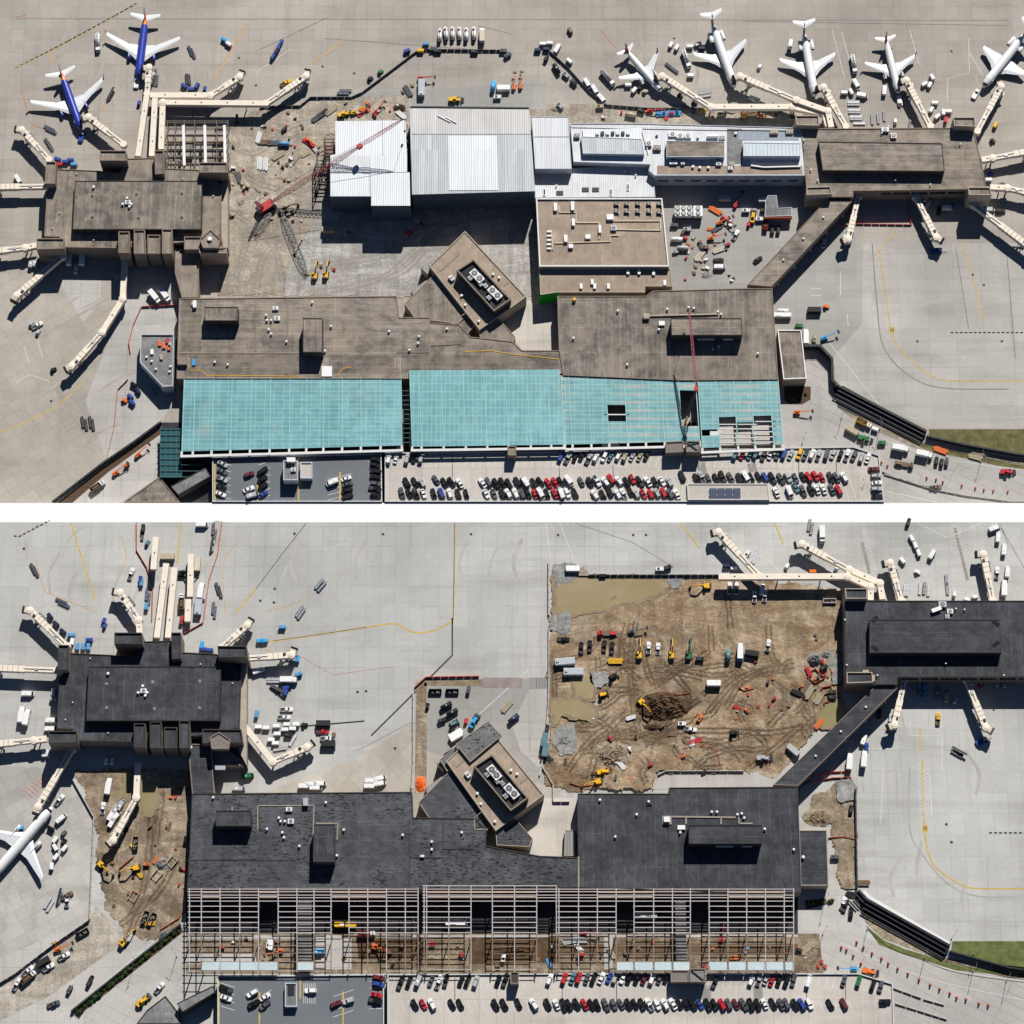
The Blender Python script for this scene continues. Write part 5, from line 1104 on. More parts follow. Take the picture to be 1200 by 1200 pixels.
def canopy(label, quad, z, glass, bars, back, holes=(), brk=None):
    """quad: roof outline; bars: x of the glazing bars at the front edge"""
    c = W(sum(p[0] for p in quad) / len(quad), sum(p[1] for p in quad) / len(quad), z); r = empty('glass_canopy', (c.x, c.y, 0)); tag(r, label, 'glass canopy')
    tl, tr, br, bl = quad
    def at(u, v): 
        a = (tl[0] + (tr[0] - tl[0]) * u, tl[1] + (tr[1] - tl[1]) * u); b = (bl[0] + (br[0] - bl[0]) * u, bl[1] + (br[1] - bl[1]) * u); return (a[0] + (b[0] - a[0]) * v, a[1] + (b[1] - a[1]) * v)
    n = len(bars) - 1; U = [(b - bl[0]) / (br[0] - bl[0]) for b in bars]
    m = MB()
    NV = 12
    for i in range(n):
        for j in range(NV):
            um, vm = (U[i] + U[i + 1]) / 2, (j + .5) / NV; x, y = at(um, vm)
            if any(h[0] < x < h[2] and h[1] < y < h[3] for h in holes): continue
            q = [local(r, *at(U[i], j / NV), z), local(r, *at(U[i], (j + 1) / NV), z), local(r, *at(U[i + 1], (j + 1) / NV), z), local(r, *at(U[i + 1], j / NV), z)]
            vs = q + [v - Vector((0, 0, .12)) for v in q]; m.add(vs, [[0, 1, 2, 3], [7, 6, 5, 4], [0, 4, 5, 1], [1, 5, 6, 2], [2, 6, 7, 3], [3, 7, 4, 0]])
    m.build('glass_roof', glass, r)
    for h in holes:
        if h[0] > 820:
            for k in range(1, 6): y = h[1] + (h[3] - h[1]) * k / 6; MB().beam(local(r, h[0], y, z - .2), local(r, h[2] + 1, y, z - .2), .45, .4).build('purlin', FRAMEW, r)
        elif h[2] < 740: MB().beam(local(r, h[0] - 2, 486, z - .3), local(r, h[2] + 2, 486, z - .3), .6, .6).build('purlin', FRAMEW, r)
    for u in U:
        MB().beam(local(r, *at(u, 0), z + .1), local(r, *at(u, 1), z + .1), .34, .22).build('glazing_bar', BARW, r)
        a = local(r, *at(u, .02), z - .6); b = local(r, *at(u, 1), z - .6); MB().beam(a, b, .4, .9).build('rafter', FRAMEW, r)
        for v in (.05, .6): p = local(r, *at(u, v), z - 1); MB().cyl((p.x, p.y, .0), p, .35, n=8).build('column', FRAMEW, r)
        if brk:
            p = local(r, *at(u, 1), z - .25); q = p + Vector((0, -(brk), -.1)); MB().beam(p, q, 1.15, .7).build('bracket', FRAMEW, r)
    if brk:
        p, q = local(r, bl[0], bl[1], z), local(r, br[0], br[1], z); e = Vector((0, -brk - .5, -.5))
        MB().beam(p + e - Vector((.7, 0, 0)), q + e + Vector((.7, 0, 0)), 1.3, 1.0).build('front_beam', FRAMEW, r)
        MB().beam(p + Vector((0, -brk * .5, -5.2)), q + Vector((0, -brk * .5, -5.2)), brk * .8, .3).build('lower_deck', plain('stained_deck', (.16, .13, .1), .9, 0, .3), r)
    return r
canopy('left flat section of the teal glass canopy', [(216, 443), (470, 442), (471, 522), (213, 529)], 10.9, TEAL, [213, 226, 248, 270, 293, 316, 339, 359, 379, 401, 423, 446, 471], 0, (), 2.2)
canopy('raised middle section of the teal glass canopy', [(480, 434), (655, 433), (661, 521), (483, 523.5)], 12.4, TEAL2, [483, 494, 520, 546, 571, 596, 622, 646, 661], 0, (), 1.5)
canopy('streaked right section of the teal canopy with two dark openings', [(657, 440), (815, 446), (820, 517), (662, 521)], 11.0, TEAL3, [662, 671, 693, 714, 736, 757, 779, 800, 820], 0, ((710, 474, 735, 494), (795, 456, 817, 499)), 2.2)
canopy('far right teal canopy section with missing glass at its front', [(817.5, 440), (911, 438), (918, 521), (823, 525)], 11.1, TEAL3, [823, 844, 865, 885, 907, 918], 0, ((843, 492, 864, 524), (864, 492, 886, 524), (885, 488, 908, 524), (832, 505, 844, 511)), 2.0)
r = building('service_deck', 'pale service deck showing through the missing glass of the teal canopy', [(838, 487), (912, 487), (914, 520), (839, 522)], 7.4, CONC_WALL, DECK, 0, 'deck')
g = empty('canopy_gap', W(475, 489)); g.name = 'grated_link'; tag(g, 'dark grated strip between the left and raised teal canopies', 'grating')
for i in range(12): y = 458 + i * 5.5; MB().beam(local(g, 470.5, y, 10.6), local(g, 481, y, 10.6), .3).build('cross_bar', plain('green_steel', (.05, .13, .12), .6), g)
for x in (471, 480.5): MB().beam(local(g, x, 457, 10.3), local(g, x, 524, 10.3), .35).build('side_bar', DARKSTEEL, g)
tr = empty('glass_trellis', W(199, 530)); tag(tr, 'dark teal glass trellis hanging off the left end of the teal canopy', 'trellis')
for i in range(5): MB().beam(local(tr, 188 + i * 6.2, 500 + i, 6), local(tr, 188 + i * 6.2, 560, 6), .3).build('long_bar', plain('green_steel', (.05, .13, .12), .6), tr)
for i in range(9): MB().beam(local(tr, 187, 503 + i * 7, 6.2), local(tr, 240 if i > 5 else 213, 503 + i * 7, 6.2), .3).build('cross_bar', plain('green_steel', (.05, .13, .12), .6), tr)
m = MB(); q = [local(tr, 188, 502, 5.8), local(tr, 213, 502, 5.8), local(tr, 213, 560, 5.8), local(tr, 188, 560, 5.8)]; m.add(q + [v - Vector((0, 0, .1)) for v in q], [[3, 2, 1, 0], [4, 5, 6, 7], [0, 1, 5, 4], [1, 2, 6, 5], [2, 3, 7, 6], [3, 0, 4, 7]]); m.build('glass', plain('dark_teal_glass', (.03, .10, .12), .25, 0, .2), tr)
for x in (189, 212):
    for y in (505, 555): p = local(tr, x, y, 5.8); MB().cyl((p.x, p.y, 0), p, .25, n=8).build('column', DARKSTEEL, tr)
# ================================================================== PARKING DECKS
def deck(label, px, z, m, par=True):
    c = W(sum(p[0] for p in px) / len(px), sum(p[1] for p in px) / len(px), z); r = empty('parking_deck', (c.x, c.y, 0)); tag(r, label, 'parking deck')
    block(r, px, -.4, z, CONC_WALL, m, .9, ('wall', 'deck', 'parapet'), trim=plain('pale_parapet', (.55, .56, .56), .7), pt=.5); return r
def stripes(name, segs, w_, m, z): 
    mb = MB()
    for a, b in segs: ribbon_mb(mb, [a, b], w_, z, False)
    return tag(mb.build(name, m), kind='structure')
ZD = 8.0
dk = deck('dark asphalt parking deck at the lower left of the upper photo', [(249, 536), (447, 532), (448, 588.5), (249, 588.5)], ZD, ASPH)
dl = deck('pale concrete parking deck full of cars in the upper photo', [(451, 531), (700, 529), (1000, 524), (1030, 534), (1036, 588.5), (451, 588.5)], ZD, DECK)
def rail(r, pts, z):
    for a, b in zip(pts, pts[1:]): MB().beam(local(r, *a, z), local(r, *b, z), .2, .2).build('hand_rail', WHITETRIM, r)
stripes('parking_marking', [((255 + k * .0, 541 + k * 8), (271, 545 + k * 8)) for k in range(6)] + [((303, 545 + k * 8), (317, 540 + k * 8)) for k in range(6)] + [((432, 541 + k * 7.4), (446, 541 + k * 7.4)) for k in range(7)] + [((384 + 0, 562 + k * 6), (412, 555 + k * 6)) for k in range(5)], .22, WLINE, ZD + .02)
stripes('parking_marking', [((251.8, 538), (251.8, 588)), ((398.5, 553), (398.5, 588)), ((446, 536), (446, 588)), ((349.5, 534), (350, 588)), ((301.5, 566), (302.5, 588))], .7, YLINE, ZD + .03)
def lot_lines(y0, y1, xs, lean): return [((x, y0), (x - lean, y1)) for x in xs]
stripes('parking_marking', lot_lines(533, 547, [498 + i * 8.6 for i in range(59)], 5), .22, WLINE, ZD + .02)
stripes('parking_marking', lot_lines(558, 572, [470 + i * 8.6 for i in range(62)], -4), .22, WLINE, ZD + .02); stripes('parking_marking', lot_lines(572, 586, [470 + i * 8.6 for i in range(38)] + [905 + i * 8.6 for i in range(12)], -4), .22, WLINE, ZD + .02)
stripes('deck_joint', [((530, 532), (530, 560)), ((655, 548), (656, 560)), ((718, 545), (719, 560)), ((936, 540), (936, 555)), ((980, 540), (980, 555))], .35, BLINE, ZD + .02)
stripes('parking_marking', [((821, 542), (824, 556)), ((880, 543), (883, 553))], 4.5, plain('grey_stain', (.26, .25, .235), .9, 0, .15), ZD + .015)
# stair and lift blocks standing on the decks
def stairblock(label, px, z0, z1, roof, wall=None):
    r = building('stair_block', label, px, z1, wall or CONC_WALL, roof, .6, 'stair block', pt=.5, z0=z0); return r
r = stairblock('pale stair tower on the dark parking deck, upper photo', [(332, 540), (349, 540), (349, 563), (332, 563)], ZD, ZD + 6, GREYR, PALEW)
rbox(r, 'upper_room', 336, 536, 346, 541, ZD + 6, 2.5, WHITE); fan_unit(r, 344, 551, ZD + 6, 2.5, 2, 1.2)
r = stairblock('lattice covered ramp block beside the pale stair tower', [(352, 542), (366, 542), (366, 561), (352, 561)], ZD, ZD + 3.5, DECK, PALEW)
for i in range(6): MB().beam(local(r, 353 + i * 2.4, 543, ZD + 1.8), local(r, 353 + i * 2.4, 553, ZD + 1.8), .2).beam(local(r, 353, 543 + i * 2, ZD + 1.9), local(r, 366, 543 + i * 2, ZD + 1.9), .2).build('lattice', WHITETRIM, r)
r = stairblock('twin brown lift tower in front of the teal canopy beside the parking row', [(780, 518), (801, 517), (801, 530), (780, 531)], ZD, ZD + 6, DEBRIS, BROWNW)
r = stairblock('grey grated lift tower in front of the teal canopy openings', [(804, 517), (820, 517), (821, 530), (804, 530)], ZD, ZD + 7, GREYR, BROWNW)
for a, b in (((805, 518), (819, 529)), ((805, 522), (819, 518))): MB().beam(local(r, *a, ZD + 7.5), local(r, *b, ZD + 7.5), .4).build('roof_brace', DARKSTEEL, r)
stairblock('small dark lift hut between canopy and parking row, upper photo', [(595, 523), (605, 523), (605, 534), (595, 534)], ZD, ZD + 6, BROWN, BROWNW)
r = building('raised_deck', 'raised tan deck with solar panels at the bottom of the upper photo', [(805, 567), (900, 567), (902, 586), (806, 586)], ZD + 1.5, CONC_WALL, DECK, .4, 'parking deck', pt=.5, trim=plain('pale_parapet', (.55, .56, .56), .7), z0=ZD)
SOL = plain('solar_glass', (.10, .13, .19), .15, 0, .1, .5, .6)
for i in range(4):
    for j in range(2):
        x0, y0 = 831 + i * 9.3, 573 + j * 5.8; a, b = local(r, x0, y0, ZD + 1.5), local(r, x0 + 8.8, y0 + 5.4, ZD + 1.5); m = MB()
        p = MB().add([(a.x, b.y, ZD + 1.9), (b.x, b.y, ZD + 1.9), (b.x, a.y, ZD + 2.5), (a.x, a.y, ZD + 2.5), (a.x, b.y, ZD + 1.8), (b.x, b.y, ZD + 1.8), (b.x, a.y, ZD + 2.4), (a.x, a.y, ZD + 2.4)], [[0, 1, 2, 3], [7, 6, 5, 4], [0, 4, 5, 1], [1, 5, 6, 2], [2, 6, 7, 3], [3, 7, 4, 0]]).build('solar_panel', SOL, r)
        for k in range(1, 4): q = a.x + (b.x - a.x) * k / 4; m.beam((q, b.y, ZD + 1.94), (q, a.y, ZD + 2.54), .08, .05)
        m.build('panel_frame', STEEL, p)
# parked cars, upper decks
R1 = 'row along the teal canopy'
row(R1, list(zip([455, 464, 477, 485, 494], [538, 538, 538, 537, 537], 'wwsks')), 78, ZD, 'upper')
row(R1, list(zip([657, 665.5, 674, 682, 690.5, 698, 707.5, 715.5, 724.5, 732.5, 741, 750, 758], [536, 537, 537, 536, 537, 537, 536, 536, 535, 535, 535, 535, 535], 'bskkswwcwtstk')), 66, ZD, 'upper')
row(R1, list(zip([861, 870, 878, 886, 895, 902, 911, 919, 927, 937, 944, 951, 959.5, 968, 976, 984, 992.5, 1000.5, 1009, 1017], [533.5] * 16 + [534, 535, 537, 538], 'crccgwgbsygwsgskwgsw')), 68, ZD, 'upper')
R2 = 'upper middle row'; R3 = 'lowest row'
row(R2, list(zip([477, 486, 495, 511, 521, 529, 539], [566, 565, 567, 563, 566, 566, 567], 'kksgkkw')), 122, ZD, 'upper')
row(R3, list(zip([471, 479, 487, 496, 508, 517, 527, 537, 546], [579] * 9, 'gkkwkbwkk')), 110, ZD, 'upper')
row(R2, list(zip([565, 572, 581, 589, 596, 606, 615, 625, 633, 643, 650, 657, 666], [566, 566, 567, 566, 567, 565, 565, 566, 565, 566, 566, 565, 564], 'wgkkkkwkkrrkw')), 122, ZD, 'upper')
row(R3, list(zip([570, 579, 589, 596, 604, 612, 619, 627, 633.5, 641, 650, 658, 665, 674], [579] * 14, 'wgkwwgkrwkrwwk')), 115, ZD, 'upper')
row(R2, list(zip([681, 691, 699, 709, 716, 725, 734, 741, 750, 759, 768, 776, 784.5], [565, 565, 564, 565, 562, 564, 565, 562, 565, 565, 566, 565, 566], 'gkwwrwkrkwkws')), 122, ZD, 'upper')
row(R3, list(zip([697, 706, 715, 724, 730, 739, 746, 754, 762, 770, 777.5, 785, 793], [580, 580, 577, 580, 579, 577, 579, 579, 580, 579, 578, 579, 580], 'wkkwwksrrsrgw')), 118, ZD, 'upper')
row(R2, list(zip([799, 815, 822.5, 830, 839, 846, 856, 866, 874, 880, 889, 896, 905, 907 + 8, 923, 932, 941, 947.5, 955, 963, 973, 980, 989], [558, 561, 560, 561, 561, 559, 560, 561, 560, 560, 559, 560] + [561] * 2 + [560, 561] + [559, 560, 558] + [560] * 4, 'kksgkkgkwkkbkgsgkrrrkgw')), 118, ZD, 'upper')
row(R3, list(zip([909, 925, 932.5, 941, 950, 957.5, 965, 974, 982.5], [577, 577, 572, 576, 575, 574, 574, 574, 575], 'wwcgkwwgr')), 116, ZD, 'upper')
row('right end column', list(zip([1024, 1026, 1027, 1027, 1028], [551, 558, 566, 574, 582], 'mswsk')), 2, ZD, 'upper')
row('left column of the dark deck', list(zip([261, 261, 260, 260, 259], [545, 553, 562, 571, 580], 'sgskw')), -24, ZD, 'upper')
row('second column of the dark deck', list(zip([292, 292, 296], [556, 574, 581], 'mws')), 20, ZD, 'upper')
row('third column of the dark deck', list(zip([308, 308, 308, 308], [553, 562, 571, 580], 'kkkb')), 35, ZD, 'upper')
row('double row of the dark deck', list(zip([390, 406, 407, 407, 407], [566, 561, 568, 575, 582], 'wwgkk')), 22, ZD, 'upper')
row('right column of the dark deck', list(zip([440] * 7, [539, 546, 553, 560, 567, 574, 581], 'kkkkgkk')), -12, ZD, 'upper')
# ================================================================== UPPER AIRCRAFT
BL = ('royal_blue', (.022, .045, .36)); SW = [('red', (.55, .04, .04)), ('orange', (.8, .25, .02)), ('yellow', (.8, .5, .03))]
plane((162, 92), (171, 18), (124, 40), (211, 46), 'blue airliner with red and yellow tail at the top, nose at the cream walkway', BL, [('red', (.55, .04, .04)), ('orange', (.8, .25, .02)), BL], tailcol=[('yellow', (.8, .5, .03)), ('orange', (.8, .25, .02)), ('red', (.55, .04, .04))], engcol=BL, winglet=('red', (.5, .05, .05)))
plane((95, 152), (71, 84), (34, 120), (121, 94), 'blue airliner with orange tail at the left edge, nose pointing at the concourse', BL, [('orange', (.8, .25, .02)), ('red', (.55, .04, .04)), BL], tailcol=[('yellow', (.8, .5, .03)), ('orange', (.8, .25, .02)), ('red', (.55, .04, .04))], engcol=BL, winglet=('blue', (.02, .04, .3)))
WH = ('white', (.78, .78, .78)); NV = ('navy', (.03, .04, .13)); RD = ('crimson', (.4, .03, .05))
plane((775, 107), (732, 58), (725, 92), (771, 61), 'leftmost white jet, small, with crimson fin, wing pointing at a tanker', WH, [RD, RD, NV], winglet=('navy', (.03, .04, .13)), wing=(.66, .68, .7), tailcol=[RD], ts=.42)
plane((861, 102), (833, 26), (808, 63), (871, 51), 'white jet with rear engines and high tail, second white jet from left', WH, [NV, RD, NV], eng='tail', ttail=True, wing=(.66, .68, .7), tailcol=[NV], ts=.44)
plane((955, 113), (941, 36), (910, 69), (976, 66), 'white jet with rear engines parked nose to the concourse, third white jet', WH, [RD, NV, NV], eng='tail', ttail=True, wing=(.66, .68, .7), tailcol=[NV], ts=.44)
plane((1053, 109), (1037, 44), (1013, 74), (1073, 66), 'white jet with crimson fin and winglets, second white jet from the right', WH, [RD, RD, RD], winglet=('navy', (.03, .04, .13)), wing=(.66, .68, .7), tailcol=[RD], ts=.42)
plane((1152, 102), (1203, 38), (1152, 55), None, 'white rear engined jet cut off by the right edge, facing lower left', WH, [NV, RD, NV], eng='tail', ttail=True, wing=(.66, .68, .7), tailcol=[NV], ts=.44)
# ================================================================== UPPER JET BRIDGES
bridge([(162, 184), (172, 114)], 'leftmost of the three parallel cream walkways above the left concourse', fixed=True, z=7.2)
bridge([(178, 184), (182, 116)], 'middle of the three parallel cream walkways above the left concourse', fixed=True, z=7.05)
bridge([(189, 176), (191, 121), (312, 122)], 'long right angled cream walkway running past the bare steel frame', fixed=True, z=6.9)
bridge([(176, 112.5), (247, 112.5), (281, 91)], 'cream bridge running right to an empty stand above the steel frame', cabdir=70)
bridge([(172.5, 111), (175, 80)], 'short cream bridge reaching the nose of the upper blue jet', cabdir=190)
bridge([(312, 122), (359, 90)], 'cream bridge at the right end of the long walkway near a yellow truck', cabdir=80)
bridge([(145, 170), (104, 138)], 'cream bridge reaching the lower blue jet', cabdir=200)
bridge([(58, 188), (26, 153)], 'cream bridge at the left edge beside dark dollies', cabdir=170)
bridge([(57, 219), (-12, 220)], 'cream bridge leaving the left edge beside the left concourse', cabdir=170)
bridge([(44, 288), (30, 291), (-14, 296)], 'lower cream bridge leaving the left edge beside the left concourse', cabdir=170)
bridge([(73, 301), (20, 347)], 'ribbed cream bridge pointing to the lower left edge of the apron', cabdir=240)
bridge([(147, 298), (144, 351), (120, 390), (84, 430)], 'long bent cream bridge below the left concourse, cabin over the apron', cabdir=210)
bridge([(970, 149), (966, 134), (928, 126), (833, 126), (776, 90)], 'longest cream bridge, running left from right concourse to the small white jet', cabdir=200)
bridge([(974, 150), (970, 131), (933, 118), (867, 90)], 'cream bridge bent toward the second white jet', cabdir=200, z=7.4)
bridge([(991, 149), (965, 103)], 'straight cream bridge reaching the third white jet', cabdir=195)
bridge([(1090, 149), (1062, 95)], 'straight cream bridge reaching the red-finned white jet', cabdir=195)
bridge([(1145, 155), (1173, 102)], 'cream bridge near the cut-off right jet', cabdir=110)
bridge([(1150, 188), (1163, 186), (1215, 176)], 'upper cream bridge leaving the right edge', cabdir=20)
bridge([(1160, 220), (1180, 221), (1220, 230)], 'lower cream bridge leaving the right edge', cabdir=20)
bridge([(1006, 230), (994, 281)], 'left cream bridge on the shaded side of the right concourse', cabdir=200)
bridge([(1073, 231), (1097, 279)], 'middle cream bridge on the shaded side of the right concourse', cabdir=330)
bridge([(1140, 240), (1206, 290)], 'right cream bridge on the shaded side of the right concourse', cabdir=330)
# ================================================================== CRANES
c = W(314, 243); cr = empty('crawler_crane', (c.x, c.y, 0), 0); tag(cr, 'red lattice crawler crane with long boom over the small white roof', 'crane')
a = heading(314, 243, 33)
for s in (-1, 1):
    q = Vector((-math.sin(a), math.cos(a), 0)) * s * 2.6; d = Vector((math.cos(a), math.sin(a), 0))
    MB().beam(q - d * 4 + Vector((0, 0, .7)), q + d * 4 + Vector((0, 0, .7)), 1.2, 1.4).build('track', RUBBER, cr)
d = Vector((math.cos(a), math.sin(a), 0)); MB().beam(-d * 5 + Vector((0, 0, 2.6)), d * 3 + Vector((0, 0, 2.6)), 4.4, 2.2).build('engine_house', RED, cr); MB().beam(-d * 6.5 + Vector((0, 0, 2.6)), -d * 5 + Vector((0, 0, 2.6)), 5.0, 2.6).build('counterweight', DARKSTEEL, cr)
MB().box(d.x * 2.5 + d.y * 2.8, d.y * 2.5 - d.x * 2.8, 2.8, 1.8, 1.6, 2.2, a).build('cab', GLASS, cr)
tip = local(cr, 473, 139, 38); CRANE = plain('crane_red', (.20, .018, .03), .5, 0, .15); PINK = plain('faded_crane_red', (.42, .1, .12), .5, 0, .1)
md = tip * .68 + Vector((0, 0, 1)); MB().lattice(d * 2 + Vector((0, 0, 3)), md, 2.2, 2.0, 3.0, .17).build('lower_boom', CRANE, cr); MB().lattice(md, tip, 1.8, 1.1, 2.8, .13).build('upper_boom', PINK, cr)
MB().lattice(-d * 3 + Vector((0, 0, 3.5)), -d * 7 + Vector((0, 0, 15)), 1.8, 1.2, 2, .2).build('mast', CRANE, cr)
MB().beam(-d * 7 + Vector((0, 0, 15)), tip, .14).beam(-d * 7 + Vector((0, 0, 15)), -d * 6 + Vector((0, 0, 3.5)), .14).build('pendant_line', DARKSTEEL, cr)
MB().box(*md, 2.6, 2.2, 2.6, a).build('boom_head', RED, cr); MB().beam(tip, tip - Vector((0, 0, 14)), .12).box(tip.x, tip.y, tip.z - 14.6, 1.0, .8, 1.4).build('hook_block', DARKSTEEL, cr)
LB = plain('grey_lattice_steel', (.16, .165, .17), .6, .3)
for p0, p1, w_, lab in (((331, 252), (360, 322), 3.4, 'long grey lattice boom section lying below the red crane'), ((300, 275), (318, 252), 3.0, 'short grey lattice boom section lying beside the red crane base')):
    c = W(*p0); o = empty('boom_section', (c.x, c.y, 0)); tag(o, lab, 'crane boom'); e = W(*p1) - c; MB().lattice((0, 0, 2.2), (e.x, e.y, 2.2), w_ * .9, w_ * .9, 3.4, .17).build('lattice', LB, o); MB().box(0, 0, .3, 3, 1, .6).box(e.x, e.y, .3, 3, 1, .6).build('timber_block', plain('timber', (.3, .2, .11), .9, 0, .25), o)
c = W(803, 497); cr = empty('tower_crane', (c.x, c.y, 0)); tag(cr, 'thin red and black crane rising through the dark canopy opening', 'crane')
k = local(cr, 816, 456, 30); MB().lattice((0, 0, 3), k, 1.6, 1.4, 2.4, .18).build('mast', DARKSTEEL, cr); t2 = local(cr, 807.5, 362, 36); MB().lattice(k, t2, 1.5, .9, 2.4, .18).build('jib', PINK, cr)
MB().box(k.x, k.y, k.z, 2.2, 2.2, 2.2).build('boom_head', RED, cr); MB().box(0, 0, 1.6, 7, 3, 2.4, 1).build('carrier', BEIGEW, cr); MB().beam(k + Vector((0, 0, 1)), t2, .14).beam(t2, t2 - Vector((0, 0, 10)), .12).build('hoist_rope', DARKSTEEL, cr); MB().box(t2.x, t2.y, t2.z - 10.5, .8, .8, 1.2).build('hook', DARKSTEEL, cr)
# scaffold next to the crane boom
def scaffold(label, px, floors, fh, nx, ny, m, t=.3, loads=0):
    c = W((px[0] + px[2]) / 2, (px[1] + px[3]) / 2); o = empty('scaffold_tower', (c.x, c.y, 0)); tag(o, label, 'scaffold')
    for i in range(nx + 1):
        for j in range(ny + 1):
            x, y = px[0] + (px[2] - px[0]) * i / nx, px[1] + (px[3] - px[1]) * j / ny; p = local(o, x, y, floors * fh); MB().beam((p.x, p.y, 0), p, t).build('standard', m, o)
    for f in range(1, floors + 1):
        z = f * fh; q = MB()
        for i in range(nx + 1): x = px[0] + (px[2] - px[0]) * i / nx; a, b = local(o, x, px[1], floors * fh), local(o, x, px[3], floors * fh); q.beam((a.x, a.y, z), (b.x, b.y, z), t)
        for j in range(ny + 1): y = px[1] + (px[3] - px[1]) * j / ny; a, b = local(o, px[0], y, floors * fh), local(o, px[2], y, floors * fh); q.beam((a.x, a.y, z + .02), (b.x, b.y, z + .02), t * .9)
        q.build('ledger', m, o)
    return o
RST = plain('maroon_steel', (.10, .03, .035), .6, 0, .2)
scaffold('maroon steel platform frame overhanging the small white roof', (380, 163, 410, 181), 4, 4, 3, 2, RST, .5)
scaffold('narrow dark steel stair frame at the left of the small white roof', (371, 178, 386, 219), 2, 4.5, 1, 4, ST, .45)
# ================================================================== BARRIERS
def barrier(label, pts, h=1.1, t=.7, m=None, posts=False, name='barrier_wall', cat='barrier'):
    c = W(*pts[0]); o = empty(name, (c.x, c.y, 0)); tag(o, label, cat)
    Q = [local(o, x, y, 0) for x, y in pts]; mb = MB()
    for a, b in zip(Q, Q[1:]):
        d = (b - a).normalized(); n = max(1, int((b - a).length / 3.8))
        for i in range(n):
            p, q = a.lerp(b, i / n), a.lerp(b, (i + .94) / n); mb.beam((p.x, p.y, h * .2), (q.x, q.y, h * .2), t, h * .4); mb.beam((p.x, p.y, h * .7), (q.x, q.y, h * .7), t * .45, h * .6)
    mb.build('wall_panels', m or CONC_WALL, o)
    if posts:
        q = MB()
        for a, b in zip(Q, Q[1:]):
            n = max(1, int((b - a).length / 6))
            for i in range(n): p = a.lerp(b, i / n); q.beam((p.x, p.y, 0), (p.x, p.y, h + .4), .22)
        q.build('fence_posts', DARKSTEEL, o)
    return o
DKW = plain('dark_barrier', (.07, .075, .085), .7, 0, .2, .4)
barrier('dark barrier wall running diagonally below the deicing truck row', [(305, 126), (352, 125), (364, 115), (412, 115), (425, 109), (487, 62), (500, 59), (590, 60)], 1.6, .6, DKW, True)
barrier('dark barrier wall curving down to the right cream walkway, lined with carts', [(644, 61), (665, 80), (690, 108), (710, 124), (760, 128), (826, 128)], 1.6, .6, DKW, True)
barrier('thin barrier along the right edge of the diamond building plaza, upper photo', [(648, 350), (655, 352)], 1.2, .5)
barrier('red fence line curving around a hexagonal building', [(205, 358), (166, 360), (156, 382), (151, 402), (153, 415)], 1.3, .35, plain('red_fence', (.55, .09, .06), .7), name='safety_fence', cat='fence')
barrier('pink red fence beside the dark planted strip, upper photo', [(150, 445), (138, 457), (134, 500), (125, 538)], 1.2, .35, plain('faded_red_fence', (.5, .25, .18), .7), name='safety_fence', cat='fence')
barrier('red fence line across the shaded stand below the right concourse', [(985, 265), (1003, 263), (1068, 264), (1063, 240)], 1.1, .35, plain('red_fence', (.55, .09, .06), .7), name='safety_fence', cat='fence')
def wallrun(label, pts, h, t, m, name='retaining_wall', rails=0):
    c = W(*pts[0]); o = empty(name, (c.x, c.y, 0)); tag(o, label, 'wall'); Q = [local(o, x, y, 0) for x, y in pts]; L = []; Rr = []
    for i, p in enumerate(Q):
        d = (Q[min(i + 1, len(Q) - 1)] - Q[max(0, i - 1)]).normalized(); s = Vector((-d.y, d.x, 0)) * t / 2; L.append(p + s); Rr.append(p - s)
    MB().rings([[(a.x, a.y, -.3), (b.x, b.y, -.3), (b.x, b.y, h), (a.x, a.y, h)] for a, b in zip(L, Rr)]).build('wall', m, o)
    q = MB()
    for a, b in zip(Q, Q[1:]):
        n = max(1, int((b - a).length / 4))
        for i in range(n): p = a.lerp(b, (i + .5) / n); q.box(p.x, p.y, h + .5, .2, .2, 1.0, 0)
        q.beam((a.x, a.y, h + 1), (b.x, b.y, h + 1), .12)
    q.build('railing', DARKSTEEL, o)
    for k in range(rails):
        q = MB()
        for a, b in zip(Q, Q[1:]): off = Vector((-(b - a).normalized().y, (b - a).normalized().x, 0)) * -(2.2 + k * 2.2); q.beam(a + off + Vector((0, 0, h * (.75 - .22 * k))), b + off + Vector((0, 0, h * (.75 - .22 * k))), .5, .5)
        q.build('slope_rail', DARKSTEEL, o)
    return o
BLKP = plain('black_wall_panels', (.022, .025, .03), .5, 0, .2, .3)
wallrun('black retaining wall zigzagging around the road ramp, upper photo', [(942, 409), (960, 409), (974, 424), (975, 449), (981, 456)], 5, 1.4, BLKP)
sheet('dark_slope', [(976, 455), (988, 452), (1086, 506), (1080, 521), (982, 478)], 8, BLKP)
wallrun('black sloping retaining wall with rails between apron and road', [(982, 455), (1085, 508)], 3.5, 1.2, BLKP, rails=3)
wallrun('low black wall along the right road below the grass patch', [(1085, 513), (1130, 523), (1190, 534), (1260, 541)], 3, .8, BLKP)
wallrun('dark wall along the planted strip at lower left, upper photo', [(62, 590), (120, 545), (158, 519), (189, 496)], 2.5, 1.0, BLKP)
sheet('planted_bed', [(66, 590), (122, 547), (190, 499), (192, 506), (126, 554), (84, 590)], 6, MULCH)
barrier('long concrete median in the lower right road, upper photo', [(1036, 556), (1090, 573), (1130, 581), (1185, 588), (1230, 588)], 1.0, .8)
barrier('upper concrete median in the lower right road, upper photo', [(1034, 553), (1058, 563)], 1.0, .8); barrier('short concrete median right of the upper median, upper photo', [(1061, 564), (1090, 571)], 1.0, .8)
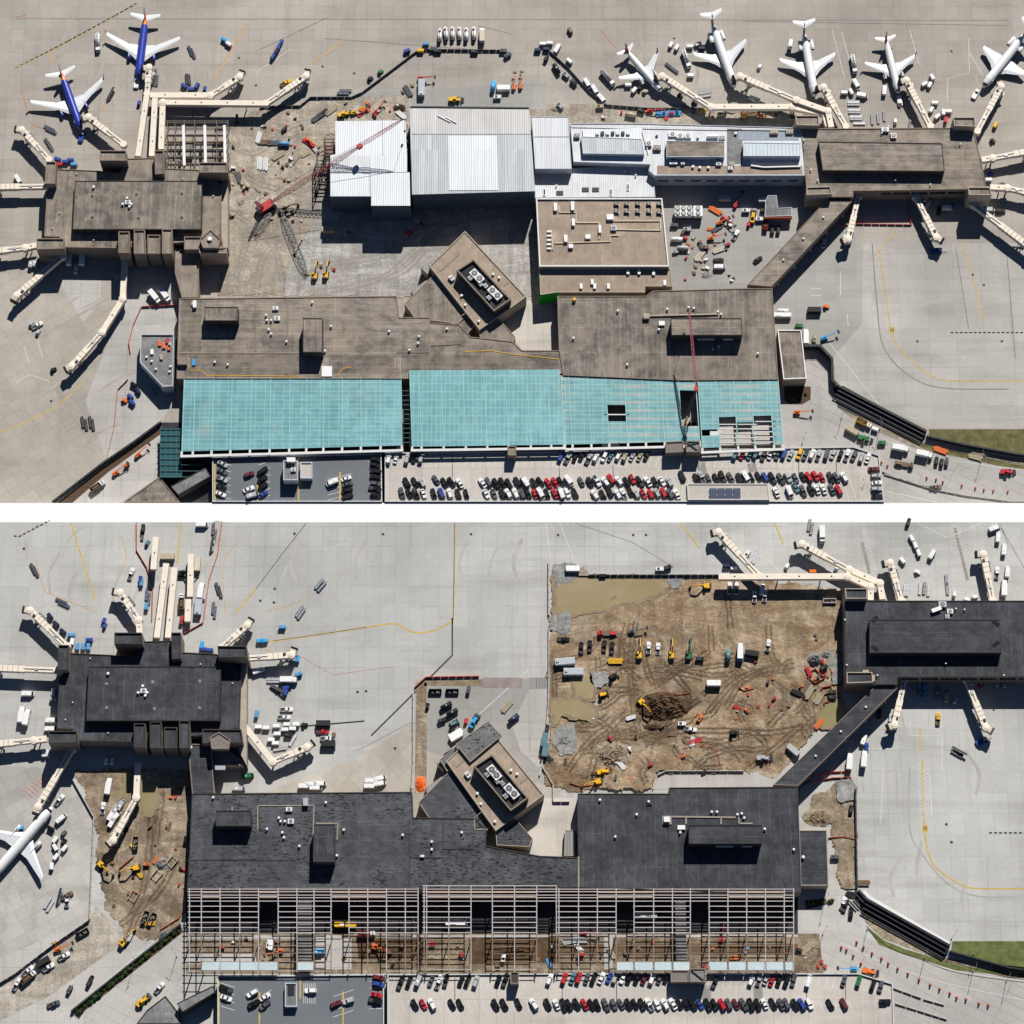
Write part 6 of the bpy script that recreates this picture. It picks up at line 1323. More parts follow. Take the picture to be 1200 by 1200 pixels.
ribbon('road_marking', [[(1040, 576), (1100, 589)], [(1010, 500), (1060, 525), (1120, 540), (1240, 556)]], .25, 7, WLINE)
# ================================================================== UPPER VEHICLES AND GEAR   (kind, x, y, heading on the picture in degrees, colour)
U = '''fuel 115 52 -88 w;dolly 223 60 -68 d;dolly 226 63 -68 d;cart 263 48 -35 B;cart 268 53 -35 w;dolly 219 93 -85 k;dolly 222 94 -85 k;cart 216 102 -40 b;cart 224 106 0 b;cart 231 102 60 b;tug 240 105 80 b;ptug 160 98 85 w;
ptug 96 161 70 b;dolly 58 151 -25 d;dolly 60 154 -25 d;dolly 56 168 -60 d;dolly 59 172 -60 d;belt 130 112 60 k;dolly 182 88 85 k;dolly 184 95 85 k;cart 68 188 -20 b;cart 77 191 0 b;cart 83 189 0 b;cart 87 194 0 l;cart 70 194 0 r;van 22 212 -60 w;tug 163 122 80 b;
van 37 309 80 s;van 42 308 80 s;box_truck 82 304 85 w;box_truck 97 304 85 w;van 90 316 80 s;pickup 44 382 30 w;tug 37 380 60 s;tug 45 390 60 s;tug 63 434 30 k;dolly 97 495 -82 k;dolly 101 498 -82 k;dolly 106 495 -82 k;dolly 109 498 -82 k;box_truck 182 350 -50 w;box_truck 194 348 -55 w;
tug 138 325 0 s;cart 162 459 -60 d;cart 153 466 -40 b;tug 146 470 -20 o;cart 157 452 -30 k;cart 180 460 -40 c;cart 155 473 -40 b;lift 162 534 40 o;lift 136 555 35 o;scissor 149 546 30 o;dump 115 571 35 h;
stack 310 167 0 h;stack 321 168 0 g;stack 304 192 -88 w;stack 311 193 -88 w;tank 333 170 0 l;pallet 333 211 0 h;pallet 326 190 0 h;pallet 336 193 0 h;stack 346 186 55 t;stack 326 183 30 t;pallet 345 172 0 r;pallet 331 153 0 t;pallet 319 151 0 o;pallet 354 150 0 g;lift 362 166 -40 o;
stack 378 134 36 k;stack 388 130 36 t;stack 372 138 36 g;loader 403 135 15 y;lift 415 133 20 y;lift 440 133 45 r;exc 369 324 82 y;exc 382 323 80 y;pallet 376 312 0 h;pallet 391 316 0 r;cont 385 271 0 t;lift 480 273 30 r;pallet 409 272 0 h;exc 333 247 20 h;
office 494 105 90 t;lift 493 93 0 r;tank 578 103 80 B;cont 590 105 0 w;lift 602 103 85 o;lift 610 102 85 o;loader 533 118 0 y;stack 478 107 -60 g;pallet 483 100 0 t;pallet 472 108 0 h;gen 583 115 0 w;
cart 477 61 20 b;cart 499 53 0 l;cart 493 61 0 y;tug 330 50 70 b;cart 327 56 65 b;cart 324 62 60 d;cart 320 68 55 b;pickup 335 98 25 y;dolly 405 107 0 d;dolly 402 110 0 d;tug 434 93 30 k;tug 446 85 35 n;
deicer 515.5 43 85 w;deicer 522.5 41 95 w;deicer 530.5 41 90 w;deicer 538.5 41 92 w;deicer 546.5 42 88 w;deicer 555.5 41 90 w;box_truck 565 43 90 e;
gen 508 59 0 g;gen 513 61 0 k;gen 556 62 0 k;gen 590 61 0 g;gen 595 66 30 g;cart 636 53 0 w;cart 644 52 0 w;cart 640 59 0 d;cart 630 60 0 d;van 653 58 60 w;cart 640 70 60 k;tank 652 82 -60 k;cart 667 73 -40 w;gen 663 89 -40 s;gen 672 98 -40 k;
van 688 99 -60 w;van 697 107 -60 w;van 705 117 -50 w;gen 656 125 -40 s;gen 703 126 0 t;cart 668 37 -60 h;fuel 712 93 -48 s;cart 736 101 0 w;cart 743 107 50 w;tug 750 104 50 k;tug 756 108 20 t;cart 786 54 60 w;cart 793 57 60 w;cart 808 56 0 w;cart 818 53 20 w;cart 822 58 0 k;
fuel 804 71 -70 w;dolly 785 79 -38 d;dolly 789 82 -38 d;cart 809 90 0 w;tug 797 113 -30 k;tug 814 121 -20 k;dolly 826 109 10 s;dolly 826 113 10 s;tug 890 79 60 w;ptug 884 117 -20 w;lift 762 131 0 r;tank 739 136 -10 t;stack 776 134 5 l;scissor 824 131 0 y;gen 751 131 -20 k;stack 790 133 0 B;
lift 892 137 0 o;stack 880 134 0 h;gen 845 135 0 t;lift 872 137 10 y;van 926 53 80 w;fuel 1000 77 -80 w;van 1003 100 -60 w;cart 997 109 -60 w;cart 989 110 0 w;van 1010 113 -10 w;dolly 1000 120 0 w;dolly 1000 123 0 s;dolly 1001 129 0 w;dolly 1001 132 0 s;dolly 1003 137 0 w;dolly 1003 140 0 s;dolly 1007 145 0 w;
dolly 1022 140 -85 s;dolly 1029 139 -85 s;dolly 1036 136 -85 s;tug 1049 143 90 w;van 1036 107 85 w;ptug 1054 119 -80 w;cart 1092 92 -60 w;cart 1089 101 60 w;cart 1083 100 30 w;cart 1095 122 0 w;cart 1091 130 60 w;cart 1098 138 40 w;cart 1105 133 90 w;cart 1111 132 0 w;cart 1108 142 80 r;
tug 1163 166 -20 k;ptug 1143 111 60 w;tug 1160 205 20 b;cart 1166 148 60 y;cart 1158 212 0 w;dolly 1066 146 80 k;
pickup 855 260 -80 w;lift 843 262 20 o;lift 862 241 60 r;lift 848 257 -40 r;tug 877 264 80 r;loader 882 256 80 y;dump 897 262 85 r;gen 890 258 0 w;pickup 862 276 60 w;suv 842 306 5 k;van 843 314 0 w;lift 833 280 10 o;gen 826 291 0 h;pallet 815 312 0 t;pallet 821 306 30 e;pallet 824 315 60 e;pallet 813 320 0 h;stack 820 300 50 e;
stack 838 247 -30 o;tank 793 282 0 w;tank 800 292 0 s;gen 790 265 0 g;gen 805 270 0 s;cont 849 234 0 s;cont 896 236 0 s;gen 874 248 0 w;suv 905 270 85 k;suv 912 270 80 k;gen 895 248 0 k;sedan 965 286 80 w;sedan 888 305 35 k;
bus 915 371 0 w;tank 917 366 0 w;cont 954 365 0 k;tug 968 360 0 o;box_truck 944 396 90 w;lift 966 397 20 B;gen 954 398 90 t;gen 936 383 0 n;loader 1012 515 -15 n;dump 1012 497 -25 y;cart 1025 504 -20 w;cont 998 506 -30 t;gen 1033 520 0 n;
box_truck 1055 527 -10 w;box_truck 1083 534 -12 w;flatbed 1059 545 -10 h;gen 1097 541 85 k;gen 1103 543 85 k;gen 1109 542 85 g;stack 1102 528 -20 o;stack 1143 536 -15 t;stack 1147 531 -10 t;loader 1179 554 0 r;lift 934 484 0 o;pickup 1096 572 5 h;
suv 932 150 0 k;van 1110 245 0 w;suv 1100 248 80 k;van 1088 240 60 s;cart 1115 243 40 b;van 1158 247 0 s;suv 1172 248 0 k;cart 1085 235 60 w;cart 1175 236 0 c;ptug 1097 294 0 b;suv 1172 218 20 g'''
for e in U.replace('\n', '').split(';'):  # the white bus below the link corridor stands for a trailer
    k, x, y, d, c = e.split(); put(k, float(x), float(y), float(d), c, .05)
rc_ = random.Random(21)
for i in range(46):
    x, y = rc_.uniform(270, 372), rc_.uniform(128, 262)
    if abs((x - 314) * .62 + (y - 243)) < 14 or (y > 185 and x > 365): continue
    put(rc_.choice(('pallet', 'pallet', 'pallet', 'gen', 'stack', 'scissor')), x, y, rc_.uniform(0, 180), rc_.choice('hhttogwrke'), .2, rc_.uniform(.55, 1.0))
for i in range(26): put(rc_.choice(('pallet', 'pallet', 'gen', 'stack', 'tug')), rc_.uniform(790, 860), rc_.uniform(262, 330), rc_.uniform(0, 180), rc_.choice('hteogwrs'), .06, rc_.uniform(.6, 1.0))
for i in range(16): put(rc_.choice(('pallet', 'gen', 'tug', 'stack')), rc_.uniform(700, 930), rc_.uniform(130, 139), rc_.uniform(0, 180), rc_.choice('htogwrk'), .06, rc_.uniform(.6, .9))
for i in range(12): put(rc_.choice(('pallet', 'gen', 'stack')), rc_.uniform(385, 480), rc_.uniform(120, 138), rc_.uniform(0, 180), rc_.choice('htogwrk'), .2, rc_.uniform(.6, 1.0))
for x, y in ((1033, 542), (1040, 546), (1086, 560), (1097, 562), (1105, 565), (1127, 569), (1143, 572), (1153, 574), (1164, 575), (1181, 576)): put('barrel', x, y, 0, 'o', .06, 1.5)
for x, y, d in ((986, 490, 120), (1031, 503, 120), (1149, 541, 100), (940, 520, 60), (1010, 575, 100)): put('pole', x, y, d, 's', .05)
rr = random.Random(9)
def heap(name, label, x, y, rx, ry, h, m, seed=0, cat='heap', z=0.0, furrow=0):
    c = W(x, y); nx, ny = 34, 26; vs = []; fs = []
    for j in range(ny + 1):
        for i in range(nx + 1):
            u, v = i / nx * 2 - 1, j / ny * 2 - 1; p = Vector((u * rx * 2.2, v * ry * 2.2, seed * 7.3)); q = noise.noise(p * .06 + Vector((seed, 0, 0))) * .35
            e = max(0, 1 - (u * u + v * v) ** .5 + q * (1 - max(abs(u), abs(v))) * 1.6); e = min(1, e * 1.6)
            zz = h * e * (.75 + .35 * noise.fractal(p * .25, .8, 2, 4)) + (furrow * math.sin(u * 14 + v * 4 + q * 6) * e if furrow else 0)
            vs.append((u * rx * .3, v * ry * .3, zz - (.12 if e > .02 else 1.3)))
    for j in range(ny):
        for i in range(nx): a = j * (nx + 1) + i; fs.append([a, a + 1, a + nx + 2, a + nx + 1])
    o = MB().add(vs, fs).build(name, m, smooth=False); o.location = (c.x, c.y, z); tag(o, label, cat); return o
heap('soil_heap', 'dark soil heap between yellow beam and boom gear, upper photo', 468, 128, 14, 12, 1.8, PILE, 1)
heap('gravel_heap', 'low brown rubble heap near the barrier end, upper photo', 650, 128, 12, 6, 1.2, DIRTU, 2)
heap('rubble_heap', 'pale rubble heap right of the left concourse wall', 282, 238, 12, 10, 1.4, DIRTU2, 3)
heap('rubble_heap', 'pale lumber and rubble heap below the cooling towers', 828, 322, 14, 9, 1.2, DIRTU2, 4)
for i, (x, y) in enumerate([(926, 460), (931, 461), (937, 462), (944, 461), (929, 468), (938, 469)]):
    pass
def leafy(mb, n, r, h, rng_, leaf=.35, cur=2):
    for i in range(n):
        t, f, q = rng_.uniform(0, 6.28), rng_.uniform(0, 1) ** .6, rng_.uniform(.1, 1); x, y, z = math.cos(t) * r * f, math.sin(t) * r * f, h * q * (1 - .5 * f * f)
        a = Vector((rng_.uniform(-1, 1), rng_.uniform(-1, 1), rng_.uniform(-.6, 1))).normalized(); b = a.orthogonal().normalized(); k = leaf * rng_.uniform(.6, 1.3); p = Vector((x, y, z))
        mb.cur = i % cur; mb.add([p - a * k, p + b * k * .5, p + a * k, p - b * k * .5], [[0, 1, 2, 3]])
    mb.cur = 0
LEAF = [plain('leaf_green', (.05, .105, .025), .8, 0, .3, 2), plain('leaf_light', (.085, .14, .035), .8, 0, .3, 2), plain('leaf_dark', (.03, .065, .02), .8, 0, .3, 2)]
m = MB(); leafy(m, 150, .9, 1.3, random.Random(3), .3, 3); SHM = m.build('shrub', LEAF); SHM_USED = False
def shrub(x, y, s, label, group, z=.1):
    global SHM_USED
    o = SHM if not SHM_USED else SHM.copy()
    if SHM_USED: COL.objects.link(o)
    SHM_USED = True; v = W(x, y, z); o.location = v; o.scale = (s, s, s); o.rotation_euler = (0, 0, x * 1.7 % 6)
    tag(o, label, 'shrub', group)
for i, (x, y) in enumerate([(924, 460), (931, 462), (937, 460), (944, 462), (929, 468), (938, 468)]): shrub(x, y, .9, '%s shrub in the brown bed beside the terminal corner, upper photo' % ORD[i] if False else ('low shrub in the brown bed beside the terminal corner, upper photo'), 'shrubs in the brown bed')
LOW0 = set(o.name for o in COL.objects)
# ================================================================== LOWER SCENE: GROUND
sheet('apron_patch', [(-60, 895), (66, 900), (112, 958), (105, 1078), (-60, 1150)], 1, APL2)
sheet('apron_patch', [(415, 890), (480, 850), (560, 795), (660, 795), (660, 935), (600, 1020), (340, 1020), (290, 935)], 1, concrete('warm_diagonal_concrete', (.45, .415, .36), 9, rot=R(45), dirt=.2))
sheet('apron_patch', [(-60, 1149), (104, 1078.5), (112, 1062), (150, 1095), (180, 1100), (80, 1186), (40, 1230), (-60, 1230)], 2, PALE)
sheet('apron_patch', [(112, 1062), (150, 1100), (60, 1166), (20, 1186), (-60, 1230), (-60, 1176), (20, 1146), (104, 1082)], 3, dirtmat('dusty_concrete', (.42, .38, .32), (.36, .31, .245), (.47, .45, .41), .05, .05))
sheet('road', [(94, 1210), (100, 1182), (215, 1093), (215, 1115), (222, 1150), (185, 1182), (150, 1215)], 4, ROAD)
sheet('road', [(935, 1100), (935, 1062), (978, 1030), (1005, 1060), (1010, 1095), (1060, 1120), (1300, 1158), (1300, 1250), (930, 1240)], 3, ROAD)
sheet('road', [(935, 1045), (1000, 1045), (1000, 1095), (935, 1095)], 4, PALE)
sheet('road', [(218, 1040), (935, 1040), (935, 1095), (218, 1095)], 5, BLACKTOP)
sheet('excavation', [(218, 1094), (960, 1094), (965, 1141), (218, 1141)], 6, dirtmat('pit_dirt', (.28, .22, .15), (.16, .12, .08), (.36, .31, .23), .06, .4))
sheet('excavation', [(418, 1100), (500, 1098), (500, 1122), (420, 1124)], 7, PILE)
sheet('excavation', [(550, 1098), (655, 1098), (655, 1128), (550, 1130)], 7, PILE)
sheet('excavation', [(655, 1106), (790, 1106), (790, 1120), (655, 1120)], 8, SOIL); sheet('excavation', [(806, 1106), (935, 1106), (935, 1119), (806, 1119)], 8, SOIL)
for q in ([(220, 1096), (400, 1096), (400, 1101), (220, 1101)], [(218, 1118), (300, 1118), (300, 1130), (218, 1130)], [(370, 1100), (412, 1100), (412, 1136), (370, 1136)], [(708, 1098), (718, 1098), (718, 1136), (708, 1136)], [(430, 1096), (935, 1095.5), (935, 1098), (430, 1098.5)]): sheet('new_paving', q, 9, PALE)
sheet('grass_verge', [(1116, 1103), (1300, 1103), (1300, 1142), (1182, 1134), (1114, 1117)], 5, plain('green_grass', (.12, .14, .045), .95, 0, .45, .25))
sheet('dirt_verge', [(1006, 1065), (1100, 1122), (1300, 1145), (1300, 1150), (1182, 1146), (1120, 1132), (1035, 1100), (1015, 1082)], 5, DIRTL2)
sheet('grass_verge', [(1014, 1084), (1036, 1102), (1060, 1112), (1125, 1132), (1300, 1152), (1300, 1155), (1120, 1137), (1058, 1118), (1030, 1107)], 7, plain('green_grass', (.12, .14, .045), .95, 0, .45, .25))
sheet('planted_bed', [(88, 1184), (212, 1086), (215, 1092), (100, 1184), (92, 1195)], 6, MULCH)
sheet('planted_bed', [(943, 1055), (968, 1053), (969, 1060), (944, 1066)], 6, MULCH)
sheet('service_yard', [(486, 796), (660, 796), (660, 850), (640, 880), (640, 920), (560, 900), (500, 880), (486, 930)], 2, YARD)
sheet('dirt_strip', [(488, 800), (500, 800), (500, 930), (486, 930)], 4, DIRTL2); sheet('dirt_strip', [(497, 796), (565, 796), (565, 804), (497, 804)], 4, DIRTL2); sheet('steel_plate', [(565, 794), (612, 794), (612, 806), (565, 806)], 5, plain('rust_stained_plate', (.26, .22, .2), .7, 0, .25, .2))
sheet('cattle_grid', [(620, 794), (642, 794), (642, 807), (620, 807)], 5, CORR)
sheet('service_yard', [(620, 808), (650, 806), (645, 880), (632, 900), (610, 880), (600, 850)], 3, PALE)
sheet('plaza', [(636, 935), (680, 935), (680, 1003), (632, 1003), (600, 985)], 4, DECK)
sheet('new_paving', [(765, 925), (770, 905), (882, 903), (885, 925)], 7, PALE); sheet('new_paving', [(940, 970), (980, 970), (982, 1045), (940, 1045)], 6, PALE)
yy = W(800, 745).y
TR = [([(745, 730), (738, 770), (740, 810), (745, 845), (755, 865), (775, 870)], 2.2), ([(752, 760), (765, 800), (795, 780), (812, 770)], 2.2), ([(765, 806), (790, 790), (830, 765)], 2.4), ([(830, 835), (855, 805), (880, 790), (930, 780)], 2.2), ([(850, 830), (870, 800), (900, 785)], 2.2),
      ([(690, 915), (700, 880), (715, 855), (735, 835)], 2.6), ([(665, 905), (690, 870), (712, 852)], 2.4), ([(735, 900), (725, 870), (718, 850)], 2.6), ([(760, 868), (800, 858), (860, 858), (900, 860), (960, 850)], 2.4), ([(730, 790), (728, 760), (735, 730)], 2.2),
      ([(853, 692), (855, 738)], 2.4), ([(930, 800), (950, 830), (950, 870), (930, 900)], 2.2), ([(880, 900), (905, 880), (940, 850)], 2.2), ([(683, 820), (700, 845), (712, 840)], 2.2), ([(860, 880), (840, 870), (800, 868)], 2.2), ([(668, 838), (680, 850), (690, 848), (680, 836), (668, 838)], 2), ([(755, 848), (765, 858), (785, 852), (790, 845)], 2.2), ([(900, 735), (905, 770), (925, 790)], 2.4), ([(832, 735), (834, 765)], 2.2)]
rt = random.Random(17)
for i in range(64):
    x, y, q = rt.uniform(660, 970), rt.uniform(770, 905), rt.uniform(0, 6.28); P_ = [(x, y)]
    for k in range(rt.randint(2, 5)): q += rt.uniform(-.7, .7); x += math.cos(q) * 15; y += math.sin(q) * 9; P_.append((min(982, max(650, x)), min(918, max(700, y))))
    TR.append((P_, rt.uniform(1.6, 2.6)))
yard('dirt_yard', [(648, 664), (684, 664), (690, 676), (900, 680), (986, 690), (986, 835), (960, 850), (925, 890), (905, 915), (885, 905), (770, 904), (765, 925), (700, 925), (676, 928), (640, 920), (638, 890), (646, 850), (642, 800), (645, 740)], TR, .62, 1.0, DIRTL, .0, .3, flat=lambda x, y: .25 + .75 * min(1, max(0, (yy + 8 - y) / 16)))
yard('dirt_yard', [(88, 905), (150, 902), (226, 902), (224, 1000), (216, 1080), (180, 1102), (152, 1095), (124, 1065), (116, 1010), (112, 960)], [([(180, 925), (176, 980), (172, 1020), (165, 1050), (150, 1080)], 2.4), ([(205, 1010), (190, 1040), (165, 1065), (140, 1085)], 2.4), ([(150, 1100), (160, 1075), (175, 1050)], 2.2), ([(190, 930), (182, 990)], 2.2)], .7, .5, DIRTL2, .0, .2)
yard('dirt_yard', [(940, 960), (950, 935), (985, 915), (1002, 915), (1003, 1042), (984, 1042), (978, 1000), (972, 968)], [], .7, .6, DIRTL2, .0)
WETM = plain('wet_mud', (.235, .175, .11), .6, 0, .25, .3)
def pond(label_name, pts, m, z):
    p = [W(*a) for a in catmull(pts + [pts[0]], 14)][:-1]; p2 = [(v.x + noise.noise(v * .16) * 2.2 + noise.noise(v * .6) * .9, v.y + noise.noise(v * .16 + Vector((5, 5, 0))) * 2.2 + noise.noise(v * .6 + Vector((9, 1, 0))) * .9) for v in p]; p2 = ccw(p2)
    if label_name == 'water':
        cx, cy = sum(q[0] for q in p2) / len(p2), sum(q[1] for q in p2) / len(p2); w2 = [(cx + (x - cx) * 1.05 + (1.2 if x > cx else -1.2) + noise.noise(Vector((x, y, 0)) * .4) * .9, cy + (y - cy) * 1.05 + (1.0 if y > cy else -1.0) + noise.noise(Vector((x, y, 7)) * .4) * .9) for x, y in p2]
        tag(MB().add([(x, y, z - .03) for x, y in w2], [list(range(len(w2)))]).build('wet_mud', WETM), kind='structure')
    return tag(MB().add([(x, y, z) for x, y in p2], [list(range(len(p2)))]).build(label_name, m), kind='structure')
pond('water', [(650, 679), (700, 677), (750, 678), (784, 683), (776, 693), (750, 702), (710, 714), (680, 719), (656, 719), (650, 700)], MUD, .72)
pond('water', [(668, 789), (688, 788), (696, 806), (694, 820), (682, 816), (672, 804)], MUD, .95); pond('water', [(648, 822), (676, 820), (694, 834), (690, 845), (662, 838), (648, 848)], MUD, .85); pond('water', [(962, 832), (972, 822), (986, 826), (986, 845), (970, 852), (958, 848)], MUD2, .9)
pond('water', [(138, 906), (150, 906), (149, 936), (136, 938)], MUD2, .5); pond('water', [(164, 920), (182, 922), (180, 950), (166, 952)], MUD2, .5)
def patch(pts, m, z): return pond('gravel_patch', pts, m, z)
patch([(650, 664), (676, 662), (678, 674), (664, 682), (656, 688), (650, 684)], GRAVEL, .8); patch([(646, 722), (664, 718), (670, 728), (666, 742), (648, 740)], GRAVEL, .85); patch([(690, 790), (708, 786), (712, 800), (700, 806), (692, 802)], GRAVEL, .95)
patch([(782, 676), (796, 676), (798, 684), (786, 690)], GRAVEL, .8); patch([(970, 770), (984, 762), (986, 800), (976, 800)], GRAVEL, .9); patch([(650, 855), (672, 848), (676, 880), (660, 886), (648, 872)], GRAVEL, .95); patch([(980, 918), (1000, 915), (1001, 935), (984, 938)], GRAVEL, .8)
heap('orange_tarpaulin', 'crumpled orange tarpaulin heap beside the diamond building and terminal corner', 493, 919, 10, 15, 1.8, plain('orange_tarp', (.75, .15, .03), .6, 0, .2, .6), 21, 'tarpaulin', .05)
heap('soil_heap', 'big furrowed brown soil heap in the middle of the dirt yard', 780, 828, 52, 27, 3.4, PILE, 5, 'soil heap', .3, .35)
heap('soil_heap', 'small dark soil ridge just below the big furrowed heap', 767, 852, 20, 6, 1.2, PILE, 6, 'soil heap', .3)
heap('gravel_heap', 'round grey gravel cone in the dirt yard near the right concourse', 955, 773, 14, 12, 3, GRAVEL, 7, 'gravel heap', .3)
heap('soil_heap', 'light brown spoil heap at the lower left of the dirt yard', 715, 885, 34, 26, 2.6, DIRTL2, 8, 'soil heap', .2)
heap('gravel_heap', 'grey gravel heap in the left dirt plot beside a yellow frame', 190, 1012, 13, 12, 1.8, GRAVEL, 9, 'gravel heap', .2)
heap('rubble_heap', 'grey rubble heap on dirt right of the concourse wall', 968, 768, 12, 8, 1.6, GRAVEL, 10, 'rubble heap', .2)
heap('soil_heap', 'brown soil heap below the link corridor beside the terminal corner', 958, 958, 26, 16, 2.2, DIRTL2, 11, 'soil heap', .1)
heap('rubble_heap', 'broken concrete heap at the left rim of the dirt yard', 660, 868, 18, 14, 1.5, GRAVEL, 12, 'rubble heap', .3)
heap('soil_heap', 'dug soil heap at the bottom middle of the dirt yard', 700, 908, 20, 10, 1.6, PILE, 13, 'soil heap', .3)
heap('soil_heap', 'soil heap inside the pit under the steel canopy frame', 605, 1115, 30, 10, 1.5, PILE, 14, 'soil heap', .0)
heap('rubble_heap', 'rubble heap right of the steel canopy frame end', 945, 1118, 22, 14, 1.2, DIRTL2, 15, 'rubble heap', .05)
# markings
ribbon('apron_marking', [[(533, 613), (532.5, 650), (531, 724), (527, 729), (515, 736), (500, 741), (485, 741), (474, 736), (466, 732), (455, 731), (430, 735), (330, 750), (313, 752)], [(1081, 890), (1082, 940), (1085, 985), (1092, 1010), (1106, 1024), (1125, 1036), (1142, 1041), (1182, 1041.5), (1260, 1041.5)], [(797, 613), (820, 643)], [(83.5, 613), (98, 660), (112, 702)], [(212, 613), (208, 660)], [(300, 690), (275, 720)], [(908, 613), (918, 638)], [(1078, 853), (1079, 880)]], .7, 3, YLINE)
ribbon('apron_marking', [[(359, 613), (330, 650), (300, 690)], [(533, 613), (531, 726)], [(430, 735), (370, 744), (320, 751)]], .3, 4, BLINE, curve=False)
ribbon('apron_marking', [[(530, 724), (530, 768), (435, 862)], [(350, 851.5), (427, 845)]], .8, 3, BLINE, curve=False)
ribbon('apron_marking', [[(16, 628), (22, 629), (58, 610)], [(1159, 976), (1260, 976)]], .8, 3, BLINE, dash=(1.6, .9), curve=False)
ribbon('apron_marking', [[(1066, 900), (1066, 970), (1080, 1000), (1110, 1035), (1145, 1050), (1190, 1051)]], .7, 3, plain('grey_smear', (.36, .355, .34), .9, 0, .15, .1))
ribbon('apron_marking', [[(42, 655), (52, 690), (70, 700), (115, 718)], [(142, 628), (148, 655), (138, 680)], [(283, 632), (262, 660), (264, 720)], [(25, 735), (40, 750)], [(305, 758), (345, 775)], [(310, 717), (350, 705), (360, 690)]], .35, 3, OLINE)
ribbon('apron_marking', [[(340, 762), (390, 791), (460, 781)]], .15, 4, RLINE, curve=False)
ribbon('apron_marking', [[(618, 786), (558, 840), (545, 855)], [(1035, 900), (1032, 965)], [(1090, 905), (1092, 958)], [(1066, 845), (1067, 862), (1104, 862), (1104, 905)], [(640, 613), (645, 655)], [(656, 613), (672, 655)], [(900, 655), (918, 675)], [(1075, 613), (1110, 630), (1150, 613)], [(1040, 840), (1065, 850)]], .28, 4, WLINE, curve=False)
ribbon('apron_marking', [[(674, 613), (740, 635), (790, 665)], [(1170, 613), (1200, 665)], [(300, 900), (600, 640)] if False else [(1172, 613), (1182, 640)], [(418, 880), (485, 845)]], .4, 3, plain('joint_grey', (.26, .255, .24), .9, 0, .2, .1), curve=False)
stripes('apron_marking', [((1009 + 1.2 * i, 618 + i * 4.2), (1016 + 1.1 * i, 622 + i * 4.2)) for i in range(12)] + [((1118 + 1.2 * i, 616 + i * 4.2), (1126 + 1.1 * i, 620 + i * 4.2)) for i in range(12)] + [((1081, 905 + i * 4.4), (1090, 900 + i * 4.4)) for i in range(13)], .25, WLINE, .05)
stripes('apron_marking', [((27 + i * 4, 925 - i * 2.6), (38 + i * 4, 935 - i * 3.2)) for i in range(7)] + [((22 + i * 6, 783), (28 + i * 6, 790)) for i in range(6)], .28, RLINE, .05)
stripes('apron_marking', [((1010, 635), (1019, 672)), ((1119, 618), (1134, 680))], 1.6, plain('brown_stain', (.3, .27, .23), .95, 0, .25, .3), .035)
SMEAR = plain('rubber_smear', (.415, .405, .38), .9, 0, .2, .08); rs_ = random.Random(8)
for k in range(16):
    x, y, q = rs_.uniform(20, 640), rs_.uniform(625, 740), rs_.uniform(-1.9, -1.2); ribbon('tyre_mark', [[(x, y), (x + math.cos(q) * 25, max(614, y + math.sin(q) * 25)), (x + math.cos(q + .3) * 50, max(614, y + math.sin(q + .3) * 50))]], rs_.uniform(.6, 2), 2 + .05 * k, SMEAR)
for k in range(10):
    x, y = rs_.uniform(1010, 1190), rs_.uniform(850, 1080); ribbon('tyre_mark', [[(x, y), (x + rs_.uniform(-4, 4), y - 25), (x + rs_.uniform(-12, 12), y - 50)]], rs_.uniform(.6, 1.8), 2 + .05 * k, SMEAR)
manholes([(345, 625.5), (449, 626), (552, 626), (654, 627), (742, 627), (757, 627), (305, 704), (322, 690), (321, 706), (429, 810), (419, 811), (1115, 987), (1109, 966), (28, 643), (463, 877)])
digit_box(1084, 971)
# ================================================================== LOWER BUILDINGS
BTRIM = plain('black_coping', (.05, .047, .045), .85, 0, .2, .4)
f2 = lambda x, y: (104 + (x - 88) * 1.04, 781 + (y - 212) * 1.12)
b2, F2, tw2 = west(f2, 12, BLK, BLK, BROWNW, plain('black_panel_wall', (.025, .025, .028), .8, 0, .2), 'left concourse with black membrane roof and raised centre, lower photo', (DEBRIS, [(246, 864), (257, 858), (270, 867), (268, 878), (248, 878)]), BTRIM)
block(b2, [(279, 845), (283, 770), (289, 775), (289, 897), (280, 880)], 0, 9.5, BEIGEW, BEIGEW, 0, ('side_wall', 'ledge'))
block(b2, [(220, 872), (247, 872), (252, 938), (226, 938)], -.3, 9.6, BROWNW, BLK2, .4, ('link_wall', 'link_roof', 'link_parapet')); vent(b2, 224, 877, 9.6, .9, 2)
block(b2, [(247, 880), (268, 880), (285, 893), (285, 897), (250, 897)], 0, 6, BEIGEW, GREYR, .4, ('yard_wall', 'yard_roof', 'yard_parapet'))
r = building('terminal', 'west half of the terminal with worn black roof, behind the steel frame', [(225, 930), (483, 928), (484, 958), (556, 959), (570, 972), (569, 991), (632, 1003), (678, 1005), (678, 1040), (219, 1046), (222, 1002)], 11, BROWNW, BLK3, .35, 'terminal', trim=BTRIM)
terminal_boxes(r, [([(253, 950), (294, 950), (294, 968), (253, 968)], 7), ([(368, 966), (392, 966), (392, 1010), (367, 1010)], 8)], 11, DARKW, BLK, False)
CURB = plain('stained_pale_curb', (.3, .27, .22), .8, 0, .25)
for pth in ([(303, 944), (368, 944), (366, 1006)], [(370, 965), (396, 965), (395, 984)], [(302, 944), (302, 973)], [(272, 945), (272, 950)], [(556, 960), (556, 972), (570, 972)]):
    for a, b in zip(pth, pth[1:]): MB().beam(local(r, *a, 11.1), local(r, *b, 11.1), .55, .4).build('roof_curb', CURB, r)
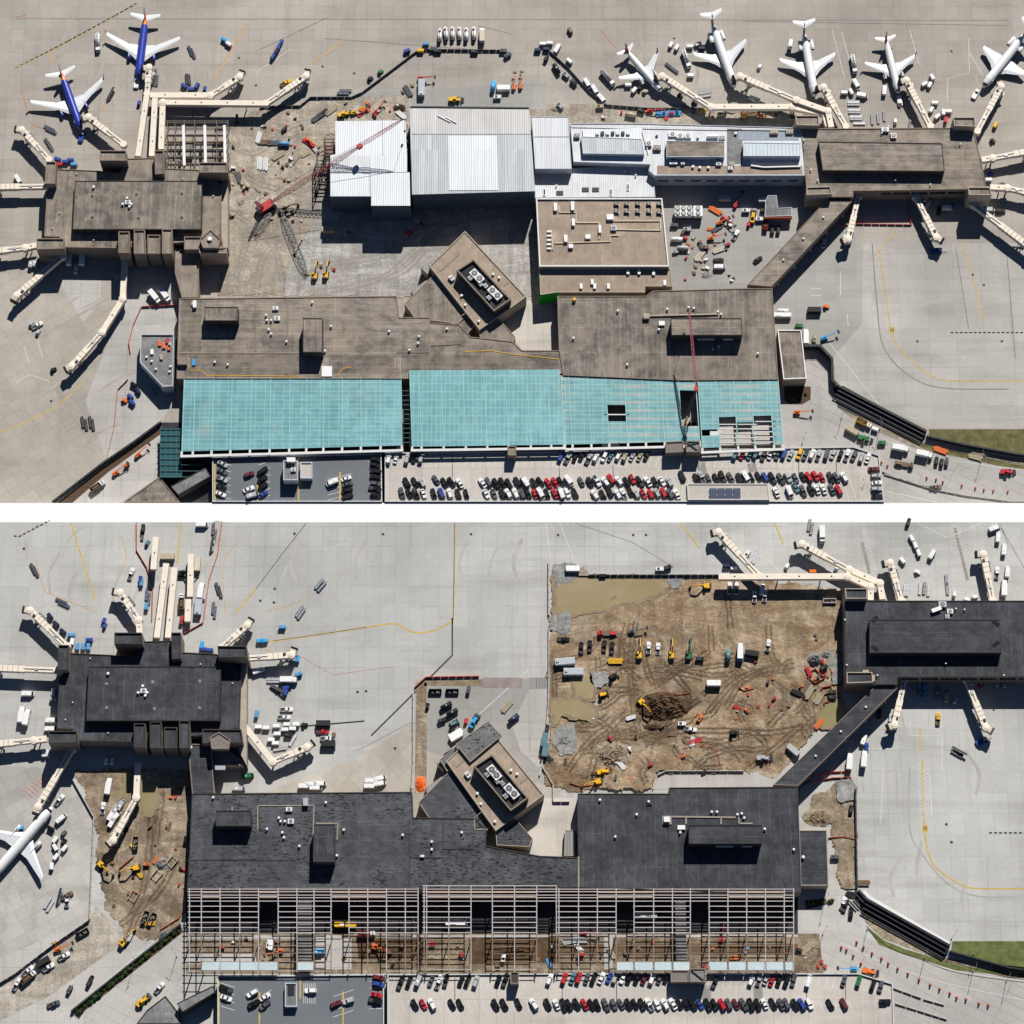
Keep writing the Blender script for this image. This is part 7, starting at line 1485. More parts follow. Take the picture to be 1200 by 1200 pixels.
for pth in ([(220, 1008), (300, 1007)], [(300, 1008), (345, 1008)], [(480, 1005), (519, 1005), (519, 962)], [(519, 995), (556, 995)], [(368, 1010), (368, 1041)], [(480, 962), (480, 1042)], [(632, 1005), (632, 1042)]):
    for a, b in zip(pth, pth[1:]): MB().beam(local(r, *a, 11.1), local(r, *b, 11.1), .4, .3).build('roof_curb', BLK2, r)
for x, y in ((327, 959), (329, 963), (334, 963), (313, 972), (331, 976), (333, 982), (351, 992), (382, 941), (403, 973), (395, 1003), (472, 979), (506, 987), (506, 996), (494, 1004), (541, 976), (496, 1004), (250, 935)): vent(r, x, y, 11, .7, 1.2)
fan_unit(r, 339, 949, 11, 3, 2, 1.4); fan_unit(r, 341, 963, 11, 3, 2.4, 1.4); rbox(r, 'access_door', 355, 935, 361, 944, 11, 2.4, STEEL); rbox(r, 'roof_unit', 252, 896, 264, 902, 10, 1.5, STEEL)
r = building('terminal', 'east half of the terminal with seamed black roof, lower photo', [(677, 930), (784, 930), (784, 923), (935, 922), (939, 1046), (838, 1046), (678, 1040)], 11.4, BROWNW, BLK, .35, 'terminal', trim=BTRIM)
terminal_boxes(r, [([(807, 967), (893, 967), (893, 989), (807, 989)], 7.5)], 11.4, plain('black_panel_wall', (.025, .025, .028), .8, 0, .2), BLK2, True)
for pth in ([(780, 957), (866, 958)], [(804, 958), (804, 966)], [(845, 958), (845, 966)], [(866, 958), (866, 965), (882, 965)], [(678, 1004), (678, 1040)]):
    for a, b in zip(pth, pth[1:]): MB().beam(local(r, *a, 11.6), local(r, *b, 11.6), .8, .6).build('duct', CURB, r)
rbox(r, 'rooftop_unit', 776, 956, 787, 966, 11.4, .6, CURB); rbox(r, 'rooftop_unit', 778, 957, 785, 963, 12, 1.6, WHITE); rbox(r, 'rooftop_unit', 794, 967, 803, 972, 11.4, 1.2, WHITE)
for x, y in ((703, 938), (746, 955), (834, 952), (840, 952), (864, 955), (869, 954), (872, 959), (797, 976), (896, 972), (930, 996), (760, 940), (721, 981)): vent(r, x, y, 11.4, .7, 1.3)
rbox(r, 'roof_hatch', 758, 938, 764, 943, 11.4, .8, DARKSTEEL)
link([(1024, 806), (1052, 806), (935, 921), (906, 920)], 10.5, BROWNW, BLK2, 'diagonal black roofed link corridor joining terminal and right concourse, lower photo')
r = building('concourse', 'right concourse with black roof and long raised centre, lower photo', [(990, 704), (1300, 704), (1300, 793), (1052, 793), (1052, 802), (991, 803)], 12, BROWNW, BLK, .4, 'terminal', trim=BTRIM)
block(r, [(1019, 726), (1172, 726), (1174, 765), (1019, 765)], 12, 17, DARKW, BLK2, .3, ('upper_wall', 'upper_roof', 'upper_parapet'), pt=.35)
for p, h in (([(990, 690), (1016, 690), (1016, 702), (991, 702)], 4), ([(992, 788), (1022, 788), (1023, 800), (992, 801)], 3)): block(r, p, -.3, 12 + h, BEIGEW, BLK, .8, ('tower_wall', 'tower_roof', 'tower_parapet'), pt=.45)
rbox(r, 'rooftop_unit', 1011, 785, 1018, 788, 12, 1.4, BEIGEW); rbox(r, 'rooftop_unit', 1021, 791, 1025, 798, 12, 1.4, plain('peach_panel', (.5, .33, .22), .7))
MB().beam(local(r, 1092, 716, 13.6), local(r, 1103, 712, 13.6), 2.0, .5).build('duct', WHITE, r); fan_unit(r, 1104, 709, 12, 4, 3, 1.6, m=STEEL); fan_unit(r, 1113, 717, 12, 3, 2.4, 1.4); fan_unit(r, 1110, 723, 12, 2, 2, 1.2)
for x, y in ((990, 727), (992, 780), (1108, 778), (1176, 792), (1028, 792), (1120, 714), (1130, 715)): vent(r, x, y, 12)
for x, y, s in ((1022, 728, 0), (1164, 728, 1), (1022, 757, 0), (1164, 757, 1)): MB().beam(local(r, x, y, 17.1), local(r, x + 7, y + (5 if (s == 1) == (y < 740) else -5), 17.1), 2.0, .16).build('roof_cricket', plain('black_patch', (.012, .012, .014), .9), r)
p, q = local(r, 1056, 793.6, 12), local(r, 1240, 793.6, 12); winband(r, p, q, 7, 9.5)
r = building('side_building', 'small black roofed building right of the terminal with pale rim', [(936, 973), (969, 973), (971, 1038), (938, 1038)], 9, BEIGEW, BLK2, .4, pt=.5, trim=CURB); vent(r, 941, 1005, 9, .9, 1.4)
fd = lambda x, y: (581 + (x - 562) * 1.03 + max(0, (340 - y)) * .08, 974 + (y - 387) * 1.09)
b = diamond(fd, BLK, BLK3, 'diamond shaped tan building with grey gable and plant pit, lower photo')
block(b, [(534, 872), (572, 845), (588, 862), (551, 893)], 10, 12.6, BEIGEW, roofmat('torn_grey_roof', (.15, .155, .155), 6, 0, .2, blot=.95), .2, ('gable_wall', 'gable_roof', 'gable_parapet'), pt=.3)
block(b, [(515, 890), (532, 877), (542, 887), (524, 904)], 8, 9.6, BEIGEW, roofmat('torn_grey_roof', (.15, .155, .155), 6, 0, .2, blot=.95), .2, ('gable_wall', 'gable_roof', 'gable_parapet'), pt=.3)
MB().beam(local(b, 527, 866, 8), local(b, 541, 858, 8), 4, 3).build('white_enclosure', WHITE, b)
r = building('service_shed', 'narrow corrugated shed along the terminal wall by the plaza, lower photo', [(662, 973), (674, 973), (674, 1003), (661, 1003)], 4, BEIGEW, CORR, .2, pt=.2)
r = building('slanted_shed', 'dark roofed shed cut by the lower edge beside the parking deck', [(172, 1184), (194, 1167), (212, 1190), (212, 1200), (160, 1200)], 5, DARKW, GREYR, .4, pt=.4)
r = building('covered_walkway', 'slanted grey covered walkway beside the dark deck, lower photo', [(207, 1176), (250, 1155), (252, 1163), (214, 1186)], 9.3, DARKW, GREYR, .3, 'walkway', pt=.3)
# steel canopy frame (roof stripped)
PUR = plain('pinkish_primed_steel', (.52, .46, .45), .55, .1, .1); PURB = plain('rusty_brown_steel', (.27, .2, .16), .7, .1, .2); RAF = plain('grey_primed_steel', (.44, .42, .42), .55, .1, .12)
def frame(label, xs, top, rows, bot, miss=(), miss2=(), panels=(), z=11.3, front=1139, curbs=()):
    r = empty('canopy_frame', W((xs[0] + xs[-1]) / 2, 1090)); r.location.z = 0; tag(r, label, 'steel frame')
    for x in xs:
        MB().beam(local(r, x, top, z), local(r, x, 1095, z), .45, .8).build('rafter', RAF, r); MB().beam(local(r, x, 1095.2, z), local(r, x, front, z), .42, .7).build('outer_rafter', PURB if int(x) % 3 else RAF, r)
        for y in (1058, 1094, 1136): p = local(r, x, y, z); MB().beam((p.x, p.y, 0), p, .5).build('column', RAF, r)
    for y in rows + bot:
        run = []
        for i in range(len(xs) - 1):
            bad = (i in miss and 1057 < y < 1095) or (i in miss2 and y >= 1095)
            if not bad: run.append(i)
            if bad or i == len(xs) - 2:
                if run: MB().beam(local(r, xs[run[0]] - (.5 if run[0] else 2), y, z + .2), local(r, xs[run[-1] + 1] + .5, y, z + .2), .36 if y < 1095 else .26, .3).build('purlin', PUR if y < 1095 or y > 1130 else PURB, r)
                run = []
    for i in panels:
        a, b = local(r, xs[i] + 1, 1127.5, z + .5), local(r, xs[i + 1] - 1, 1137, z + .5); MB().box((a.x + b.x) / 2, (a.y + b.y) / 2, z + .62, b.x - a.x, a.y - b.y, .2).build('roof_panel', plain('pale_blue_panel', (.48, .58, .6), .5, 0, .1, .3), r)
    for i in curbs:
        m = MB()
        for u, v in (((xs[i] + 1, 1045.5), (xs[i + 1] - 1, 1045.5)), ((xs[i] + 1, 1051), (xs[i + 1] - 1, 1051))): m.beam(local(r, *u, z + .3), local(r, *v, z + .3), .6, .5)
        m.build('clerestory_frame', plain('peach_timber', (.55, .42, .34), .7), r)
    return r
RW = [1042, 1045, 1049, 1052, 1056, 1062, 1068.5, 1075, 1081, 1087, 1093]; BT = [1100, 1108, 1117, 1127, 1138]
frame('left third of the stripped steel canopy frame over the dark road', [222, 236, 258, 281, 303, 326, 348, 368, 388, 409, 431, 453, 475, 490], 1041, RW, BT, (4, 8), (8, 9, 10), (1, 2, 3, 4, 6), curbs=(1, 4, 8, 9, 10))
frame('middle third of the stripped steel canopy frame, raised slightly', [497, 500, 526, 552, 577, 603, 629, 652], 1038, [1038] + RW, [1101, 1109, 1118, 1127, 1136], (3, 6), (3, 6), (), 12.0, curbs=(1, 2, 3, 4, 5))
frame('right third of the stripped steel canopy frame beside the terminal corner', [655, 678, 700, 722, 743, 766, 788, 809, 831, 853, 875, 897, 919, 930], 1041, RW, BT, (3, 7), (2,), (3, 4, 5, 6, 8, 9, 10, 11, 12), 11.4, curbs=(2, 3, 4, 9, 10, 11))
for x0, x1, lab in ((350, 366, 'left dark ribbed footbridge crossing beneath the steel canopy frame'), (791, 805, 'right dark ribbed footbridge crossing beneath the steel canopy frame')):
    c = W((x0 + x1) / 2, 1095, 8); o = empty('footbridge', (c.x, c.y, 0)); tag(o, lab, 'footbridge'); a, b = local(o, x0, 1050, 8), local(o, x1, 1130, 8); L = a.y - b.y
    MB().box(0, (a.y + b.y) / 2, 6.8, b.x - a.x, L, 2.4).build('deck_box', DARKW, o); m = MB()
    for i in range(int(L / 1.6)): m.box(0, b.y + .8 + i * 1.6, 8.06, b.x - a.x + .1, .7, .12)
    m.build('roof_ribs', GREYR, o)
    for y in (a.y - 4, b.y + 4): MB().beam((0, y, 0), (0, y, 5.6), .9).build('pier', CONC_WALL, o)
# lower parking decks
dk = deck('dark asphalt parking deck at the lower left of the lower photo', [(255, 1144), (450, 1142), (450, 1225), (255, 1225)], ZD, ASPH)
dl = deck('pale concrete parking deck with cars in the lower photo', [(454, 1142), (700, 1141), (1006, 1141), (1046, 1153), (1048, 1225), (454, 1225)], ZD, DECK)
stripes('parking_marking', lot_lines(1143, 1158, [463 + i * 8.6 for i in range(62)], 4), .22, WLINE, ZD + .02); stripes('parking_marking', lot_lines(1171, 1186, [470 + i * 8.6 for i in range(62)], -4), .22, WLINE, ZD + .02)
stripes('parking_marking', [((256.5, 1146), (256.5, 1200)), ((402, 1162), (402, 1200)), ((449, 1160), (449, 1200)), ((304, 1163), (304, 1200)), ((352, 1145), (352, 1170))], .7, YLINE, ZD + .03)
stripes('parking_marking', [((390, 1168 + k * 8), (414, 1160 + k * 8)) for k in range(4)] + [((433, 1150 + k * 8), (448, 1150 + k * 8)) for k in range(5)] + [((259, 1152 + k * 9), (275, 1157 + k * 9)) for k in range(4)] + [((356 + k * 2.2, 1152), (356 + k * 2.2, 1176)) for k in range(7)] + [((308, 1166 + k * 8), (318, 1160 + k * 8)) for k in range(3)], .22, WLINE, ZD + .02)
stripes('deck_joint', [((533, 1146), (533, 1172)), ((658.5, 1146), (659, 1175)), ((722.5, 1143), (722.5, 1175)), ((945, 1160), (945, 1178)), ((991, 1150), (991, 1172))], .35, BLINE, ZD + .02)
stripes('parking_marking', [((828, 1155), (828, 1172)), ((888, 1156), (889, 1172))], 4.5, plain('grey_stain', (.26, .25, .235), .9, 0, .15), ZD + .015)
r = stairblock('grey stair block with dark painted pit on the dark deck, lower photo', [(334, 1152), (348, 1152), (348, 1180), (334, 1180)], ZD, ZD + 3, GREYR, PALEW); rbox(r, 'painted_roof_opening', 337, 1154, 345, 1167, ZD + 3, .2, BLACKTOP)  # solid dark slab, the shade of the opening is put into its colour
r = stairblock('twin brown lift tower beside the car rows, lower photo', [(786, 1137), (807, 1137), (807, 1151), (786, 1151)], ZD, ZD + 6, DEBRIS, BROWNW)
r = stairblock('grey braced lift tower in front of the steel frame, lower photo', [(808, 1135), (827, 1135), (827, 1151), (808, 1151)], ZD, ZD + 7, GREYR, BROWNW); MB().beam(local(r, 810, 1137, ZD + 7.5), local(r, 825, 1149, ZD + 7.5), .4).build('roof_brace', DARKSTEEL, r)
stairblock('small dark lift hut on the pale deck, lower photo', [(598, 1139), (608, 1139), (608, 1153), (598, 1153)], ZD, ZD + 6, DARKW, BROWNW)
A = 'row under the steel frame'; B = 'lowest row'
row(A, list(zip([469, 479.5, 490.5, 505, 514, 523, 540.5, 548, 557.5, 584, 592], [1152, 1150, 1149, 1151, 1151, 1150, 1150, 1149, 1151, 1149, 1149], 'kksgwkkkskk')), 72, ZD, 'lower')
row(A, list(zip([644, 661, 671, 678, 687, 695.5, 704.5, 713.5, 720.5, 730, 737.5, 746, 755, 764, 772.5, 780.5], [1149] + [1147] * 15, 'wrcrgkwbswkkmwgk')), 68, ZD, 'lower')
row(A, list(zip([838, 880.5, 889.5, 897.5, 904, 913, 921, 930, 947, 989, 1005.5, 1023, 1032], [1151, 1149, 1149, 1148, 1150, 1149, 1151, 1149, 1150, 1150, 1151, 1155, 1157], 'kwssrkkgwgnkg')), 70, ZD, 'lower')
row(B, list(zip([486, 496, 506, 530, 539, 581, 591, 607, 625, 642, 652, 660, 667, 676, 685, 693, 700, 710, 719, 728, 736, 744, 752, 761, 770, 779.5, 788, 796, 804, 812, 820.5], [1177] * 31, 'krwkkkkkwkwkkkrkkgggkkkwwwwkkkb')), 118, ZD, 'lower')
row(B, list(zip([829, 837.5, 846, 854, 862, 871, 880, 888, 896, 905, 915, 921.5, 931, 939.5, 948.5, 972, 988.5], [1177] * 17, 'kkrgmgkkwkggkbwkm')), 118, ZD, 'lower')
row('right end', [(1037, 1174, 'k')], 4, ZD, 'lower')
row('left column of the dark deck', list(zip([265, 265], [1159, 1170], 'kw')), -24, ZD, 'lower'); row('second column of the dark deck', list(zip([296, 298], [1165, 1177], 'wk')), 28, ZD, 'lower')
row('third column of the dark deck', list(zip([311, 311], [1169, 1178], 'wg')), 35, ZD, 'lower'); row('right column of the dark deck', list(zip([444, 444, 441, 440], [1146, 1154, 1166, 1173], 'mbrk')), -10, ZD, 'lower'); row('double row of the dark deck', [(394, 1177, 'm'), (408, 1174, 's')], 20, ZD, 'lower'); row('marked bay', [(364, 1162, 'w')], 0, ZD, 'lower')
# ================================================================== LOWER AIRCRAFT, BRIDGES
plane((61, 946), (-22, 1042), (50, 1029), None, 'white airliner cut off by the left edge with one wing on view, lower photo', WH, [NV, RD, NV], wing=(.66, .68, .7), rcf=.15, rad=2.5)
bridge([(184, 748), (195, 661)], 'left of the two long cream walkway tunnels above the left concourse', fixed=True, z=7.2)
bridge([(197, 748), (205, 666)], 'right of the two long cream walkway tunnels above the left concourse', fixed=True, z=7.0)
bridge([(180, 668), (183, 630)], 'detached cream tunnel standing highest on the apron above the left concourse', fixed=True, z=7.0)
bridge([(223, 700), (224, 650)], 'detached cream tunnel left of the blue truck on the apron', fixed=True, z=4.0)
bridge([(220, 729), (221, 703)], 'short detached cream tunnel standing by the red truck, lower photo', fixed=True, z=3.6)
bridge([(164, 744), (163, 727), (141, 695)], 'bent cream bridge right above the left concourse tower, lower photo', cabdir=170)
bridge([(79, 758), (36, 716)], 'cream bridge at the upper left beside a string of blue carts', cabdir=170)
bridge([(67, 786), (-12, 783)], 'cream bridge leaving the left edge, level with the black raised roof', cabdir=170)
bridge([(55, 866), (40, 868), (-10, 873)], 'cream bridge leaving the left edge below parked white vans', cabdir=170)
bridge([(85, 878), (45, 946)], 'ribbed cream bridge leading to the nose of the white half jet', cabdir=250)
bridge([(259, 760), (290, 733)], 'short cream bridge at the upper right corner of the left concourse, lower photo', cabdir=60)
bridge([(288, 772), (342, 768)], 'cream bridge running right from the left concourse, beside the yellow line', cabdir=70)
bridge([(284, 848), (320, 893), (360, 876)], 'bent ribbed cream bridge among white baggage carts, lower photo', cabdir=40)
bridge([(162, 895), (160, 935), (133, 985)], 'long ribbed bridge over the left dirt plot with a row of trucks', cabdir=220)
bridge([(1020, 704), (1020, 688), (993, 676), (842, 676.5), (890, 676)][:4] + [], 'long cream walkway along the upper rim of the dirt yard', fixed=True, z=7.3)
bridge([(890, 676), (842, 624)], 'cream bridge pointing upper left from the dirt yard rim', cabdir=190)
bridge([(1034, 703), (1031, 684), (995, 668), (940, 638)], 'cream bridge pointing upper left from the right concourse corner', cabdir=190)
bridge([(1056, 704), (1043, 660)], 'short cream bridge standing near a striped line above the right concourse', cabdir=190)
bridge([(1163, 704), (1152, 650)], 'cream bridge at the upper right corner of the lower photo', cabdir=180)
bridge([(1060, 796), (1048, 850)], 'left cream bridge below the right concourse, lower photo', cabdir=200)
bridge([(1132, 796), (1155, 853)], 'right cream bridge below the right concourse, lower photo', cabdir=330)
# barriers, fences, walls
barrier('dark barrier with fence posts along the top of the dirt yard', [(690, 675), (870, 675), (880, 678)], 2.2, .8, DKW, True)
barrier('pale barrier along the left rim of the dirt yard beside the gate', [(643, 660), (643, 722)], 1.8, 1.2); barrier('pale barrier along the left rim of the dirt yard below the gate', [(643, 737), (643, 795), (642, 830), (638, 880), (632, 910)], 1.6, .9)
barrier('pale L shaped barrier at the top left corner of the dirt yard', [(690, 675), (678, 675), (678, 662)], 1.6, 1.0)
barrier('red barrier line above the black dumpsters, lower photo', [(486, 806), (499, 794), (562, 793)], 1.4, .8, plain('red_barrier', (.5, .06, .05), .6), name='safety_barrier')
barrier('grey barrier line left of the brown dirt strip, lower photo', [(484, 812), (484, 895), (482, 925)], 1.5, .8)
barrier('grey curved barrier on the terminal forecourt beside the diamond building', [(636, 900), (648, 920), (648, 940), (668, 940)], 1.5, .8)
barrier('pale curved barrier above the east terminal roof', [(765, 925), (770, 909), (780, 904), (872, 904)], 1.5, .8)
barrier('white jersey wall along the left dirt plot facing the white half jet', [(82, 908), (110, 958), (105, 1078)], 1.6, .7)
barrier('dark fence line running to the lower left corner past trucks', [(105, 1079), (60, 1110), (18, 1142), (-20, 1165)], 2.0, .5, DKW, True)
ORF = plain('orange_mesh_fence', (.6, .11, .04), .7, 0, .2)
for lab, pts in (('orange fence ring around the left pit near the right concourse', [(945, 790), (955, 784), (966, 795), (955, 801), (945, 793)]), ('orange fence ring around the lower pit near the right concourse', [(963, 806), (974, 804), (975, 812), (964, 814), (963, 806)]), ('orange fence around the rebar pit at the bottom of the dirt yard', [(795, 895), (800, 878), (815, 874), (835, 876), (842, 888), (844, 898)]), ('orange fence heap behind the big soil heap', [(781, 813), (795, 815), (810, 812), (808, 816)]), ('orange fence piece on the right of the dirt yard', [(866, 806), (872, 810), (884, 807)]), ('upper red fence line under the link corridor', [(950, 910), (975, 905), (998, 904)]), ('lower red fence line under the link corridor', [(948, 917), (975, 912), (998, 911)]), ('red fence crossing the narrow dirt strip beside the right taxi curve', [(971, 982), (988, 981), (1002, 984)]), ('orange fence piece in the left dirt plot beside yellow excavator', [(140, 1018), (152, 1008), (157, 1004)]), ('orange fence heap at the lower edge of the dirt yard', [(668, 918), (680, 922), (697, 920)]), ('red fence loop around the walkway trucks, left side', [(160, 613), (160, 645), (172, 665), (179, 690), (178, 728)]), ('red fence loop around the walkway trucks, right side', [(260, 613), (255, 650), (245, 680), (238, 730), (215, 743)]), ('red fence along the lower left dirt plot beside the planted strip', [(188, 1090), (210, 1076), (214, 1068)])):
    barrier(lab, pts, 1.2, .4, ORF, True, 'safety_fence', 'fence')
wallrun('dark wall beside the planted strip, lower left', [(84, 1186), (150, 1133), (212, 1084)], 2.2, .9, BLKP)
wallrun('tall dark wall beside the narrow dirt strip and right apron', [(1002, 925), (1003, 985), (1004, 1042)], 2.5, .8, DKW)
wallrun('black sloping retaining wall with white coping under the taxi curve', [(1005, 1045), (1015, 1056), (1112, 1110)], 4, 1.2, BLKP, rails=3)
wallrun('low black wall along the right road below the grass patch, lower photo', [(1112, 1116), (1182, 1135), (1260, 1146)], 3, .8, BLKP)
ribbon('coping', [[(1012, 1044), (1020, 1052), (1113, 1106)]], 1.6, 6, WHITETRIM, curve=False)
sheet('dark_slope', [(1006, 1055), (1018, 1057), (1108, 1112), (1107, 1126), (1040, 1085), (1010, 1072)], 8, BLKP)
barrier('long concrete median in the lower right road, lower photo', [(1047, 1158), (1080, 1170)], 1, .8); barrier('right concrete median in the lower right road, lower photo', [(1082, 1171), (1107, 1178)], 1, .8)
barrier('lower concrete median beside the pale deck end, lower photo', [(1049, 1176), (1075, 1184), (1110, 1195)], 1, .8)
ribbon('road_marking', [[(1015, 1088), (1040, 1108), (1075, 1122), (1130, 1140), (1260, 1156)], [(985, 1105), (1040, 1130), (1100, 1150), (1200, 1172)]], .25, 6, WLINE)
ribbon('road_marking', [[(1016, 1089), (1042, 1110), (1078, 1124), (1132, 1142), (1260, 1158)]], .3, 7, BLINE)
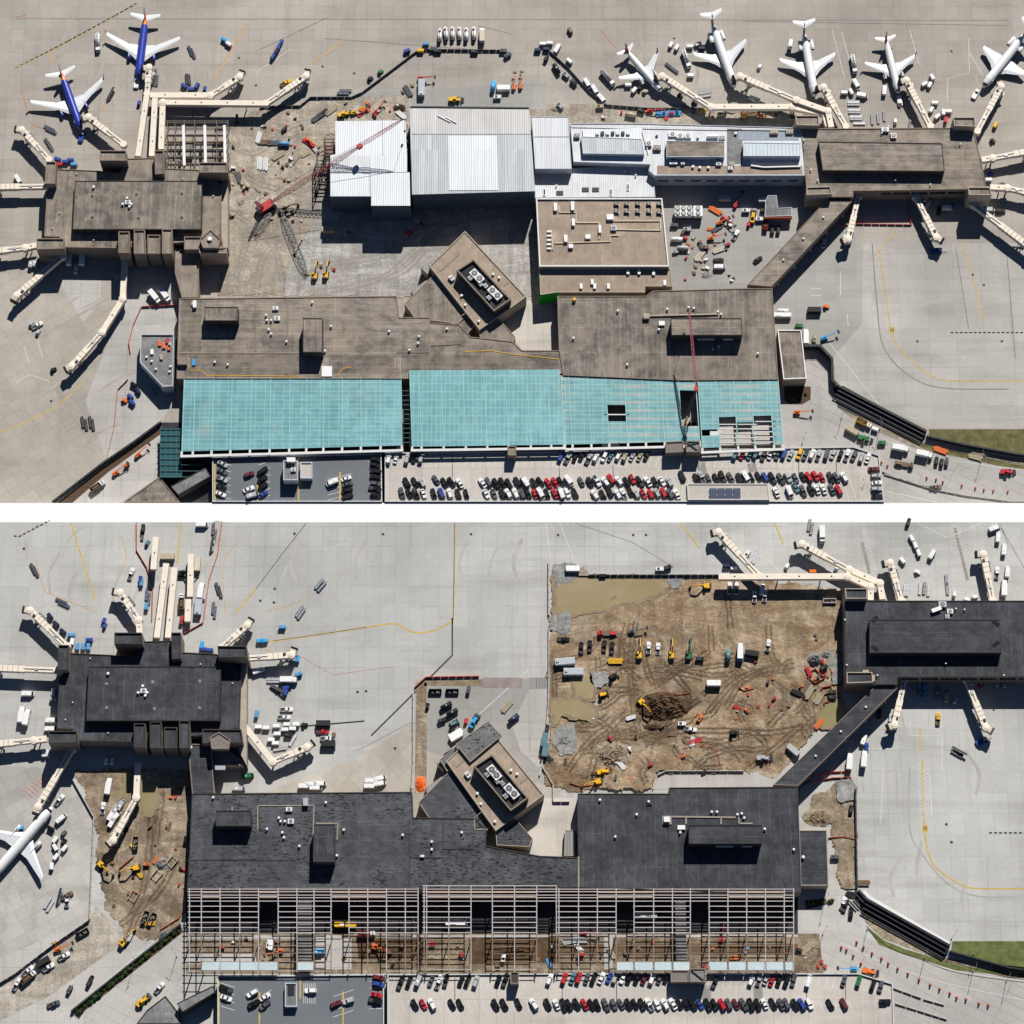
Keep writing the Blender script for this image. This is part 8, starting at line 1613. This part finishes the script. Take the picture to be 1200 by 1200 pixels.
L = '''van 237 616 0 w;container_ 0 0 0 w;tug 173 637 60 c;gen 168 620 85 k;dolly 167 627 85 k;dolly 250 620 85 k;dolly 252 628 80 k;belt 249 640 80 s;pickup 154 673 70 w;cart 165 680 85 b;cart 166 684 85 l;dolly 172 697 85 d;dolly 175 702 85 d;cart 172 712 85 l;tug 122 728 70 b;tug 123 734 70 b;
dolly 39 667 -65 d;dolly 42 670 -65 d;dolly 72 705 -25 d;dolly 75 709 -25 d;cart 59 723 -50 d;cart 66 732 -40 d;cart 74 741 -40 d;cart 91 759 90 l;cart 98 759 90 l;cart 104 759 90 l;cart 105 751 0 b;cart 84 745 0 l;cart 85 753 80 w;dolly 255 690 -75 d;dolly 258 694 -75 d;dolly 250 713 85 d;dolly 252 718 85 d;cart 237 757 85 B;cart 239 762 0 b;cart 246 763 0 b;
box_truck 236 693 80 w;office 233 711 85 l;dump 213 706 88 h;gen 213 728 80 r;cont 232 663 85 e;cont 197 654 0 t;exc 214 673 0 k;van 33 814 0 w;box_truck 26 838 82 w;box_truck 32 841 78 w;cart 63 812 85 w;cart 63 820 0 s;van 61 845 0 w;van 60 855 0 w;cart 52 884 85 w;cart 57 884 85 w;cart 125 893 80 w;cart 132 893 80 w;
dolly 374 685 50 d;dolly 377 688 50 d;dolly 351 717 55 d;dolly 353 720 55 d;cart 331 736 0 l;cart 305 752 10 B;cart 310 752 10 B;cart 349 773 85 B;cart 350 791 20 l;van 303 787 20 w;dolly 320 796 0 s;dolly 320 799 0 s;box_truck 339 798 0 w;cart 335 807 20 b;belt 324 808 -30 k;cart 335 812 70 b;cart 301 838 80 l;
pickup 336 832 0 w;pickup 333 841 0 w;cart 303 853 0 w;cart 312 854 0 w;cart 324 852 0 w;cart 336 850 0 w;cart 347 850 0 w;cart 325 861 0 w;cart 334 856 0 w;cart 343 855 0 w;tug 357 850 0 k;cart 318 868 0 w;cart 323 872 0 w;gen 338 862 0 k;dolly 343 868 60 s;dolly 328 878 10 s;
pickup 378 858 0 r;cont 379 849 0 k;pickup 383 866 0 w;gen 391 864 80 h;dolly 393 871 80 s;cont 385 873 0 k;van 357 922 0 w;van 366 920 0 w;van 375 919 0 w;van 370 924 0 w;van 435 916 0 w;van 445 913 15 w;van 434 922 0 w;van 445 919 10 w;
dumpster 510 811 0 k;dumpster 530 811 0 k;tank 523 828 30 k;tank 530 836 30 k;gen 518 845 20 k;tug 501 828 80 k;dozer 531 849 30 c;tug 546 846 80 r;loader 555 847 60 B;cont 535 862 35 w;tank 602 843 40 d;stack 594 828 50 t;gen 549 809 80 g;scissor 531 857 80 k;
exc 827 688 187 y;pickup 855 690 90 w;pickup 863 690 88 w;pickup 884 700 88 w;pickup 896 699 85 w;van 893 692 80 w;pickup 660 750 0 k;pickup 681 760 88 k;pickup 691 758 88 k;pickup 708 758 85 k;pickup 717 760 85 k;flatbed 712 743 180 r;lift 740 741 10 g;exc 749 768 88 y;pickup 760 760 88 w;pickup 771 761 88 w;
exc 787 768 90 y;exc 807 768 85 n;gen 820 773 0 k;tank 853 769 85 c;box_truck 867 764 88 w;cont 867 768 88 B;cont 881 767 -10 k;pickup 900 757 80 w;office 672 789 0 w;office 662 777 5 c;stack 721 775 0 y;dozer 718 794 30 k;dozer 706 815 20 y;exc 752 824 -50 y;pickup 809 855 -8 w;gen 799 849 0 w;dozer 859 860 0 k;
cont 836 802 0 w;pallet 876 814 0 r;pallet 875 806 70 o;gen 820 842 60 o;pallet 737 877 80 w;gen 641 855 80 k;cont 638 868 80 c;cont 639 880 80 c;stack 640 888 -30 k;gen 773 668 0 w;gen 782 666 20 k;cart 706 676 0 k;cont 671 668 0 w;cart 851 664 0 d;cart 860 667 0 w;gen 875 650 60 w;dolly 881 652 80 s;dolly 884 654 80 s;
loader 707 905 10 y;loader 894 889 0 s;stack 960 818 60 t;stack 948 812 60 t;dumpster 972 705 0 w;gen 975 812 0 k;gen 975 818 0 k;pallet 955 745 85 g;pallet 956 750 80 g;gen 965 783 30 k;stack 944 805 60 h;cont 929 880 -40 s;exc 700 917 200 y;stack 688 905 45 h;
box_truck 963 628 -88 w;cart 963 633 85 b;dolly 948 616 80 k;dolly 951 620 80 k;tug 922 664 60 w;tug 980 667 60 w;cart 952 671 0 o;cart 1068 632 -60 w;cart 1072 640 -70 w;cart 1076 649 -70 w;van 1092 650 60 w;cart 1057 658 -50 w;tug 1075 671 -20 w;dolly 1060 692 85 s;dolly 1063 692 85 s;
dolly 1078 690 85 s;dolly 1083 690 85 k;dolly 1088 692 85 s;dolly 1109 680 -85 s;dolly 1110 690 -85 s;tug 1118 697 80 w;tug 1133 703 0 w;tug 1142 700 20 w;van 1165 620 20 w;van 1169 630 85 w;van 1176 645 85 w;pickup 1168 672 85 w;box_truck 1176 690 88 w;van 1180 671 85 w;gen 1064 613 70 k;gen 1055 692 80 s;
cart 1077 804 85 l;cart 1077 812 85 c;cart 1083 806 85 l;cart 1083 816 85 l;van 1098 812 88 h;van 1109 817 88 t;cart 1119 822 60 s;cart 1140 800 85 s;van 1149 800 85 r;cart 1168 802 85 s;cart 1177 803 85 s;pickup 1099 843 88 y;belt 1123 881 -30 k;dolly 1121 884 -30 g;ptug 1150 869 25 b;van 1012 867 70 w;sedan 1015 877 85 b;box_truck 1012 890 85 w;box_truck 995 893 85 w;
suv 1030 837 85 k;pickup 70 938 50 w;van 72 960 40 w;cart 65 985 50 w;cart 65 994 -60 w;cart 66 1005 50 w;cart 61 1016 85 w;tug 75 977 50 g;tug 75 987 50 k;cart 76 995 50 w;dolly 56 1058 60 s;dolly 59 1062 60 s;belt 70 1052 75 c;pickup 79 1056 85 w;cart 60 972 -30 k;cart 24 971 0 B;pickup 79 1050 30 h;
box_truck 128 922 80 w;pickup 121 948 85 w;van 136 958 50 w;van 131 956 60 w;van 137 948 60 s;van 132 964 60 w;van 142 944 60 s;dumpster 159 989 88 k;exc 119 1014 -40 y;exc 159 1018 200 y;trench 202 1010 50 t;trench 184 1026 50 t;trench 157 1050 60 t;dumpster 170 1076 70 k;dumpster 178 1078 60 k;exc 145 1105 50 y;
dumpster 97 1094 30 k;lift 68 1113 20 o;pickup 75 1121 30 w;cont 51 1128 30 k;pickup 57 1134 30 w;dump 34 1146 40 h;pickup 33 1138 40 w;pickup 20 1154 60 w;gen 105 1152 60 k;tug 107 1147 60 k;gen 82 1160 60 g;pickup 63 1177 20 g;pickup 187 1158 50 w;loader 167 1174 40 y;pallet 64 1106 30 y;pallet 200 935 60 o;pallet 206 934 -30 r;
cart 218 985 80 k;pallet 215 1020 60 r;gen 192 1096 40 g;van 280 925 0 s;van 290 910 10 n;bus 405 1084.5 0 y;dump 430 1095 0 r;bus 535 1083 0 w;van 373 1116 0 B;lift 328 1115 200 o;exc 440 1110 -20 o;scissor 507 1107 0 r;lift 684 1094 0 r;bus 757 1075 0 s;scissor 681 1119 0 r;van 318 1107 80 w;gen 315 1107 80 w;lift 845 1101 80 r;gen 860 1123 0 o;gen 590 1123 80 w;
stack 680 1102 0 s;stack 668 1103 10 s;pickup 988 1059 70 w;suv 997 1070 85 k;pickup 990 1062 70 k;stack 1000 1049 -10 k;lift 1000 1136 180 B;loader 1018 1139 -10 o;pallet 962 1127 0 r;pallet 966 1133 0 r;pallet 958 1132 0 r;pallet 936 1112 0 o;stack 945 1112 40 t;gen 978 1005 0 g;gen 997 949 85 k;cont 941 920 30 c;stack 1010 1035 0 h;loader 1155 600 0 k'''
for e in L.replace('\n', '').split(';'):
    k, x, y, d, c = e.split()
    if k in KINDS and float(y) > 612:
        x, y = float(x), float(y); z = .3 if (645 < x < 985 and 680 < y < 905) or (112 < x < 224 and 905 < y < 1095 and k in ('exc', 'trench', 'dumpster')) else .06; put(k, x, y, float(d), c, z)
rc_ = random.Random(31)
for i in range(34): put(rc_.choice(('pallet', 'pallet', 'gen', 'stack', 'scissor')), rc_.uniform(860, 980), rc_.uniform(772, 850), rc_.uniform(0, 180), rc_.choice('htorohgk'), .5, rc_.uniform(.5, .95))
for i in range(24): put(rc_.choice(('pallet', 'pallet', 'gen', 'stack')), rc_.uniform(655, 850), rc_.uniform(835, 915), rc_.uniform(0, 180), rc_.choice('htorhgkw'), .5, rc_.uniform(.5, .9))
for i in range(22): put(rc_.choice(('pallet', 'pallet', 'gen', 'stack')), rc_.uniform(125, 215), rc_.uniform(960, 1085), rc_.uniform(0, 180), rc_.choice('htorhgky'), .3, rc_.uniform(.5, .9))
for i in range(44): put(rc_.choice(('pallet', 'pallet', 'gen', 'stack', 'scissor')), rc_.uniform(225, 950), rc_.uniform(1098, 1134), rc_.uniform(0, 180), rc_.choice('htorhgkwl'), .12, rc_.uniform(.6, 1.0))
for x, y in ((986, 1110), (992, 1113), (1000, 1120), (1009, 1129), (1004, 1104), (1012, 1110), (1022, 1117), (1033, 1123), (1041, 1129), (1052, 1135), (1064, 1141), (1077, 1148), (1090, 1154), (1101, 1159), (1113, 1164), (1121, 1169), (1132, 1171), (1147, 1176), (1158, 1178)): put('barrel', x, y, 0, 'o', .08, 1.7)
for x, y, d in ((1115, 1100, 60), (966, 1058, 60), (1083, 1122, 80), (1140, 1138, 80), (1179, 1150, 80), (157, 1132, 60), (207, 1121, 120), (964, 1095, 60), (1016, 1089, 90), (1141, 1118, 90)): put('pole', x, y, d, 's', .06)
rr = random.Random(5); SHN = 44
for i in range(SHN):
    t = i / (SHN - 1); x, y = 92 + (208 - 92) * t + rr.uniform(-1.2, 1.2), 1185 + (1090 - 1185) * t + rr.uniform(-1, 1) - .5
    if rr.random() < .85: shrub(x, y, rr.uniform(1.0, 1.9), 'round green shrub in the planted strip along the dark wall, lower photo', 'shrubs in the planted strip')
for i, (x, y) in enumerate([(947, 1059), (953, 1058), (959, 1057), (964, 1056), (972, 1057), (975, 1056)]): shrub(x, y, 1.2, 'shrub in the small bed by the terminal corner, lower photo', 'shrubs in the corner bed')
for o in list(COL.objects):
    if o.parent is None and o.name not in LOW0 and o.type in ('MESH', 'EMPTY'): o.location.z += ZL
finish_labels(); finish_cars()
